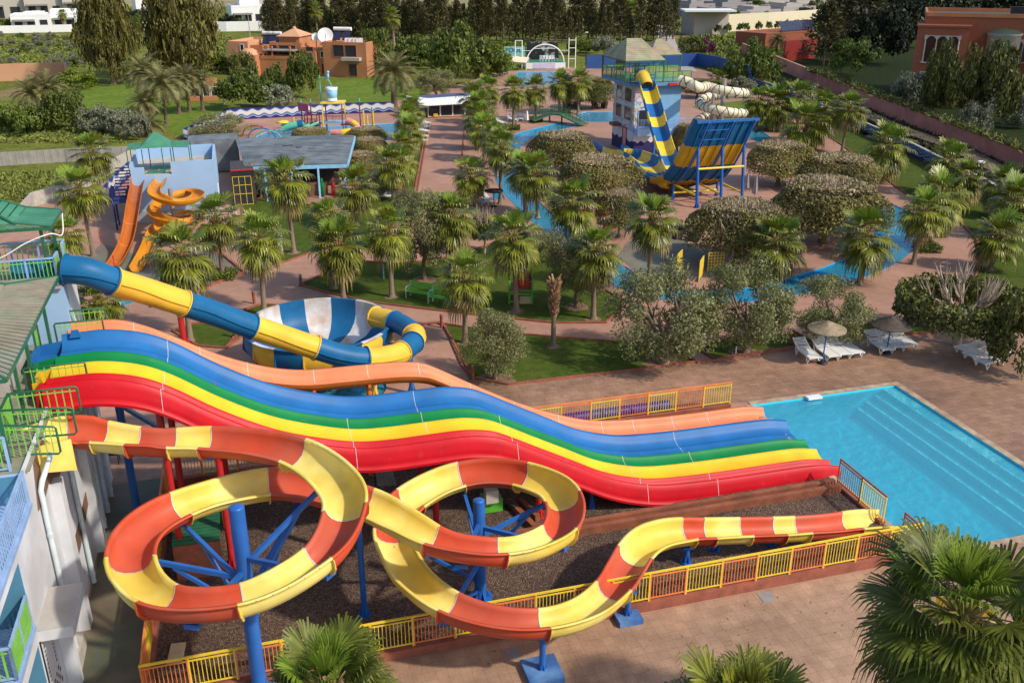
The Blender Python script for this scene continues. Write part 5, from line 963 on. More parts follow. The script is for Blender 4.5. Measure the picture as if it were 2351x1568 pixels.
def hip(name, label, s0, s1, t0, t1, z, za, m, deck, ridge=.18):
    root = thing(name, label, 'canopy', S((s0+s1)/2, (t0+t1)/2, deck)); b = MB(); mid = ((s0+s1)/2, (t0+t1)/2)
    A = [S(s0, t0, z), S(s1, t0, z), S(s1, t1, z), S(s0, t1, z)]; r_ = (s1-s0)*ridge; T = [S(mid[0]-r_, mid[1], za), S(mid[0]+r_, mid[1], za)]
    top = [(T[0], T[1]), (T[1], T[1]), (T[1], T[0]), (T[0], T[0])]
    for k in range(4): rows([A[k], A[(k+1) % 4], top[k][1], top[k][0]], 13, 0, .03)
    b = MB()
    for k in range(4):
        a, c, d, e = A[k], A[(k+1) % 4], top[k][1], top[k][0]; n = 12
        for j in range(n):
            u0, u1 = j/n, (j+1)/n; p, q, r, s_ = a+(e-a)*u0, c+(d-c)*u0, c+(d-c)*u1, a+(e-a)*u1; b.hexa([p-UP*.05, q-UP*.05, r-UP*.05, s_-UP*.05, p+UP*.05, q+UP*.05, r+UP*.0, s_+UP*.0])
    b.build('roof_boards', m, root); b = MB()
    for k in range(4): b.beam(A[k]-UP*.06, A[(k+1) % 4]-UP*.06, .08, .1)
    b.build('eave', M['rail_green'], root)
    for a in A: b = MB(); c = a+(S(*mid)-a).normalized()*.3; b.beam(V((c.x, c.y, deck)), V((c.x, c.y, z)), .1); b.build('post', M['rail_green'], root)
WR = mat('weathered_boards', (.33, .27, .18), rough=.85, var=.2, scale=1.2, alt=(.30, .31, .20), altscale=.5)
e1 = toS(P(1437, 141, DZ+2.1)); e2 = toS(P(1527, 138, DZ+2.1)); e0 = toS(P(1397, 126, DZ+2.1))
hip('pavilion', 'large weathered hip roof pavilion on the slide tower', e1[0], e2[0], e1[1], e0[1], DZ+2.1, DZ+3.9, WR, DZ)
f1_ = toS(P(1545, 141, DZ+1.9)); hip('pavilion', 'smaller weathered hip roof at the back right of the slide tower', e2[0]-.1, e2[0]+3.4, e1[1]+3.5, e1[1]+7.2, DZ+2.2, DZ+3.6, WR, DZ, .08)
# ---- half pipe slide: chute from the tower, wide ribbed wall, exit run
root = thing('half_pipe_slide', 'blue and yellow striped half pipe slide with a wide ribbed wall on blue posts', 'water slide', P(1600, 470))
def bar_path(ctrl, n=10): return smooth(ctrl, n)
CH_ = bar_path([P(1470, 172, DZ+.75), P(1478, 182, DZ+.55), P(1487, 205, DZ-.2), P(1500, 250, 5.3), P(1512, 295, 3.9), P(1527, 345, 2.45), P(1543, 388, 1.45), P(1560, 418, 1.0)], 6)
fr = frames_of(CH_); b = MB(); b.tube(CH_[:5], .62, 18, caps=False); b.build('tube_section', M['tube_blue'], root); b = MB(); b.tube(CH_[4:12], .60, 18, caps=False); b.tube(CH_[4:6], .68, 18); b.build('tube_section', M['tube_yellow'], root)
w_ = .72; pr = [(-w_-.07, -.03), (-w_-.07, .42), (-w_, .42), (-w_*.97, .05), (-w_*.75, -.18), (-w_*.4, -.25), (w_*.4, -.25), (w_*.75, -.18), (w_*.97, .05), (w_, .42), (w_+.07, .42), (w_+.07, -.03), (w_*.8, -.25), (w_*.4, -.31), (-w_*.4, -.31), (-w_*.8, -.25)]
n = len(fr); seg = 9; i0 = 9
for k in range(seg):
    a, c = i0+int((n-1-i0)*k/seg), i0+int((n-1-i0)*(k+1)/seg); b = MB(); b.sweep(fr[a:c+1], pr, closed=True); b.build('chute_section', M['lane_blue' if k % 2 == 0 else 'rail_yellow'], root)
# wall: profile measured along the grid, rising towards the viewer
HS = toS(P(1612, 285, 6.6)); hs0, hs1 = toS(P(1606, 285, 6.6))[0], toS(P(1728, 272, 6.6))[0]; ht = toS(P(1665, 279, 6.6))[1]
bot = toS(P(1545, 425, .8)); tb = max(ht+4.8, bot[1]-1)
wp = smooth([(tb+2.2, 1.1, 0), (tb+.8, .85, 0), (tb-.8, 1.0, 0), (tb-2.2, 1.75, 0), (tb-3.3, 2.95, 0), (tb-4.1, 4.4, 0), (tb-4.7, 5.9, 0), (tb-4.95, 6.7, 0)], 5)
sh = lambda i: 0.0
nW = len(wp); cut = [0, 7, 14, 20, 26, nW-1]; cols = ['tube_blue', 'wall_yel', 'tube_blue', 'wall_yel', 'tube_blue']
mk('wall_yel', (.60, .33, .02), **GLOSS)
wl0 = lambda i: hs0-.0-(1-i/(nW-1))*1.6; wl1 = lambda i: hs1-(1-i/(nW-1))*1.6
def wall_frame(i):
    p = wp[i]; o = S((wl0(i)+wl1(i))/2, p.x, p.y); d = (wp[min(i+1, nW-1)]-wp[max(i-1, 0)]).normalized(); return o, EA.copy(), (EB*-d.y*-1+UP*-d.x) if False else (EB*d.y*1.0-UP*d.x)
ww = (hs1-hs0)/2
pw = [(-ww-.06, .1), (-ww-.06, .62), (-ww, .62), (-ww+.06, .3), (-ww+.3, .08), (-ww+.6, 0), (ww-.6, 0), (ww-.3, .08), (ww-.06, .3), (ww, .62), (ww+.06, .62), (ww+.06, .1), (ww-.3, -.02), (ww-.6, -.08), (-ww+.6, -.08), (-ww+.3, -.02)]
FW = [wall_frame(i) for i in range(nW)]
for k in range(5):
    f = FW[cut[k]:cut[k+1]+1]; b = MB(); b.sweep(f, pw, closed=True)
    for j in range(7):                                  # vertical ribs on the back
        x = -ww+.5+(2*ww-1)*j/6
        b.sweep([(o+r*x, r, u) for o, r, u in f], [(.05, -.07), (.04, -.2), (-.04, -.2), (-.05, -.07)], closed=True, sm=False)
    b.build('wall_panel', M[cols[k]], root)
b = MB()
for x in (-ww+.9, ww*.15, ww-.35): b.tube([o+r*x-u*.28 for o, r, u in FW[6:]], .09, 8)
o, r, u = FW[-1]; b.beam(o-r*(ww+.05)-u*.1, o+r*(ww+.05)-u*.1, .16, .2)
for k_ in (nW-8, nW-5): o2_, r2_, u2_ = FW[k_]; b.beam(o2_-r2_*(ww-.9)-u2_*.28, o2_+r2_*ww*.15-u2_*.28, .06)
b.build('wall_frame', M['post_blue'], root)
pts = []
for x, i in ((-ww+.9, 26), (ww*.15, 26), (ww-.35, 26), (-ww+.9, 13), (ww*.15, 13), (ww-.35, 13)):
    o, r, u = FW[min(i, nW-1)]; q = o+r*x-u*.28; b = MB(); post(b, V((q.x, q.y, 0))-EB*(.5 if i > 20 else 0), q, .12 if i > 20 else .10, n=12); b.build('support_post', M['post_blue'], root); pts.append(q)
q0 = [V((q.x, q.y, 0))-EB*.25 for q in pts[:3]]; q1 = [V((q.x, q.y, 0)) for q in pts[3:]]
for e in [(q0[i]+UP*.9, q1[i]+UP*1.2) for i in range(3)]+[(q0[i]+UP*3.0, q0[i+1]+UP*3.0) for i in range(2)]+[(q1[i]+UP*.5, q1[i+1]+UP*.5) for i in range(2)]: b = MB(); b.tube(e, .09, 8); b.build('brace', M['rail_yellow'], root)
EX = bar_path([P(1560, 425, .95), P(1530, 418, .9), P(1505, 400, .85), P(1488, 382, .8), P(1468, 368, .8), P(1440, 358, .75), P(1420, 356, .7), P(1395, 340, .65)], 6); fr = frames_of(EX, -.12); w2 = [(x*1.9, y*1.4) for x, y in pr]; n = len(fr)
for k in range(10): a, c = int((n-1)*k/10), int((n-1)*(k+1)/10); b = MB(); b.sweep(fr[a:c+1], w2, closed=True); b.build('exit_section', M['lane_blue' if k % 2 else 'rail_yellow'], root)
g = P(1500, 360); b = MB(); post(b, g, S(*toS(g), 4.6), .16); b.build('support_post', M['post_blue'], root)
# ---- black and white spiral tube
root = thing('spiral_tube_slide', 'cream spiral tube slide with thin black stripes round grey columns', 'water slide', P(1650, 318)); cen = P(1651, 320); Rt = 2.35
spts = [P(1560, 185, DZ+.55), P(1580, 190, DZ+.4), P(1605, 202, DZ-.1)]
a0 = radians(-150)
cp0 = spts[-1]
for k in range(0, 31):
    t = k/30; a = a0+t*2*pi*2.35; spts.append(V((cen.x+Rt*cos(a), cen.y+Rt*sin(a), 5.7-4.9*t)))
spts = smooth(spts, 5); b = MB(); b.tube(spts, .48, 16); b.build('tube', M['cream'], root); b = MB(); acc = 0; frs = frames_of(spts)
for i in range(2, len(frs)-1, 2):
    o, r, u = frs[i]; d = r.cross(u)*-1; tilt = .35*sin(i*1.3)
    ring = [o+(r*cos(q)+u*sin(q))*.495+d*tilt*sin(q) for q in [2*pi*j/16 for j in range(17)]]; b.tube(ring, .032, 5, caps=False)
b.build('black_stripes', M['dark'], root)
for bx, z in (((1652, 322), 6.4), ((1630, 316), 4.6)): b = MB(); g = P(*bx); post(b, g, g+UP*z, .22 if z > 5 else .16, n=14); b.build('column', M['steel'], root)
b = MB(); g = cen
for z in (1.4, 3.3, 5.0): b.beam(V((cen.x, cen.y, z)), V((cen.x+Rt, cen.y-.4, z)), .08); b.beam(V((cen.x, cen.y, z)), V((cen.x-Rt, cen.y+.4, z)), .08)
b.build('support_arm', M['steel'], root)
# ------------------------------------------------------------------ children's splash structure
KB = P(772, 305); root = thing('splash_playground', 'colourful children water playground with a tipping bucket, platforms and tube slides', 'playground', KB)
kw = mpp(KB)
def K(x, z, dy=0.0): return KB+V(((x-772)*kw, dy, z))
b = MB()
for x in (748, 792):
    for dy in (-.9, .9): b.beam(K(x, 0, dy), K(x, 3.3, dy), .12, m=1 if (x > 760) == (dy > 0) else 0)
b.build('frame', [M['maroon'], M['rail_yellow']], root); b = MB()
for x in (705, 733):
    for dy in (-.7, .7): b.beam(K(x, 0, dy), K(x, 2.1, dy), .1, m=0)
    b.beam(K(x, 2.1, -.7), K(x, 2.1, .7), .08)
b.beam(K(705, 2.1, -.7), K(733, 2.1, -.7), .08); b.beam(K(705, 2.1, .7), K(733, 2.1, .7), .08)
b.build('frame', [M['maroon'], M['rail_yellow']], root)
b = MB(); b.box(K(770, 3.35), (2.5, 2.1, .15)); b.build('bucket_platform', M['rail_yellow'], root)
for i, (x, z, w_) in enumerate(((770, 1.2, 2.5), (719, .9, 1.7), (800, 1.0, 1.3))): b = MB(); b.box(K(x, z), (w_, 1.9, .12)); b.build('platform', M['sky_paint' if i == 0 else 'maroon'], root)
b = MB()
for x0, x1, z in ((748, 792, 1.2), (705, 733, .9)): rail(b, K(x0, 0, -.9), K(x1, 0, -.9), z, .8, 14, 0, 0, .03, 2)
b.build('railing', M['maroon'], root)
b = MB(); b.lathe(K(768, 3.5), [(0, 0), (.52, 0), (.66, 1.45), (.62, 1.45), (.5, .1), (0, .1)], 20); bk = b.build('bucket', M['sky_paint'], root); b = MB(); b.lathe(K(768, 3.5), [(.53, .0), (.56, .3), (.555, .301)], 20); b.lathe(K(768, 3.5), [(.65, 1.18), (.68, 1.47), (.62, 1.47)], 20); b.build('bucket_band', M['white_paint'], bk)
b = MB(); b.tube(smooth([K(741, 3.3, .5), K(741, 6.2, .5)], 2), .07, 8); b.tube(smooth([K(741, 3.4, .3), K(742, 5.6, .3), K(748, 5.85, .2), K(760, 5.8, 0), K(766, 5.4, 0), K(768, 5.1, 0)], 4), .07, 8); b.build('water_pipe', M['turquoise'], root)
b = MB(); b.sphere(K(762, 6.2, 0), (.17, .17, .36), 8, 6); b.sphere(K(763, 6.55, -.05), .16, 8, 6); b.beam(K(761, 5.9, 0), K(759, 5.55, 0), .12, .05); b.build('parrot_figure', M['sky_paint'], root)
for x, z, dy in ((717, 3.3, .2), (694, 3.2, .5), (829, 3.4, 0), (856, 2.4, .3)): b = MB(); b.tube([K(x, 0, dy), K(x, z, dy)], .07, 8); b.tube([K(x, z-.02, dy), K(x, z+.35, dy)], .1, 8, 1); b.build('spray_pole', [M['maroon'], M['turquoise']], root)
b = MB(); b.hexa([K(690, 2.4, -.1), K(712, 2.25, -.1), K(712, 2.25, .1), K(690, 2.4, .1), K(688, 3.35, -.1), K(712, 3.1, -.1), K(712, 3.1, .1), K(688, 3.35, .1)]); b.build('sail_board', M['purple'], root)
b = MB(); b.tube(smooth([K(706, 1.1, -.5), K(690, 1.0, -.7), K(668, .85, -.9), K(655, .6, -1.0)], 5), .42, 14); b.build('tube_slide', M['turquoise'], root)
b = MB(); b.tube([K(700, 1.06, -.6), K(688, 1.0, -.7)], .45, 14); b.build('tube_ring', M['tube_blue'], root)
ps = smooth([K(800, 1.3, -.2), K(812, 1.15, -.5), K(822, .9, -1.0), K(826, .65, -1.8), K(812, .5, -2.4), K(790, .4, -2.5), K(770, .35, -2.3)], 5); n = len(ps)
for k in range(5): a, c = int((n-1)*k/5), int((n-1)*(k+1)/5); b = MB(); b.tube(ps[a:c+1], .4, 14); b.build('tube_section', M['pink' if k % 2 == 0 else 'rail_yellow'], root)
fr = frames_of(smooth([K(735, 1.2, -.8), K(722, 1.0, -1.2), K(706, .6, -1.7), K(692, .15, -2.1)], 5)); b = MB(); b.sweep(fr, [(-.4, .25), (-.36, .0), (-.2, -.08), (.2, -.08), (.36, 0), (.4, .25), (.44, .25), (.38, -.06), (.2, -.14), (-.2, -.14), (-.38, -.06), (-.44, .25)], closed=True); b.build('open_slide', M['turquoise'], root)
b = MB(); b.lathe(K(655, 0, -.8), [(.08, 0), (.08, 1.2), (.75, 1.25), (.6, 1.4), (0, 1.5)], 16); b.build('mushroom', M['rail_yellow'], root)
for x, dy, z in ((681, -.9, 1.8), (840, -1, 2.6), (846, -.3, 2.0), (862, -1.2, 2.5)): b = MB(); b.tube([K(x, 0, dy), K(x, z, dy)], .09, 8); b.build('yellow_pole', M['rail_yellow'], root)
b = MB(); rail(b, K(815, 0, -.8), K(872, 0, -.8), 0, .9, 16, 0, 0, .03, 4); b.build('entry_railing', M['maroon'], root)
root = thing('climbing_arches', 'red, blue and green tube arches standing in the splash pool', 'play arch', P(600, 318))
for i, c in enumerate(('post_red', 'post_blue', 'turquoise')): o = P(588+i*14, 312+i*6); b = MB(); b.tube([o+V((1.5*cos(a), 0, 1.1*sin(a))) for a in [pi*k/12 for k in range(13)]], .07, 8); b.build('arch', M[c], root)
# ------------------------------------------------------------------ painted low walls, boundary walls
WAVE = striped('wave_mural', [(0, (.02, .015, .13)), (.22, (.62, .60, .58)), (.26, (.05, .16, .42)), (.44, (.62, .58, .55)), (.82, (.10, .24, .50)), (.9, (.02, .015, .13))], 2, 1.25, .6, .12, 3.6)
WAVE2 = striped('wave_mural_blue', [(0, (.012, .018, .14)), (.36, (.62, .62, .6)), (.40, (.015, .03, .20)), (.62, (.45, .5, .6)), (.65, (.03, .12, .34)), (.9, (.30, .36, .40))], 2, 1.25, .6, .10, 4.4)
def lowwall(name, label, pts, h, m, th=.2, cat='wall', cap=None):
    q = px(pts) if not isinstance(pts[0], V) else pts; b = MB()
    for a, c in zip(q[:-1], q[1:]): b.beam(a+UP*h/2, c+UP*h/2, th, h)
    o = tag(b.build(name, m), label, cat)
    if cap:
        b = MB()
        for a, c in zip(q[:-1], q[1:]): b.beam(a+UP*(h+.035), c+UP*(h+.035), th+.08, .07)
        b.build('coping', cap, o)
    return o
lowwall('mural_wall', 'white and blue wave painted low wall behind the splash playground', [(528, 276), (640, 270), (760, 263), (905, 258)], 1.3, WAVE)
lowwall('mural_wall', 'short wave painted wall running down to the slate roofed bar', [(528, 276), (470, 300), (425, 322)], 1.2, WAVE)
lowwall('mural_wall', 'wave painted wall beside the blue stair frame and the left palms', [(300, 402), (262, 440), (238, 470)], 1.2, WAVE)
lowwall('mural_wall', 'dark blue wave painted wall with cracked sections along the right lawn', [(1730, 200), (1800, 222), (1947, 290), (2073, 347), (2212, 421), (2351, 498), (2420, 540)], 1.15, WAVE2, cap=M['stone'])
lowwall('boundary_wall', 'long salmon pink rendered wall between the park and the dark mansion garden', [V((46.2, 196, 0)), V((46.3, 168, 0)), V((46.3, 123, 0)), V((47.1, 85, 0)), V((47.8, 60, 0))], 1.95, M['salmon_wall'], .3, cap=M['ochre_wall'])
lowwall('boundary_wall', 'grey concrete block wall at the edge of the left meadow', [(-60, 385), (150, 372), (310, 366)], 1.25, tile_mat('block_wall', (.36, .33, .29), (.32, .29, .26), (.24, .22, .19), .4, .2, .9, .5, .2, .3, .01, 0))
lowwall('boundary_wall', 'tan rendered wall turning down beside the left fan palms', [(310, 366), (172, 446), (78, 474), (40, 520)], 1.1, M['stone'])
lowwall('boundary_wall', 'orange rendered field wall at the left edge below the meadow', [(-80, 190), (155, 182), (158, 196)], 2.6, M['ochre_wall'], .4)
lowwall('boundary_wall', 'white garden wall with gate piers in front of the left villas', [(-80, 79), (205, 73)], 1.8, M['white_paint'], .3)
lowwall('boundary_wall', 'white garden wall glimpsed between the two big weeping trees', [(330, 74), (400, 73), (520, 73), (610, 71)], 2.4, M['white_paint'], .3)
lowwall('boundary_wall', 'cream perimeter wall in front of the right white villas', [(1622, 76), (1760, 68), (1890, 58)], 4.2, M['cream_wall'], .4)
lowwall('boundary_wall', 'blue sports court wall behind the slide tower', [(1345, 158), (1440, 156), (1600, 152), (1650, 162), (1730, 188)], 2.2, mat('court_wall', (.015, .07, .24), rough=.6), .25)
lowwall('mound_bank', 'bare dirt bank along the foot of the salmon pink wall', [(1850, 205), (2050, 300), (2200, 352), (2420, 470)], .5, mat('bank_soil', (.12, .085, .05), rough=1, var=.4, scale=2, bump=.6), 2.2, 'bank')
# wall hut and court things
root = thing('gate_hut', 'small white block hut at the left end of the cream perimeter wall', 'hut', P(1618, 78)); house(root, P(1592, 82), P(1670, 80), 7, 5.6, M['villa_wall']); b = MB(); q = P(1632, 84); b.box(q+UP*5.8+V((-.5, 3.4, 0)), (12.4, 8.2, .4), -.02); b.build('roof_slab', M['white_paint'], root)
root = thing('annex_building', 'low terracotta annex with a red court wall and roof top solar panels', 'building', P(1800, 128)); d, n, A, B = house(root, P(1755, 116), P(1870, 106), 8, 3.0, M['brick_terra'], par=.3)
b = MB(); b.hexa([p+UP*z for z in (0, 3.6) for p in (P(1800, 142), P(1872, 134), P(1872, 134)+V((0, 1, 0)), P(1800, 142)+V((0, 1, 0)))]); b.build('red_wall', mat('red_wall', (.30, .025, .02), rough=.8), root)
for k in range(5):
    o = A+d*(9+k*2.4)+n*3+UP*3.2; r_ = thing('solar_array', 'dark solar panel in the tilted row on the annex roof', 'solar panel', o, group='solar panels on the annex roof'); b = MB(); b.hexa([o, o+d*2.3, o+d*2.3+n*.06, o+n*.06, o+n*1.4+UP*1.9, o+d*2.3+n*1.4+UP*1.9, o+d*2.3+n*1.46+UP*1.9, o+n*1.46+UP*1.9]); b.build('cells', M['solar'], r_); b = MB(); b.beam(o+d*1.1+n*1.3, o+d*1.1+n*1.3+UP*1.7, .08); b.build('strut', M['steel'], r_)
# ---- far modern villas (flat roofs)
def villa(label, x0, x1, y, h, m='villa_wall', dep=10, up=None, terr=True, ext=True, gl=3):
    A, B = P(x0, y), P(x1, y-2); root = thing('flat_roof_villa', label, 'villa', (A+B)/2); d, n, A, B = house(root, A, B, dep, h, M[m], par=.5); L_ = (B-A).length
    for k in range(gl): opening(root, A, d, n, L_*(k+.6)/(gl+.2), .6, L_/gl*.55, h*.5, 'glass', 'greige_dark')
    if up: house(root, A+d*L_*up[0]+n*2, A+d*L_*up[1]+n*2, dep*.7, h+up[2], M[m], 'upper_storey', h+.02, .4); 
    if ext: b = MB(); b.box(A+d*L_*.6+n*dep*.5+UP*(h+.6), (1.6, 1.2, 1.1)); b.build('roof_unit', M['white_paint'], root)
    if terr: b = MB(); b.hexa([A+d*L_*.05-n*2+UP*(h*.62), A+d*L_*.6-n*2+UP*(h*.62), A+d*L_*.6-n*.1+UP*(h*.62), A+d*L_*.05-n*.1+UP*(h*.62)]+[p+UP*.4 for p in (A+d*L_*.05-n*2+UP*(h*.62), A+d*L_*.6-n*2+UP*(h*.62), A+d*L_*.6-n*.1+UP*(h*.62), A+d*L_*.05-n*.1+UP*(h*.62))]); b.build('canopy', M['greige_dark'], root)
villa('beige modern villa with long dark terraces at the far left edge', -60, 62, 48, 6.2, 'greige', 12, (.1, .8, 2.6))
villa('beige modern villa with brown windows, second from the left', 62, 150, 47, 6.6, 'greige', 12, (.2, .6, 2.2))
villa('large beige villa with black banded terrace left of the weeping trees', 150, 226, 46, 7.5, 'greige', 14, (.25, .9, 2.5), gl=2)
villa('low white villa with dark glass front behind the left white garden wall', 28, 120, 68, 3.2, 'white_paint', 9, (.3, .8, .5))
villa('low bright white villa with blue roof edge beside the tall thin palm', 120, 205, 64, 3.4, 'white_paint', 9, (.0, .5, .7))
villa('white villa partly hidden between the two weeping trees', 318, 385, 56, 6, 'white_paint', 9)
villa('white and dark glass villa right of the second weeping tree', 535, 610, 62, 5, 'white_paint', 10, (.3, .9, 3))
villa('beige villa in the gap before the cypress row', 560, 640, 42, 6, 'greige', 10)
n_ = 0
for x0, x1, y, h, up, lb in ((1620, 1730, 66, 5.4, (.1, .6, 1.6), 'pale grey villa behind the wall hut'), (1705, 1800, 58, 5.2, (.3, .8, 1.4), 'grey villa with roof units behind the middle of the cream wall'), (1790, 1880, 50, 5.4, (.2, .7, 1.5), 'grey villa with roof units at the right end of the cream wall'), (1575, 1650, 40, 5, (.2, .7, 1.4), 'pale villa at the left of the second villa row'), (1650, 1735, 36, 5.2, (.3, .9, 1.6), 'pale villa in the middle of the second villa row'), (1735, 1820, 30, 5.4, (.1, .6, 1.5), 'pale villa right of the middle in the second villa row'), (1820, 1910, 28, 5.4, (.3, .8, 1.5), 'pale villa at the right end of the second villa row'), (1590, 1670, 19, 5, (.2, .7, 1.5), 'pale villa at the left of the third villa row'), (1680, 1760, 16, 5, (.2, .7, 1.5), 'pale villa in the middle of the third villa row'), (1775, 1860, 12, 5, (.2, .7, 1.5), 'pale villa at the right of the third villa row')):
    villa(lb, x0+6, x1-10, y, h*.68, 'villa_wall' if int(x0) % 3 else 'villa_grey_wall', 12, (up[0], up[1], up[2]*.6))
# ---- green footbridge
root = thing('footbridge', 'green footbridge with thin railings over the river pool', 'bridge', P(1310, 285)); b = MB(); br = [P(1222, 277, .3), P(1262, 262, .95), P(1290, 262, 1.0), P(1340, 286, .25)]
for a, c in zip(br[:-1], br[1:]): b.beam(a, c, 1.3, .12)
b.build('deck', mat('bridge_green', (.05, .13, .07), rough=.7, var=.2), root); b = MB()
for sg in (-1, 1):
    for a, c in zip(br[:-1], br[1:]):
        r = (c-a).cross(UP).normalized()*.62*sg; rail(b, V((a.x, a.y, 0))+r, V((c.x, c.y, 0))+r, 0, .01, 1, 0, 0, .01, 1) if False else None
        for k in range(7): x = a+(c-a)*(k/6)+r; b.beam(x, x+UP*.95, .035)
        for z in (.35, .65, .95): b.beam(a+r+UP*z, c+r+UP*z, .03)
b.build('railing', M['rail_green'], root)
for p in (br[1], br[2]): b = MB(); b.beam(V((p.x, p.y, -.6)), p, .15); b.build('pier', M['rail_green'], root)
# ------------------------------------------------------------------ vegetation prototypes (local coordinates, base at the origin)
def rv(r): return V((r.gauss(0, 1), r.gauss(0, 1), r.gauss(0, 1))).normalized()
def fan_crown(seed, nfr=38, nseg=19, fine=1):
    r = random.Random(seed); b = MB()                    # materials: 0 leaf, 1 new, 2 dry, 3 petiole
    for k in range(nfr):
        t = k/(nfr-1); el = radians(84-140*t**.82+r.uniform(-7, 7)); az = k*2.39996+r.uniform(-.25, .25)
        h = V((cos(az), sin(az), 0)); d = h*cos(el)+UP*sin(el); s = V((-sin(az), cos(az), 0))
        lp = r.uniform(.42, .60)*(1 if t > .12 else .6); lb = r.uniform(.60, .80)
        p0 = h*.05+UP*(.12-.25*t); q1 = p0+d*lp*.55; d2 = (d-UP*(.16+.34*t)).normalized(); hub = q1+d2*lp*.5
        b.tube([p0, q1, hub], [.022, .014, .009], 3, 3, caps=False, sm=False)
        u = s.cross(d2).normalized(); u = u if u.z > 0 else -u
        m = 1 if t < .10 or (t < .22 and r.random() < .3) else (2 if t > .93 or (t > .75 and r.random() < .18) else 0)
        spread = radians(55 if t < .1 else 104); hang = .30+.75*t+r.uniform(-.1, .3)
        for j in range(nseg):
            ph = (j/(nseg-1)*2-1)*spread+r.uniform(-.03, .03); e = (d2*cos(ph)+s*sin(ph)+u*(.16*abs(sin(ph)))).normalized()
            l = lb*(1-.25*abs(ph)/spread)*r.uniform(.86, 1.08); sd = (s*cos(ph)-d2*sin(ph)).normalized()
            w1 = l*.5*(2*spread/(nseg-1))*.56
            a = hub+e*l*.48-UP*hang*.03; c = hub+e*l*.76-UP*hang*l*.16; f = hub+e*l*(1.0-.18*hang)-UP*hang*l*.52
            if fine > 1: f2 = c+(f-c)*.55+e*.03*l
            tw = u*r.uniform(-.25, .25)
            b.add([hub+sd*.006, hub-sd*.006, a-(sd+tw)*w1, a+(sd+tw)*w1, c-(sd-tw)*w1*.62, c+(sd-tw)*w1*.62, f], [(0, 1, 2, 3), (3, 2, 4, 5), (5, 4, 6)], m)
    return b
def palm_trunk(seed):
    r = random.Random(seed); b = MB(); pr = [(1.75, 0), (1.35, .02), (1.12, .06), (1.0, .15)]
    for k in range(1, 26): z = .15+.85*k/25; pr.append((1.0-.28*z+r.uniform(-.03, .03), z))
    b.lathe((0, 0, 0), pr, 12); return b
def boots(seed):
    r = random.Random(seed); b = MB()
    for k in range(64):
        z = -.85+k*.0145+r.uniform(-.02, .02); a = k*2.39996; h = V((cos(a), sin(a), 0)); s = V((-sin(a), cos(a), 0)); R = .085+.03*r.random()+(.05 if z > -.25 else 0)
        o = h*R+UP*z; tip = h*(R+.07+.06*r.random())+UP*(z+.13+.1*r.random()); w = .045
        b.add([o-s*w-UP*.05, o+s*w-UP*.05, tip+s*w*.5, tip-s*w*.5, o-s*w*.9+UP*.06-h*.04, o+s*w*.9+UP*.06-h*.04], [(0, 1, 2, 3), (3, 2, 5, 4), (0, 3, 4), (1, 5, 2)])
    b.lathe((0, 0, 0), [(.11, -.95), (.13, -.6), (.15, -.2), (.12, .05), (0, .12)], 9); return b
def date_crown(seed, nfr=52, npair=20):
    r = random.Random(seed); b = MB()
    for k in range(nfr):
        t = k/(nfr-1); el = radians(80-95*t**.9+r.uniform(-7, 7)); az = k*2.39996+r.uniform(-.2, .2); h = V((cos(az), sin(az), 0)); s = V((-sin(az), cos(az), 0)); L_ = r.uniform(.9, 1.1)
        pts = [V((0, 0, 0))]; e = el
        for j in range(7): pts.append(pts[-1]+(h*cos(e)+UP*sin(e))*L_/7); e -= radians(9+7*t)
        b.tube(pts, [.016, .014, .012, .01, .008, .006, .004, .002], 3, 1, caps=False, sm=False); pp = smooth(pts, 3)
        for j in range(3, 22):
            o = pp[min(int(j*len(pp)/22), len(pp)-2)]; d = (pp[min(int(j*len(pp)/22)+1, len(pp)-1)]-o).normalized(); u = s.cross(d); u = u if u.z > 0 else -u
            l = .30*(1-abs(j/22-.5)*1.1)*r.uniform(.85, 1.1)
            for sg in (-1, 1):
                tip = o+(d*.65+s*sg*.8+u*.25).normalized()*l-UP*.05*l; w = d*.021; b.add([o-w, o+w, tip], [(0, 1, 2)], 0)
    return b
def cloud(seed, n, shape, size, asp=.5, out=.55, m=0, b=None, hang=0.0):
    r = random.Random(seed); b = b or MB()
    for _ in range(n):
        p, nn = shape(r); d = (nn*out+rv(r)*(1-out)*1.3).normalized(); x = rv(r)
        if hang: x = (x*(1-hang)-UP*hang).normalized()
        y = d.cross(x)
        if y.length < 1e-3: continue
        y.normalize(); x = (y.cross(d)).normalized() if not hang else x
        s = size*r.uniform(.6, 1.3); a = asp
        b.add([p-x*s, p-y*s*a, p+x*s, p+y*s*a], [(0, 1, 2, 3)], m)
    return b
def clumps(seed, k, rx, rz, zc, cr=(.22, .38), low=-.6, shell=.55):
    """returns a sampler of leaf positions in k clumps filling an ellipsoid of radius rx, rz at height zc"""
    r = random.Random(seed); C_ = []
    for i in range(k):
        while True:
            d = rv(r)
            if d.z > low: break
        f = shell+(1-shell)*r.random()**.6; c = V((d.x*rx*f*r.uniform(.85, 1.1), d.y*rx*f*r.uniform(.85, 1.1), zc+d.z*rz*f*r.uniform(.85, 1.1))); C_.append((c, rx*r.uniform(*cr)))
    def s(q):
        c, R = q.choice(C_); d = rv(q); p = c+V((d.x, d.y, d.z*.8))*R*q.random()**.33; return p, ((p-V((0, 0, zc)))*.6+d*rx*.5).normalized()
    return s
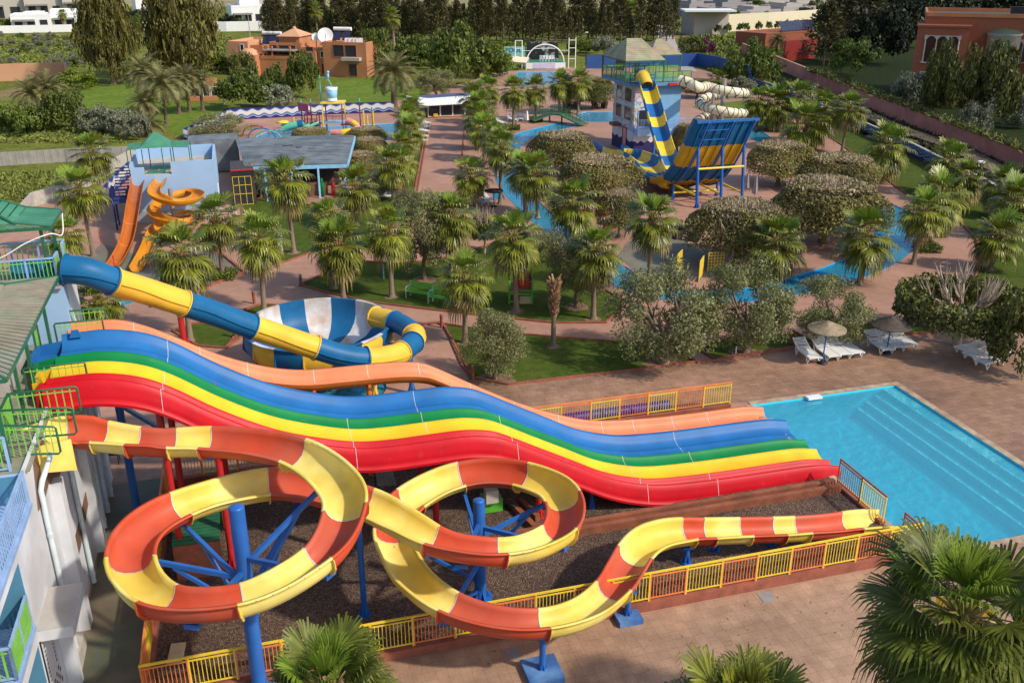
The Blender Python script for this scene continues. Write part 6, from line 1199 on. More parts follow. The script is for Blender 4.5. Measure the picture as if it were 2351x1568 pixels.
def limbs(seed, h, spread, n=6, r0=.16, top=.9):
    r = random.Random(seed); b = MB(); tw = [V((0, 0, 0)), V((r.uniform(-.06, .06), r.uniform(-.06, .06), h*.5)), V((r.uniform(-.1, .1), r.uniform(-.1, .1), h))]; b.tube([tw[0]-UP*.02]+smooth(tw, 4), [r0*1.7, r0*1.35, r0*1.15, r0*1.05]+[r0*(1-.05*i) for i in range(6)], 9)
    for k in range(n):
        a = 2*pi*k/n+r.uniform(-.4, .4); d = V((cos(a), sin(a), 0)); e = tw[2]+d*spread*.45+UP*spread*r.uniform(.3, .6); f = e+d*spread*.4+UP*spread*r.uniform(.1, .5)
        b.tube(smooth([tw[2]-UP*.08, e, f], 3), [r0*.7-.09*r0*i for i in range(7)], 6, caps=False)
        for _ in range(2): g = e+(rv(r)+UP*.6)*spread*.4; b.tube([e, (e+g)/2+rv(r)*.05, g], [r0*.3, r0*.2, r0*.06], 4, caps=False)
    return b
HIDE = []
def proto(name, parts):                                  # parts: (name, MB, materials, z-child?)
    return [(n, b.build(n, m, None, local=True).data) for n, b, m in parts]
def strip_protos():
    for o in list(COL.objects):
        if o.get('_p'): bpy.data.objects.remove(o)
def mesh_of(name, b, mats):
    o = b.build(name, mats, None, local=True); me = o.data; bpy.data.objects.remove(o); return me
FANM = [M['fan_leaf'], M['fan_new'], M['fan_dry'], M['petiole']]
FAN = [mesh_of('crown', fan_crown(10+i), FANM) for i in range(6)]; FANX = [mesh_of('crown', fan_crown(40+i, 64, 34, 2), [M['fan_shaded'], M['fan_new'] if i else M['fan_leaf'], M['fan_shaded'], M['petiole']]) for i in range(3)]
TRK = [mesh_of('trunk', palm_trunk(5+i), M['trunk_palm']) for i in range(3)]; BOOT = [mesh_of('leaf_bases', boots(3+i), M['boots']) for i in range(3)]
DATE = [mesh_of('crown', date_crown(i), [M['date_leaf'], M['petiole']]) for i in range(3)]
def child(name, me, root, loc=(0, 0, 0), sc_=1.0, rz=0.0):
    o = bpy.data.objects.new(name, me); COL.objects.link(o); o.parent = root; o.location = loc; o.scale = (sc_,)*3 if not isinstance(sc_, tuple) else sc_; o.rotation_euler = (0, 0, rz); return o
def fan_palm(bx, by, cy, hw, label, group='fan palms planted across the park', big=False, tr=.15, kind='fan_palm', boot=1.0):
    g = P(bx, by); h = hgt(bx, by, cy); R = hw*mpp(g+UP*h); root = thing(kind, label, 'palm', g, group=group); i = RND.randrange(99)
    if not big: root.rotation_euler = (RND.uniform(-.05, .05), RND.uniform(-.05, .05), 0)
    t = child('trunk', TRK[i % 3], root, sc_=(tr, tr, h), rz=RND.random()*6); s = R/1.04
    child('leaf_bases', BOOT[i % 3], root, (0, 0, h-.02), (max(1.15, tr/.13), max(1.15, tr/.13), max(.9, s*.95)*boot), RND.random()*6)
    child('crown', (FANX if big else FAN)[i % (3 if big else 6)], root, (0, 0, h), (s, s, s*RND.uniform(.95, 1.12)), RND.random()*6); return root
G1 = 'fan palms of the central lawn'
for a in ((215, 588, 432, 62, 'tall fan palm behind the green pagoda roof at the left edge'), (236, 470, 352, 52, 'fan palm above the block wall corner left of the slide house'), (168, 640, 540, 48, 'low fan palm just behind the green pagoda railing'), (238, 800, 690, 62, 'fan palm hidden behind the start of the blue tube slide'),
          (437, 782, 585, 82, 'broad fan palm standing behind the yellow tube section and its red post'), (512, 636, 502, 66, 'fan palm between the spiral slide and the green court'), (607, 722, 548, 66, 'fan palm on the path left of the striped bowl'), (675, 580, 412, 64, 'fan palm on the lawn in front of the slate roofed bar'),
          (768, 662, 500, 56, 'rear fan palm of the close pair behind the bowl'), (789, 688, 560, 72, 'front fan palm of the close pair behind the bowl'), (820, 518, 430, 56, 'fan palm on the small lawn right of the bar'), (903, 462, 375, 46, 'fan palm at the end of the cross path by the avenue, left one'), (928, 446, 372, 40, 'fan palm at the end of the cross path by the avenue, right one'),
          (900, 682, 530, 60, 'fan palm behind the left end of the green benches'), (1034, 640, 495, 66, 'fan palm behind the pollarded tree in the lawn'), (1085, 472, 402, 50, 'fan palm beside the dark round parasol'), (1068, 787, 635, 66, 'fan palm in front of the green benches beside the path'), (1186, 714, 545, 70, 'fan palm in front of the red and green playhouse'), (1362, 732, 575, 68, 'fan palm at the right end of the lawn by the river'),
          (1313, 548, 465, 66, 'fan palm leaning over the river bend behind the lawn'), (1234, 500, 400, 56, 'fan palm on the river bank, right one of two'), (1206, 488, 390, 48, 'fan palm on the river bank, left one of two'), (1148, 468, 338, 46, 'tall fan palm at the near end of the right avenue row'),
          (1487, 668, 498, 66, 'tall fan palm beside the green court inside the river'), (1770, 640, 555, 74, 'fan palm in front of the clipped round tree inside the river'), (1973, 652, 540, 72, 'fan palm with loose fronds over the right river bend'), (2096, 607, 482, 60, 'left fan palm of the pair by the curved path'), (2134, 562, 450, 66, 'right fan palm of the pair by the curved path'), (2273, 620, 540, 62, 'fan palm on the right lawn outside the curved path'),
          (2312, 545, 462, 60, 'fan palm at the right edge behind the lawn palm'), (2165, 450, 368, 52, 'fan palm in front of the cracked blue wall'), (2025, 418, 335, 58, 'fan palm right of the clipped trees by the path'), (1932, 352, 248, 46, 'slender fan palm standing free before the blue wall'), (1842, 345, 285, 62, 'front fan palm of the clump right of the spiral tube'), (1778, 300, 240, 50, 'left fan palm of the clump right of the spiral tube'), (1830, 300, 222, 46, 'rear fan palm of the clump right of the spiral tube'), (1882, 330, 252, 48, 'right fan palm of the clump right of the spiral tube'), (1735, 300, 232, 40, 'small fan palm next to the spiral tube'),
          (1645, 215, 182, 26, 'small yellowish fan palm behind the spiral tube start'), (2290, 500, 425, 52, 'fan palm far right in front of the blue wall'), (2215, 470, 405, 46, 'short fan palm between the two right path palms and the wall')):
    fan_palm(*a)
G2 = 'fan palms of the rows along the avenue'
for bx, by, cy, hw, lb in ((945, 372, 300, 40, 'left avenue fan palm, front of its row'), (938, 345, 270, 36, 'left avenue fan palm, second of its row'), (952, 320, 250, 34, 'left avenue fan palm nearest the cafe'), (930, 405, 335, 38, 'left avenue fan palm closest to the cross path'),
                        (1140, 405, 315, 42, 'right avenue fan palm, second from the near end'), (1112, 370, 295, 44, 'right avenue fan palm, third from the near end'), (1100, 345, 270, 42, 'right avenue fan palm, fourth from the near end'), (1108, 320, 245, 40, 'right avenue fan palm, fifth from the near end'), (1092, 300, 222, 38, 'right avenue fan palm beside the cafe roof'), (1118, 285, 205, 36, 'right avenue fan palm at the far end')):
    fan_palm(bx, by, cy, hw, lb, G2)
for bx, by, cy, hw, lb in ((1178, 297, 208, 36, 'fan palm in a green planter left of the footbridge'), (1231, 278, 205, 34, 'fan palm in a green planter behind the white loungers'), (1284, 262, 192, 32, 'fan palm in front of the stage pool, left of two'), (1296, 258, 202, 28, 'fan palm in front of the stage pool, hidden behind its neighbour'), (1327, 262, 188, 34, 'fan palm in front of the stage pool, right one')):
    fan_palm(bx, by, cy, hw, lb, 'fan palms round the far pool')
fan_palm(2112, 1850, 1420, 222, 'huge dark fan palm in the lower right corner in front of the pool', 'foreground fan palms', True, .2)
fan_palm(1668, 1960, 1672, 190, 'fan palm crown rising at the bottom edge below the tiled terrace', 'foreground fan palms', True, .2)
fan_palm(790, 1930, 1600, 160, 'bright fan palm crown at the bottom edge beside the big blue pole', 'foreground fan palms', True, .2)
for bx, by, cy, hw, lb in ((905, 108, 38, 22, 'tall thin fan palm before the dark cypress row'), (714, 102, 20, 20, 'tall fan palm with dry skirt behind the villa, left one'), (732, 104, 24, 20, 'tall fan palm with dry skirt behind the villa, right one'), (1446, 92, 22, 24, 'tall fan palm with dry skirt above the slide tower'), (150, 74, 32, 12, 'thin fan palm by the left white garden wall')):
    fan_palm(bx, by, cy, hw, lb, 'tall thin palms in the background', False, .28, boot=1.6)
# dead palm stump
g = P(1270, 795); root = thing('dead_palm', 'dead headless palm trunk with a shaggy top beside the path', 'palm', g); hh_ = hgt(1270, 795, 655); child('trunk', TRK[0], root, sc_=(.13, .13, hh_)); child('leaf_bases', BOOT[1], root, (0, 0, hh_+.1), (1.5, 1.5, 1.6)); child('leaf_bases', BOOT[2], root, (0, 0, hh_-.55), (1.4, 1.4, 1.2))
# date palms
def date_palm(bx, by, cy, hw, label, tr=.22):
    g = P(bx, by); h = hgt(bx, by, cy); R = hw*mpp(g+UP*h); root = thing('date_palm', label, 'palm', g, group='date palms'); me = TRK[RND.randrange(3)].copy(); me.materials.clear(); me.materials.append(M['trunk_date'])
    child('trunk', me, root, sc_=(tr, tr, h)); child('leaf_bases', BOOT[RND.randrange(3)], root, (0, 0, h), (1.9, 1.9, 1.1)); child('crown', DATE[RND.randrange(3)], root, (0, 0, h-.1), R, RND.random()*6)
for a in ((906, 252, 168, 66, 'large date palm with a thick trunk behind the splash playground', .42), (82, 268, 215, 52, 'left date palm of the pair at the left edge'), (118, 262, 205, 56, 'right date palm of the pair at the left edge'), (383, 288, 195, 62, 'date palm in the middle of the lawn group'), (343, 265, 168, 58, 'rearmost date palm of the lawn group'), (412, 262, 190, 48, 'date palm of the lawn group with a slanting crown'), (436, 258, 180, 46, 'date palm of the lawn group next to the garden house'), (466, 255, 188, 40, 'date palm trunk in front of the garden house'), (338, 295, 238, 46, 'lowest date palm of the lawn group'), (348, 312, 290, 40, 'young date palm bush in front of the lawn group'), (2166, 245, 205, 58, 'feathery young palm in the dark mansion garden'), (1782, 122, 92, 26, 'spiky palm in the annex yard')): date_palm(*a)
# ---- leaf crowns
OLV = [mesh_of('crown', cloud(i, 15000, clumps(i+3, 40, 1.0, .78, .92, (.19, .36), -.8), .033, .40), M['olive_leaf']) for i in range(4)]
LMB = [mesh_of('trunk', limbs(i, .5, .75, 6, .10), M['trunk']) for i in range(3)]
BSH = {k: [mesh_of('foliage', cloud(i+60, 4200, clumps(i+23, 30, 1.0, .62, .55, (.2, .34), -.5, .5), .060, .55), M[m]) for i in range(3)] for k, m in (('green', 'bush_leaf'), ('lush', 'lush_leaf'), ('dark', 'dark_leaf'), ('grey', 'grey_leaf'), ('ficus', 'ficus_green'))}
def mound(seed, m='ficus_leaf', dry='ficus_dry', bare=.35, n=17000, tw=480):
    r = random.Random(seed); b = MB(); ph = [r.uniform(0, 6) for _ in range(4)]
    def rad(a, el): return 1+.06*sin(3*a+ph[0])+.05*sin(5*a+ph[1])+.05*sin(4*el+ph[2]+2*a)
    def shp(q):
        a = q.uniform(0, 2*pi); z = q.random(); el = (z**.75)*pi/2; k = rad(a, el)*(1-.22*q.random()**2.2)
        c = cos(el)**.40; zz = .56*sin(el)**.85*k
        if q.random() < .16: c *= q.random()**.5; zz = q.uniform(-.10, .02)
        p = V((c*cos(a)*k, c*sin(a)*k, .40+zz-.05*(1-z))); return p, V((cos(a)*cos(el), sin(a)*cos(el), sin(el)+.1)).normalized()
    cloud(seed, n, shp, .026, .62, .6, 0, b)
    cloud(seed+1, int(n*.4), lambda q: (lambda p: (V((p[0].x*.72, p[0].y*.72, min(p[0].z+.30, .97)+q.uniform(-.03, .03))), UP))(shp(q)), .036, .4, .5, 1, b)
    t = MB(); base = MB(); base.lathe((0, 0, 0), [(.1, -.02), (.065, .1), (.06, .3), (.1, .5)], 8)
    for k in range(5): a = k*1.256; base.tube([V((0, 0, .32)), V((cos(a)*.25, sin(a)*.25, .52)), V((cos(a)*.55, sin(a)*.55, .7))], [.04, .03, .012], 5, caps=False)
    for _ in range(tw):
        a = r.uniform(0, 2*pi); R = r.random()**.6*.75; o = V((cos(a)*R, sin(a)*R, .40+.54*max(0, 1-R**2.6))); d = (UP*1.1+V((cos(a), sin(a), 0))*R*.8+rv(r)*.45).normalized(); l = r.uniform(.08, .22)
        s = d.cross(rv(r)).normalized()*.010; s2 = d.cross(s).normalized()*.010
        t.add([o+s, o-s*.5+s2, o-s*.5-s2, o+d*l], [(0, 1, 3), (1, 2, 3), (2, 0, 3)])
    return mesh_of('foliage', b, [M[m], M[dry]]), mesh_of('twigs', t, M['twig']), mesh_of('trunk', base, M['trunk'])
MND = [mound(i) for i in range(3)]; MNDG = [mound(9, 'ficus_green', 'ficus_leaf', tw=120)]
def tree(bx, by, ty, hw, label, kind, crowns, trunks=None, group=None, zs=None, cat='tree', base=1.0, tall=1.0):
    """base at (bx, by); crown half width hw and top at row ty"""
    g = P(bx, by); R = hw*mpp(g+UP*1.5); H_ = max(hgt(bx, by, ty), .3); root = thing(kind, label, cat, g, group=group); i = RND.randrange(99)
    zz = H_/1.55 if trunks else H_/1.12
    child('crown' if trunks else 'foliage', crowns[i % len(crowns)], root, (0, 0, 0), (R, R, zz), RND.random()*6)
    if trunks: child('trunk', trunks[i % len(trunks)], root, (0, 0, 0), (R*.8, R*.8, zz))
    return root
for a in ((1136, 872, 722, 70, 'round olive tree in a bare soil circle right of the bowl'), (1525, 836, 632, 124, 'largest olive tree, in front of the river beside the path'), (1712, 812, 615, 100, 'olive tree in the middle of the row before the pool deck'), (1905, 790, 652, 84, 'right olive tree of the row before the pool deck, behind the parasol'), (975, 642, 455, 62, 'dark olive tree behind the green benches'), (1325, 705, 540, 72, 'twin stemmed olive tree behind the dead palm'), (1240, 600, 540, 40, 'small olive by the river behind the playhouse'), (600, 455, 385, 40, 'olive tree in front of the bar wall'), (950, 500, 440, 46, 'olive tree left of the pink avenue'), (512, 318, 268, 68, 'grey green olive before the wave wall at the splash pool'), (1000, 225, 165, 44, 'pale olive tree behind the cafe roof'), (860, 460, 400, 40, 'olive tree beside the bar roof corner')):
    tree(*a, 'olive_tree', OLV, LMB, 'olive trees')
for a in ((1292, 400, 296, 78, 'clipped round tree left of the exit slide, rear one'), (1372, 455, 352, 98, 'clipped round tree left of the exit slide, front one'), (1420, 545, 430, 52, 'small clipped tree with a pale forked trunk by the palm court'), (1692, 602, 452, 118, 'large clipped tree with brown twigs in the centre of the river island'), (1888, 557, 402, 130, 'widest clipped tree on the river island'), (1785, 425, 318, 78, 'clipped tree behind the half pipe wall'), (1925, 440, 350, 92, 'clipped tree by the right river bend'), (1575, 355, 278, 34, 'narrow clipped tree between tower and half pipe wall'), (850, 372, 312, 44, 'clipped bush by the avenue behind the bar roof, front one'), (845, 335, 290, 48, 'clipped bush by the avenue behind the bar roof, rear one'), (832, 408, 345, 50, 'clipped tree right of the bar roof edge'), (712, 322, 292, 44, 'clipped dry bush in front of the splash playground')):
    bx, by, ty, hw, lb = a; g = P(bx, by); R = hw*mpp(g+UP*1.5); H_ = hgt(bx, by, ty); root = thing('clipped_tree', lb, 'tree', g, group='clipped ficus trees'); f, t, s = MND[RND.randrange(3)]; q = RND.random()*6
    zc = H_/1.12
    for n_, me in (('foliage', f), ('twigs', t), ('trunk', s)): child(n_, me, root, (0, 0, 0), (R, R, zc), q)
for a in ((1362, 250, 172, 48, 'green clipped tree over the wicker chairs'), (1600, 225, 178, 40, 'dry clipped tree behind the slide tower')):
    bx, by, ty, hw, lb = a; g = P(bx, by); R = hw*mpp(g+UP*1.5); H_ = hgt(bx, by, ty); root = thing('clipped_tree', lb, 'tree', g, group='clipped ficus trees'); f, t, s = MNDG[0]
    for n_, me in (('foliage', f), ('twigs', t), ('trunk', s)): child(n_, me, root, (0, 0, 0), (R, R, H_/1.12))
# pollarded trees with bare pale branches
def pollard(bx, by, ty, hw, label, seed, rim=1.0):
    g = P(bx, by); R = hw*mpp(g+UP*1.5); H_ = hgt(bx, by, ty); root = thing('pollarded_tree', label, 'tree', g); r = random.Random(seed)
    b = cloud(seed, 7500, lambda q: (lambda a, k, z: (V((cos(a)*k, sin(a)*k, z)), V((cos(a), sin(a), .4)).normalized()))(q.uniform(0, 2*pi), .55+.5*q.random()**.7, .42+.36*q.random()), .04, .55, .5)
    child('foliage', mesh_of('foliage', b, M['ficus_green']), root, (0, 0, 0), (R, R, H_/1.15)); t = MB(); t.tube([V((0, 0, 0)), V((.01, .01, .25)), V((0, 0, .45))], [.08, .06, .07], 8)
    for k in range(11):
        a = k*.571*2.2; p = V((cos(a)*.12, sin(a)*.12, .5)); q = V((cos(a)*r.uniform(.2, .55), sin(a)*r.uniform(.2, .55), r.uniform(.62, .8))); t.tube([V((0, 0, .42)), p, q], [.04, .03, .02], 5, caps=False)
        for j in range(9):
            d = (V((cos(a), sin(a), 0))*r.uniform(.1, .7)+UP*1.0+rv(r)*.5).normalized(); e = q+d*r.uniform(.12, .25); f = e+(d+UP*.3+rv(r)*.3).normalized()*r.uniform(.1, .2); t.tube([q, e, f], [.014, .009, .003], 4, caps=False)
    child('branches', mesh_of('branches', t, M['twig']), root, (0, 0, 0), (R, R, H_/1.15), 0)
pollard(2195, 792, 612, 142, 'very large pollarded tree with bare pale branches above the right loungers', 4); pollard(1113, 582, 470, 40, 'small pollarded tree with pink grey stubs behind the benches', 8)
tree(2330, 860, 690, 70, 'dark leafy tree cut by the right edge above the deck', 'leafy_tree', BSH['ficus'])
# bushes and mixed trees: (base x, base y, top y, half width, label)
for kind, lst in (('green', ((570, 250, 170, 62, 'big round green bush left of the villa garden'), (640, 215, 155, 34, 'open olive green shrub below the villa terrace'), (700, 225, 125, 36, 'tall dark shrub in front of the villa centre'), (1720, 205, 105, 58, 'broad loose bush by the blue court wall'), (150, 300, 208, 50, 'round dark green bush on the left slope'), (1060, 200, 70, 72, 'large green tree behind the cafe'), (960, 165, 92, 60, 'green tree right of the villa'), (1110, 180, 100, 50, 'bright green tree beside the POOL sign'), (1000, 150, 95, 50, 'feathery tree between villa and stage'), (868, 170, 65, 34, 'willow like tree at the right end of the villa'), (1955, 175, 92, 54, 'round tree just behind the salmon wall'), (45, 310, 245, 50, 'green bush on the left slope below the date palms'))),
                  ('lush', ((796, 168, 112, 26, 'bright yellow green tree in front of the villa right wing'), (175, 205, 165, 44, 'bright hedge mass beside the weeping tree'), (480, 165, 125, 50, 'yellow green hedge left of the villa'), (1340, 125, 90, 40, 'yellow green bushes right of the stage'), (1180, 135, 95, 40, 'light green bushes left of the stage arch'), (1150, 175, 118, 30, 'light bush under the POOL sign'), (20, 290, 255, 40, 'lush shrub at the left edge'))),
                  ('dark', ((2010, 150, 20, 70, 'very dark tree behind the annex'), (2060, 110, 0, 80, 'dark tree behind the mansion left corner'), (2150, 90, -30, 90, 'dark tree crown above the mansion roof'), (2250, 70, -40, 90, 'dark tree mass at the top right'), (2340, 60, -40, 80, 'dark tree in the top right corner'), (1900, 140, 60, 26, 'dark narrow cypress by the annex court'), (1960, 90, -20, 70, 'dark tree above the annex solar panels'))),
                  ('grey', ((2085, 258, 170, 44, 'silvery shrub in front of the mansion corner'), (2235, 310, 240, 40, 'silvery shrub in the mansion garden'), (2330, 290, 215, 50, 'silvery tree at the right edge of the mansion garden'), (640, 250, 195, 40, 'silver green shrub behind the wave wall'), (230, 305, 245, 40, 'grey green bush in the left shrub row'), (275, 310, 250, 36, 'silvery bush in the left shrub row'), (320, 318, 262, 30, 'grey bush below the date palms'), (1388, 130, 85, 30, 'silvery round tree behind the court wall'), (1700, 215, 180, 30, 'dry grey shrub beside the spiral tube'))),
                  ('ficus', ((2150, 278, 120, 40, 'leafy tree in front of the mansion arches, left one'), (2250, 300, 105, 66, 'leafy tree in front of the mansion arches, right one'), (2140, 262, 120, 26, 'leafy tree at the mansion corner'), (75, 300, 240, 44, 'dark bush below the left date palms'), (560, 200, 120, 30, 'dry shrub beside the terracotta villa'), (1585, 125, 82, 30, 'dark bougainvillea mass behind the tower roofs')))):
    for a in lst: tree(*a, 'shrub' if a[3] < 45 else 'leafy_tree', BSH[kind], None, 'trees and shrubs round the park')
g = P(1612, 122); root = thing('bougainvillea', 'purple flowering bougainvillea by the blue court wall', 'shrub', g); child('foliage', mesh_of('foliage', cloud(77, 2500, clumps(5, 18, 1, .6, .5, (.2, .35)), .06, .6), M['boug_leaf']), root, (0, 0, 0), (26*mpp(g),)*2+(hgt(1612, 122, 84)/1.1,))
# ---- weeping giants, cypress row, pines
def weep(seed):
    r = random.Random(seed); b = MB(); C_ = []
    for i in range(84):
        d = rv(r); d.z = abs(d.z)*1.0-.35; C_.append((V((d.x*.85*r.uniform(.5, 1), d.y*.85*r.uniform(.5, 1), 1.25+d.z*.95)), r.uniform(.12, .24)))
    for c, R in C_:
        L_ = r.uniform(.35, .85)
        for _ in range(20):
            d = rv(r); o = c+d*R*r.random()**.4; n = 5; l = L_*r.uniform(.4, 1.1); p = o; x = V((r.uniform(-1, 1), r.uniform(-1, 1), 0)).normalized()*1.25
            for j in range(n):
                q = o+V((d.x*.05*j, d.y*.05*j, -l*j/n+r.uniform(-.02, .02))); s = x*.02*r.uniform(.7, 1.5); t = q-UP*.11+rv(r)*.03; b.add([q-s, q+s, t+s*.4, t-s*.4], [(0, 1, 2, 3)])
    return b
WEEP = [mesh_of('crown', cloud(i+90, 15000, clumps(i+71, 80, .98, 1.05, 1.02, (.14, .30), -.97, .35), .034, .42, .3, 0, weep(i), .62), M['euca_leaf']) for i in range(2)]
for i, (bx, by, ty, hw, lb) in enumerate(((262, 194, -70, 68, 'left giant weeping tree before the meadow'), (425, 180, -90, 92, 'right giant weeping tree before the meadow'))):
    g = P(bx, by); R = hw*mpp(g+UP*8); H_ = hgt(bx, by, ty); root = thing('weeping_tree', lb, 'tree', g); child('crown', WEEP[i], root, (0, 0, 0), (R, R, H_/2.15)); child('trunk', LMB[i], root, (0, 0, 0), (R*.9, R*.9, H_/1.6))
def conifer(seed):
    r = random.Random(seed); b = MB()
    for k in range(210):
        t = r.random()**.75; z = .10+.9*t; R = (.36*(1-t)**.55+.03)*r.uniform(.5, 1.1); a = r.uniform(0, 2*pi); d = V((cos(a), sin(a), 0)); e = d*R+UP*(z-.01)
        for j in range(12):
            f = r.uniform(.25, 1); p = d*R*f+UP*(z+.035*f)+rv(r)*.035; x = (d*.5+UP*r.uniform(-.3, .9)+rv(r)*.5).normalized(); y = x.cross(rv(r)).normalized(); s = r.uniform(.012, .034); b.add([p-x*s, p-y*s*.5, p+x*s*1.4, p+y*s*.5], [(0, 1, 2, 3)])
    return b
CON = [mesh_of('crown', conifer(i), M['pine_leaf']) for i in range(5)]; cb = MB(); cb.tube([V((0, 0, 0)), V((0, 0, .5)), V((0, 0, .95))], [.022, .014, .004], 7); CTR = mesh_of('trunk', cb, M['trunk'])
rows_ = [(x, 104+RND.uniform(-6, 3), RND.uniform(-22, 34)) for x in range(612, 900, 15)]+[(x, 98+RND.uniform(-8, 4), RND.uniform(-26, 30)) for x in range(900, 1560, 15)]+[(x, 74+RND.uniform(-6, 4), RND.uniform(-34, 6)) for x in range(640, 1540, 34)]
for bx, by, ty in rows_:
    g = P(bx, by); H_ = hgt(bx, by, ty); root = thing('cypress', 'dark cypress in the long row behind the park', 'tree', g, group='dark cypress row'); s = H_*RND.uniform(.6, 1.0); child('crown', CON[RND.randrange(5)], root, (0, 0, 0), (s, s, H_), RND.random()*6); child('trunk', CTR, root, (0, 0, 0), (H_,)*3)
for bx, by, ty in ((1890, 150, 10), (1925, 130, -20), (1985, 120, -30), (2040, 95, -40), (2100, 80, -40), (2200, 60, -45), (2290, 50, -45), (1905, 100, 0), (2350, 70, -40), (2400, 90, -30)):
    g = P(bx, by); H_ = hgt(bx, by, ty); root = thing('pine_tree', 'dark pine in the wood around the mansion', 'tree', g, group='dark pines around the mansion'); s = H_*RND.uniform(1.0, 1.5); child('crown', CON[RND.randrange(5)], root, (0, 0, 0), (s, s, H_), RND.random()*6); child('trunk', CTR, root, (0, 0, 0), (H_,)*3)
# young olives in the meadow and saplings at the cream wall
for k in range(64):
    x = RND.uniform(-40, 205) if k < 52 else RND.uniform(330, 520); y = 86+70*RND.random()**1.3
    g = P(x, y); root = thing('young_olive', 'young olive bush planted in the left meadow', 'shrub', g, group='young olives in the meadow'); s = RND.uniform(.55, 1.15)
    child('foliage', BSH['grey' if k % 3 else 'green'][k % 3], root, (0, 0, 0), (s, s, s*1.2), k)
for k in range(11):
    g = P(1650+k*22+RND.uniform(-5, 5), 82-k*1.6); root = thing('sapling', 'thin sapling in front of the cream perimeter wall', 'tree', g, group='saplings along the cream wall'); child('foliage', BSH['green'][k % 3], root, (0, 0, .6), (.9, .9, 1.7), k); child('trunk', CTR, root, (0, 0, 0), (2.2,)*3)
# villa gardens
for k in range(34):
    x, y = (RND.uniform(-30, 560), RND.uniform(62, 72)) if k < 12 else (RND.uniform(1600, 1900), RND.uniform(24, 68)); g = P(x, y-1)
    root = thing('garden_shrub', 'garden shrub between the far modern villas', 'shrub', g, group='shrubs in the villa gardens'); s = RND.uniform(1.6, 3.2); child('foliage', BSH['green' if k % 2 else 'dark'][k % 3], root, (0, 0, 0), (s, s, s*1.3), k)
# planter hedges
for i, (x, y, lb) in enumerate(((1178, 298, 'square clipped hedge round the planter palm by the loungers'), (1231, 279, 'square clipped hedge round the planter palm by the footbridge'), (1296, 264, 'low clipped hedge at the foot of the stage pool palms'), (2127, 575, 'small square hedge beside the curved path, front one'), (2140, 540, 'small square hedge beside the curved path, rear one'), (514, 637, 'low round hedge at the foot of the court palm'))):
    g = P(x, y); root = thing('hedge', lb, 'hedge', g, group='small clipped hedges'); b = cloud(300+i, 1500, lambda q: (V((q.uniform(-.8, .8), q.uniform(-.8, .8), q.uniform(.02, .5))), rv(q)), .07, .6); child('foliage', mesh_of('foliage', b, M['bush_leaf']), root)
# scrub: meadow and bank ground cover
def scrub(name, quads, n, m, s, seed):
    r = random.Random(seed); b = MB()
    for _ in range(n):
        q = r.choice(quads); u, v = r.random(), r.random(); p = (q[0]*(1-u)+q[1]*u)*(1-v)+(q[3]*(1-u)+q[2]*u)*v; k = s*r.uniform(.5, 1.5)*(1+p.length/160)
        for _ in range(3): x = V((r.uniform(-1, 1), r.uniform(-1, 1), r.uniform(.08, .6))).normalized(); y = x.cross(rv(r)).normalized(); o = p+V((r.uniform(-k, k), r.uniform(-k, k), .02)); b.add([o-y*k*.25, o+y*k*.25, o+x*k], [(0, 1, 2)])
    return tag(b.build(name, m), kind='stuff')
scrub('meadow_grass', [px([(-60, 160), (210, 155), (205, 82), (-40, 86)]), px([(-60, 330), (300, 330), (190, 260), (-60, 250)]), px([(-60, 470), (120, 455), (240, 395), (-60, 400)]), px([(330, 190), (530, 170), (530, 84), (340, 84)])], 9000, mat('meadow', (.15, .175, .028), rough=.9, var=0, isl=.45), .26, 1)
scrub('field_grass', [px([(1590, 120), (1760, 125), (1870, 95), (1600, 86)]), px([(1640, 160), (1740, 190), (1790, 150), (1620, 130)])], 3500, mat('field', (.16, .19, .03), rough=.9, var=0, isl=.5), .5, 2)
scrub('bank_scrub', [px([(1780, 180), (2000, 262), (2010, 292), (1800, 205)]), px([(2000, 262), (2351, 398), (2351, 440), (2010, 300)]), px([(1850, 235), (2100, 340), (2120, 365), (1900, 265)])], 7000, mat('scrub', (.060, .055, .020), rough=.95, var=0, isl=.6), .35, 3)
scrub('wall_vine', [[p+UP*1.9 for p in (V((46.1, 150, 0)), V((46.8, 150, 0)), V((47.9, 62, 0)), V((47.1, 62, 0)))]], 2600, M['ficus_green'], .3, 4)
# ------------------------------------------------------------------ furniture
def lounger_proto():
    root = thing('sun_lounger', 'white slatted plastic sun lounger', 'sun lounger', (0, 0, 0)); L_, W_ = 1.85, .62
    def side(sg):
        b = MB(); y = sg*W_/2; pts = [V((0, y, .34)), V((1.15, y, .34)), V((1.5, y, .50)), V((L_, y, .72))]
        for a, c in zip(pts[:-1], pts[1:]): b.beam(a, c, .06, .07)
        return b
    for sg in (-1, 1): side(sg).build('side_rail', M['white_paint'], root)
    b = MB()
    for k in range(15): x = .03+k*.078; b.box((x, 0, .35), (.058, W_-.05, .025))
    b.build('seat_slats', M['white_paint'], root); b = MB()
    for k in range(9): t = (k+.5)/9; x = 1.18+t*.65; z = .37+(t*.38 if t > .3 else t*.3); b.box((x, 0, z), (.055, W_-.05, .025))
    b.build('back_slats', M['white_paint'], root)
    for x in (.25, 1.35):
        for sg in (-1, 1): b = MB(); y = sg*W_/2; b.beam(V((x-.16, y, .33)), V((x, y, .01)), .045); b.beam(V((x+.16, y, .33 if x < 1 else .44)), V((x, y, .01)), .045); b.build('leg', M['white_paint'], root)
    return root
LP = lounger_proto(); first = [True]
def lounger(x, y, az, label, group='white sun loungers'):
    o = LP if first[0] else copy_tree(LP); first[0] = False; o.location = P(x, y); o.rotation_euler = (0, 0, az); o['label'] = label; o['group'] = group
def azp(a, c): d = P(*c)-P(*a); return atan2(d.y, d.x)
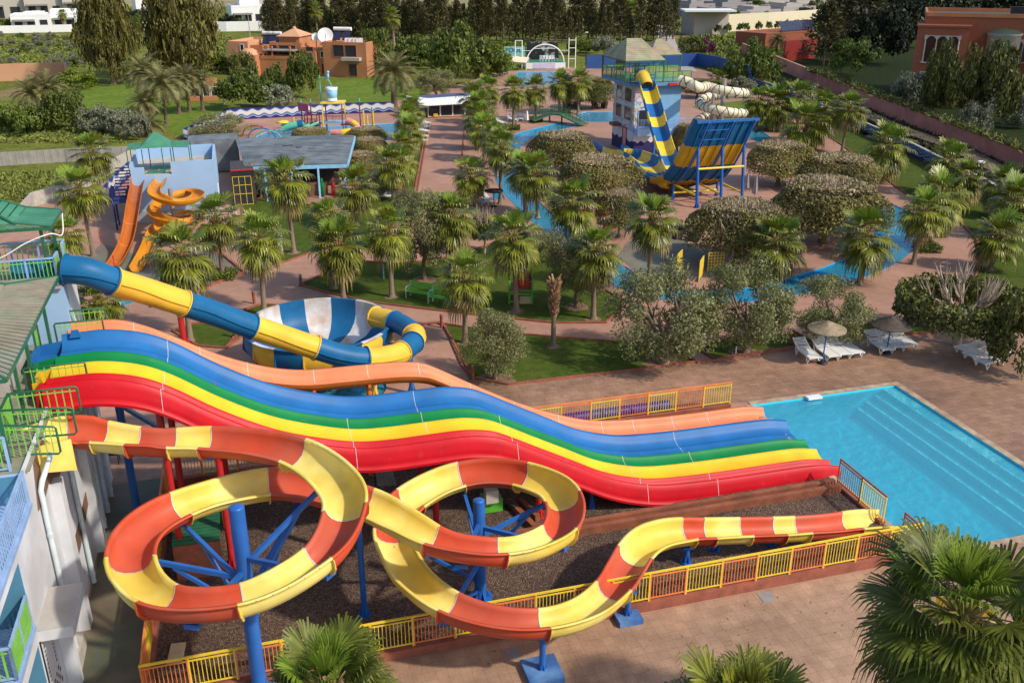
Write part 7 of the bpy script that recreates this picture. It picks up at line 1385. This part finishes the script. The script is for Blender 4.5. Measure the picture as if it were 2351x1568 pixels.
for a, c, lb in (((1872, 838), (1830, 805), 'leftmost white lounger of the four by the thatched parasol'), ((1916, 834), (1870, 801), 'white lounger left of the parasol pole'), ((1942, 829), (1895, 796), 'white lounger just right of the parasol pole'), ((1970, 826), (1922, 793), 'rightmost white lounger of the four by the thatched parasol'),
               ((2040, 818), (1992, 786), 'left white lounger of the three under the dark parasol'), ((2066, 812), (2020, 780), 'middle white lounger of the three under the dark parasol'), ((2092, 807), (2045, 776), 'right white lounger of the three under the dark parasol'),
               ((2198, 816), (2262, 804), 'rear white lounger of the three lying under the pollarded tree'), ((2218, 830), (2288, 815), 'middle white lounger of the three lying under the pollarded tree'), ((2245, 846), (2310, 828), 'front white lounger of the three lying under the pollarded tree'),
               ((987, 290), (968, 286), 'white lounger in the avenue row, farthest'), ((985, 298), (966, 294), 'white lounger in the avenue row, second farthest'), ((982, 308), (963, 304), 'white lounger in the avenue row, middle one'), ((980, 320), (960, 316), 'white lounger in the avenue row, second nearest'), ((978, 330), (957, 326), 'white lounger in the avenue row, nearest'),
               ((1185, 282), (1166, 277), 'white lounger left of the planter palm'), ((1198, 280), (1180, 275), 'white lounger right of the planter palm'), ((1210, 278), (1192, 273), 'white lounger nearest the footbridge'), ((1160, 290), (1143, 285), 'white lounger behind the right avenue palms'),
               ((1132, 470), (1100, 458), 'white lounger under the dark round parasol'), ((1118, 474), (1088, 463), 'white lounger beside the dark round parasol')):
    lounger(*a, azp(a, c), lb)
def parasol(x, y, ty, hw, label, m='thatch', pole='post_blue', flat=.22):
    g = P(x, y); h = hgt(x, y, ty); R = hw*mpp(g); root = thing('parasol', label, 'parasol', g); b = MB(); pr = []
    for k in range(15): t = k/14; pr += [(R*(1-t)+.0, h-flat*R*2+flat*2*R*t-.05*R), (R*(1-t)*.985, h-flat*R*2+flat*2*R*t+.03*R*(k < 14))]
    b.lathe(g, [(R*.96, h-flat*R*2-.04)]+pr, 26); b.lathe(g, [(R*.96, h-flat*R*2-.04), (R*.5, h-flat*R-.1), (.03, h-.12)], 26); b.build('canopy', M[m], root); b = MB(); b.tube([g, g+UP*(h-.1)], .035, 8); b.build('pole', M[pole], root); b = MB(); b.lathe(g, [(.24, 0), (.24, .08), (.06, .1)], 12); b.build('foot', M['dark'], root)
parasol(1888, 834, 737, 43, 'straw parasol with ringed thatch beside the four loungers'); parasol(2035, 812, 726, 46, 'dark parasol in the shade above the three loungers', 'thatch_dark'); parasol(1134, 475, 437, 22, 'flat dark round parasol beside the avenue palms', 'thatch_dark', flat=.03); parasol(1182, 285, 243, 20, 'thatched parasol over the white loungers by the far pool', 'thatch', 'steel', .12)  # shade on the second parasol is put into its darker thatch colour
parasol(1320, 238, 208, 14, 'thatched parasol among the wicker chairs, left one'); parasol(1376, 250, 213, 18, 'thatched parasol among the wicker chairs, right one', 'thatch', 'steel'); parasol(1235, 262, 240, 14, 'small thatched parasol behind the planter palm', 'thatch', 'steel'); parasol(1258, 138, 118, 10, 'straw parasol right of the stage')
for x, y, ty, lb in ((1732, 455, 404, 'closed grey parasol beside the half pipe posts, right one'), (1713, 440, 398, 'closed grey parasol beside the half pipe posts, left one'), (1210, 282, 255, 'closed white parasol at the footbridge end')):
    g = P(x, y); h = hgt(x, y, ty); root = thing('closed_parasol', lb, 'parasol', g); b = MB(); n = 12; vs = []
    for r_, z in ((.07, h), (.13, h*.85), (.2, h*.5), (.26, h*.22), (.18, h*.2)): vs += [g+V((cos(2*pi*j/n), sin(2*pi*j/n), 0))*r_*(1 if j % 2 else .7)+UP*z for j in range(n)]
    b.add(vs, [(i*n+j, i*n+(j+1) % n, (i+1)*n+(j+1) % n, (i+1)*n+j) for i in range(4) for j in range(n)]); b.build('folded_canopy', M['greige_dark' if x > 1300 else 'white_paint'], root); b = MB(); b.tube([g, g+UP*(h+.1)], .03, 8); b.build('pole', M['steel'], root)
# benches
def bench(a, c, label):
    A, B = P(*a), P(*c); root = thing('park_bench', label, 'bench', (A+B)/2, group='green park benches'); d = (B-A).normalized(); n = V((-d.y, d.x, 0)); L_ = (B-A).length; b = MB()
    for k in range(4): o = n*(.05+k*.12)+UP*.44; b.beam(A+o, B+o, .09, .03)
    b.build('seat', M['bench_green'], root); b = MB()
    for z in (.58, .74, .88): o = n*(.47+z*.1)+UP*z; b.beam(A+o, B+o, .03, .10)
    b.build('backrest', M['bench_green'], root)
    for p in (A, B): b = MB(); b.beam(p, p+UP*.45, .05); b.beam(p+n*.5, p+n*.56+UP*.95, .05); b.beam(p+UP*.42, p+n*.5+UP*.42, .05); b.tube(smooth([p+UP*.42, p+UP*.64+n*.02, p+n*.25+UP*.68, p+n*.54+UP*.66], 4), .022, 6); b.build('leg', mat('bench_leg', (.28, .42, .36)) if 'bench_leg' not in M else M['bench_leg'], root)
mk('bench_leg', (.28, .42, .36), rough=.5)
bench((932, 685), (985, 694), 'left green slatted bench on the lawn edge'); bench((983, 698), (1036, 707), 'right green slatted bench partly behind a palm crown')
# playhouse
g = P(1195, 690); root = thing('playhouse', 'small red and green wooden playhouse on stilts behind a palm', 'playhouse', g); b = MB()
for i in (-.65, .65):
    for j in (-.6, .6): b.beam(g+V((i, j, 0)), g+V((i, j, 2.0 if j > 0 else 1.4)), .1)
for z in (.15, .8): b.beam(g+V((-.65, -.6, z)), g+V((.65, -.6, z)), .08); b.beam(g+V((-.65, .6, z)), g+V((.65, .6, z)), .08)
b.build('frame', M['bench_green'], root); b = MB(); b.box(g+UP*.86, (1.3, 1.2, .08)); b.box(g+V((.66, 0, 1.1)), (.06, 1.2, .5)); b.box(g+V((.2, .62, 1.25)), (.9, .06, .6)); b.build('red_wall', M['kerb_red'], root)
b = MB(); b.box(g+V((.3, -.62, .25)), (.7, .05, .45)); b.build('yellow_panel', M['ochre_trim'], root); b = MB()
for k in range(8): b.box(g+V((-.6+k*.12, -.2, 1.95+.02*k)), (.1, 1.3, .03))
b.build('roof', M['thatch'], root); b = MB(); b.hexa([g+V((-.2, -.62, 1.0)), g+V((.5, -.62, 1.0)), g+V((.5, -.56, 1.0)), g+V((-.2, -.56, 1.0)), g+V((-.2, -.62, 1.5)), g+V((.5, -.62, 1.5)), g+V((.5, -.56, 1.5)), g+V((-.2, -.56, 1.5))]); b.build('chair_back', M['post_red'], root)
# yellow lattice gates by the river
for (x, y, w_, az, lb) in ((1553, 632, 1.1, 1.15, 'narrow yellow lattice gate seen edge on by the court'), (1604, 648, 1.2, 1.2, 'tall side of the yellow lattice goal'), (1624, 628, 1.0, .15, 'yellow lattice goal panel with a green board below')):
    g = P(x, y); root = thing('lattice_gate', lb, 'gate', g); d = V((cos(az), sin(az), 0)); b = MB()
    for k in range(6): b.beam(g+d*w_*(k/5), g+d*w_*(k/5)+UP*1.35, .045)
    for k in range(7): b.beam(g+UP*(.2+k*.19), g+d*w_+UP*(.2+k*.19), .045)
    b.build('lattice', M['rail_yellow'], root); b = MB(); b.beam(g+UP*.1, g+d*w_+UP*.1, .06, .2); b.build('base', M['roof_green'], root)
# bollards and bins
for x, y, m, lb in ((691, 657, 'red', 'red path light with a silver top at the lawn corner'), (584, 697, 'red', 'short red bollard above the bowl left rim'), (1014, 752, 'red', 'red bollard at the brick path corner right of the bowl'), (1085, 872, 'red', 'red bollard at the tip of the olive lawn'), (1818, 790, 'red', 'red bollard between the parasol and the bin'), (541, 775, 'red', 'red bollard on the grass left of the bowl'), (1866, 800, 'red', 'red bollard next to the four loungers')):
    g = P(x, y); root = thing('bollard', lb, 'bollard', g, group='red bollards'); b = MB(); b.tube([g, g+UP*.6], .085, 12); b.build('post', M['kerb_red'], root); b = MB(); b.tube([g+UP*.6, g+UP*.68], .1, 12); b.sphere(g+UP*.7, .085, 10, 5); b.build('cap', M['steel' if x == 691 else 'kerb_red'], root)
for x, y, lb in ((1689, 812, 'black litter basket on a white post below the olive row'), (1388, 228, 'black litter bin behind the wicker chairs')):
    g = P(x, y); root = thing('litter_bin', lb, 'bin', g); b = MB(); b.tube([g, g+UP*.5], .035, 8); b.build('post', M['white_paint'], root); b = MB(); b.lathe(g+UP*.45, [(.14, 0), (.2, .5), (.17, .5), (.12, .05)], 12); b.build('basket', M['dark'], root)
root = thing('rule_sign', 'narrow white sign with stacked pictogram discs beside the lawn', 'sign', P(647, 588)); g = P(647, 590); b = MB(); b.beam(g, g+UP*1.0, .05); b.build('post', M['steel'], root); b = MB()
for k in range(5): b.box(g+V((0, -.04, .4+k*.24)), (.26, .03, .21))
b.build('board', M['white_paint'], root); b = MB()
for k in range(1, 5): c = g+V((0, -.058, .4+k*.24)); b.add([c+V((.08*cos(a), 0, .08*sin(a))) for a in [2*pi*j/12 for j in range(12)]], [tuple(range(12))])
b.build('pictogram', M['greige_dark'], root)
g = P(881, 640); b = MB(); b.tube([g, g+UP*.95], .04, 8); tag(b.build('blue_post', M['rail_blue']), 'pale blue post standing on the lawn behind the bowl', 'post')
g = P(441, 668); b = MB(); b.tube([g, g+UP*.7], .12, 12); tag(b.build('yellow_bin', M['rail_yellow']), 'yellow cylinder bin under the broad palm', 'bin')
for x, y, lb in ((265, 625, 'thin red pole at the corner pool'), (233, 560, 'thin red pole before the steep orange slide')):
    g = P(x, y); b = MB(); b.tube([g, g+UP*1.1], .03, 6); tag(b.build('red_pole', M['post_red']), lb, 'pole')
g = P(878, 449); root = thing('fountain_bowl', 'white stone bowl on a slab by the cross path', 'bowl', g); b = MB(); b.box(g+UP*.04, (1.6, 1.1, .08), .2); b.build('slab', M['white_paint'], root); b = MB(); b.lathe(g+UP*.08, [(.3, 0), (.5, .3), (.42, .3), (.2, .1)], 16); b.build('bowl', M['stone'], root)
# wicker table groups
def table_set(x, y, label, k):
    g = P(x, y); root = thing('cafe_table', label, 'table', g, group='round cafe tables'); b = MB(); b.lathe(g, [(0, .75), (.55, .75), (.55, .71), (.06, .7), (.06, .05), (.3, .0)], 16); b.build('table_top', M['wicker'], root)
    for j in range(4):
        a = j*pi/2+.4+k; o = g+V((cos(a), sin(a), 0))*.85; c = thing('wicker_chair', 'dark wicker armchair at a round table beyond the footbridge', 'chair', o, a+pi/2, group='wicker chairs beyond the footbridge'); R_ = Matrix.Rotation(a+pi/2, 3, 'Z')
        for nm, cc, dd in (('seat', (0, 0, .4), (.55, .55, .12)), ('backrest', (0, -.27, .68), (.55, .08, .55)), ('armrest', (.28, 0, .52), (.06, .5, .25)), ('armrest', (-.28, 0, .52), (.06, .5, .25)), ('base', (0, 0, .17), (.5, .5, .33))): b = MB(); b.box(o+R_ @ V(cc), dd, a+pi/2); b.build(nm, M['wicker'], c)
for k, (x, y, lb) in enumerate(((1312, 248, 'round table under the left thatched parasol'), (1338, 232, 'round table below the clipped green tree'), (1376, 248, 'round table under the right thatched parasol'), (1300, 222, 'round table behind the stage pool palms'))): table_set(x, y, lb, k)
for k, (x, y, lb) in enumerate(((1578, 545, 'dark table with chairs left of the central clipped tree'),)): table_set(x, y, lb, k)
root = thing('pool_screen', 'black mesh windscreen hanging by the sports court', 'screen', P(1418, 160)); g = P(1412, 162); b = MB(); b.hexa([g, g+V((1.6, 0, 0)), g+V((1.6, .1, 0)), g+V((0, .1, 0)), g+V((.3, 0, 4)), g+V((1.9, 0, 4.3)), g+V((1.9, .1, 4.3)), g+V((.3, .1, 4))]); b.build('mesh', M['dark'], root)
for i, x in enumerate((1345, 1385, 1445, 1500, 1650, 1668, 1690)):
    g = P(x, 165 if x < 1600 else 170+(x-1650)*.5); b = MB(); b.tube([g, g+UP*(4.8 if i % 2 else 3.8)], .06, 6); tag(b.build('court_pole', M['dark']), 'thin dark floodlight and net pole of the sports court', 'pole', 'net poles of the sports court')
g = P(90, 140)
for i, (x, y, ty, lb) in enumerate(((575, 92, 30, 'concrete lamp mast at the gap before the cypress row'), (1345, 150, 75, 'floodlight mast right of the stage'), (2238, 448, 372, 'thin black pole at the blue wave wall'), (515, 240, 190, 'white lamp post at the corner of the wave wall'), (2148, 90, 60, 'slim mast left of the mansion'))):
    g = P(x, y); h = hgt(x, y, ty); root = thing('lamp_mast', lb, 'mast', g); b = MB(); b.tube([g, g+UP*h], [.12*max(1, h/9), .05*max(1, h/9)], 8); b.build('pole', M['concrete' if i in (0, 3) else 'dark'], root); b = MB(); b.box(g+UP*h, (.5, .35, .14)); b.build('lamp_head', M['white_paint'], root)
# plinths in front of the tower and odd objects
for i, (x, y, c, lb) in enumerate(((1398, 525, 'post_red', 'red low box seat under the small clipped tree'), (1385, 495, 'post_red', 'red box seat behind the small clipped tree'), (1395, 515, 'stone', 'small stone stump beside the clipped tree'))): b = MB(); b.box(P(x, y)+UP*.22, (.7, .5, .44), .3); tag(b.build('box_stool' if i < 2 else 'stone_stump', M[c]), lb, 'seat' if i < 2 else 'stone')
root = thing('garden_bench', 'wooden planter bench with yellow and green slats behind the big foreground palm', 'bench', P(2260, 1420)); g = P(2225, 1448); b = MB(); b.box(g+UP*.35, (1.7, .7, .08), -.5); b.build('seat', M['ochre_trim'], root); b = MB(); b.box(g+V((0, 0, .17)), (1.6, .6, .3), -.5); b.build('base', M['roof_green'], root); b = MB(); b.box(g+V((-.1, .3, .62)), (1.6, .06, .35), -.5); b.build('backrest', M['rail_yellow'], root)

b = MB(); b.box(P(1868, 914)+UP*.05, (.7, .3, .1), ANG); tag(b.build('pool_skimmer', M['white_paint']), 'small white skimmer lid on the far pool edge', 'pool fitting')
for i, (x, y, lb) in enumerate(((1500, 905, 'square drain cover in the paving before the rear railing'), (1760, 1370, 'square drain cover on the tiled front terrace'), (1180, 1500, 'square drain cover beside the flume post slab'))): b = MB(); b.box(P(x, y)+UP*.006, (.45, .45, .012), ANG); tag(b.build('drain_cover', M['greige_dark']), lb, 'drain cover')

# worn soil round trunks and fallen leaves
for i, (x, y, r_) in enumerate(((1136, 874, .95), (1525, 836, 1.0), (1712, 812, .8), (975, 643, .8), (1325, 705, .7), (675, 581, .45), (900, 683, .4), (1068, 788, .42), (1186, 715, .5), (1362, 733, .5), (607, 722, .4), (789, 689, .45), (1270, 796, .4), (2273, 621, .45))):
    q = random.Random(i); g = P(x, y); layer('soil_patch', [g+V((cos(a*pi/9)*r_*q.uniform(.8, 1.15), sin(a*pi/9)*r_*q.uniform(.8, 1.15), 0)) for a in range(18)], .0105, M['soil'])
q = random.Random(21); b = MB()
for _ in range(1500):
    k = q.random()
    if k < .4: p = S(q.uniform(-31, 6), q.uniform(-20, -11.9), .02)
    elif k < .7: p = S(q.uniform(-20, 14), q.uniform(.6, 9), .02)
    else: p = P(q.uniform(620, 1500), q.uniform(600, 860), .02)
    s_ = q.uniform(.02, .06); x = V((q.uniform(-1, 1), q.uniform(-1, 1), q.uniform(-.1, .2))).normalized()*s_; y = V((-x.y, x.x, .01))*.5
    b.add([p-x, p-y, p+x, p+y], [(0, 1, 2, 3)])
tag(b.build('fallen_leaves', M['fan_dry']), kind='stuff')
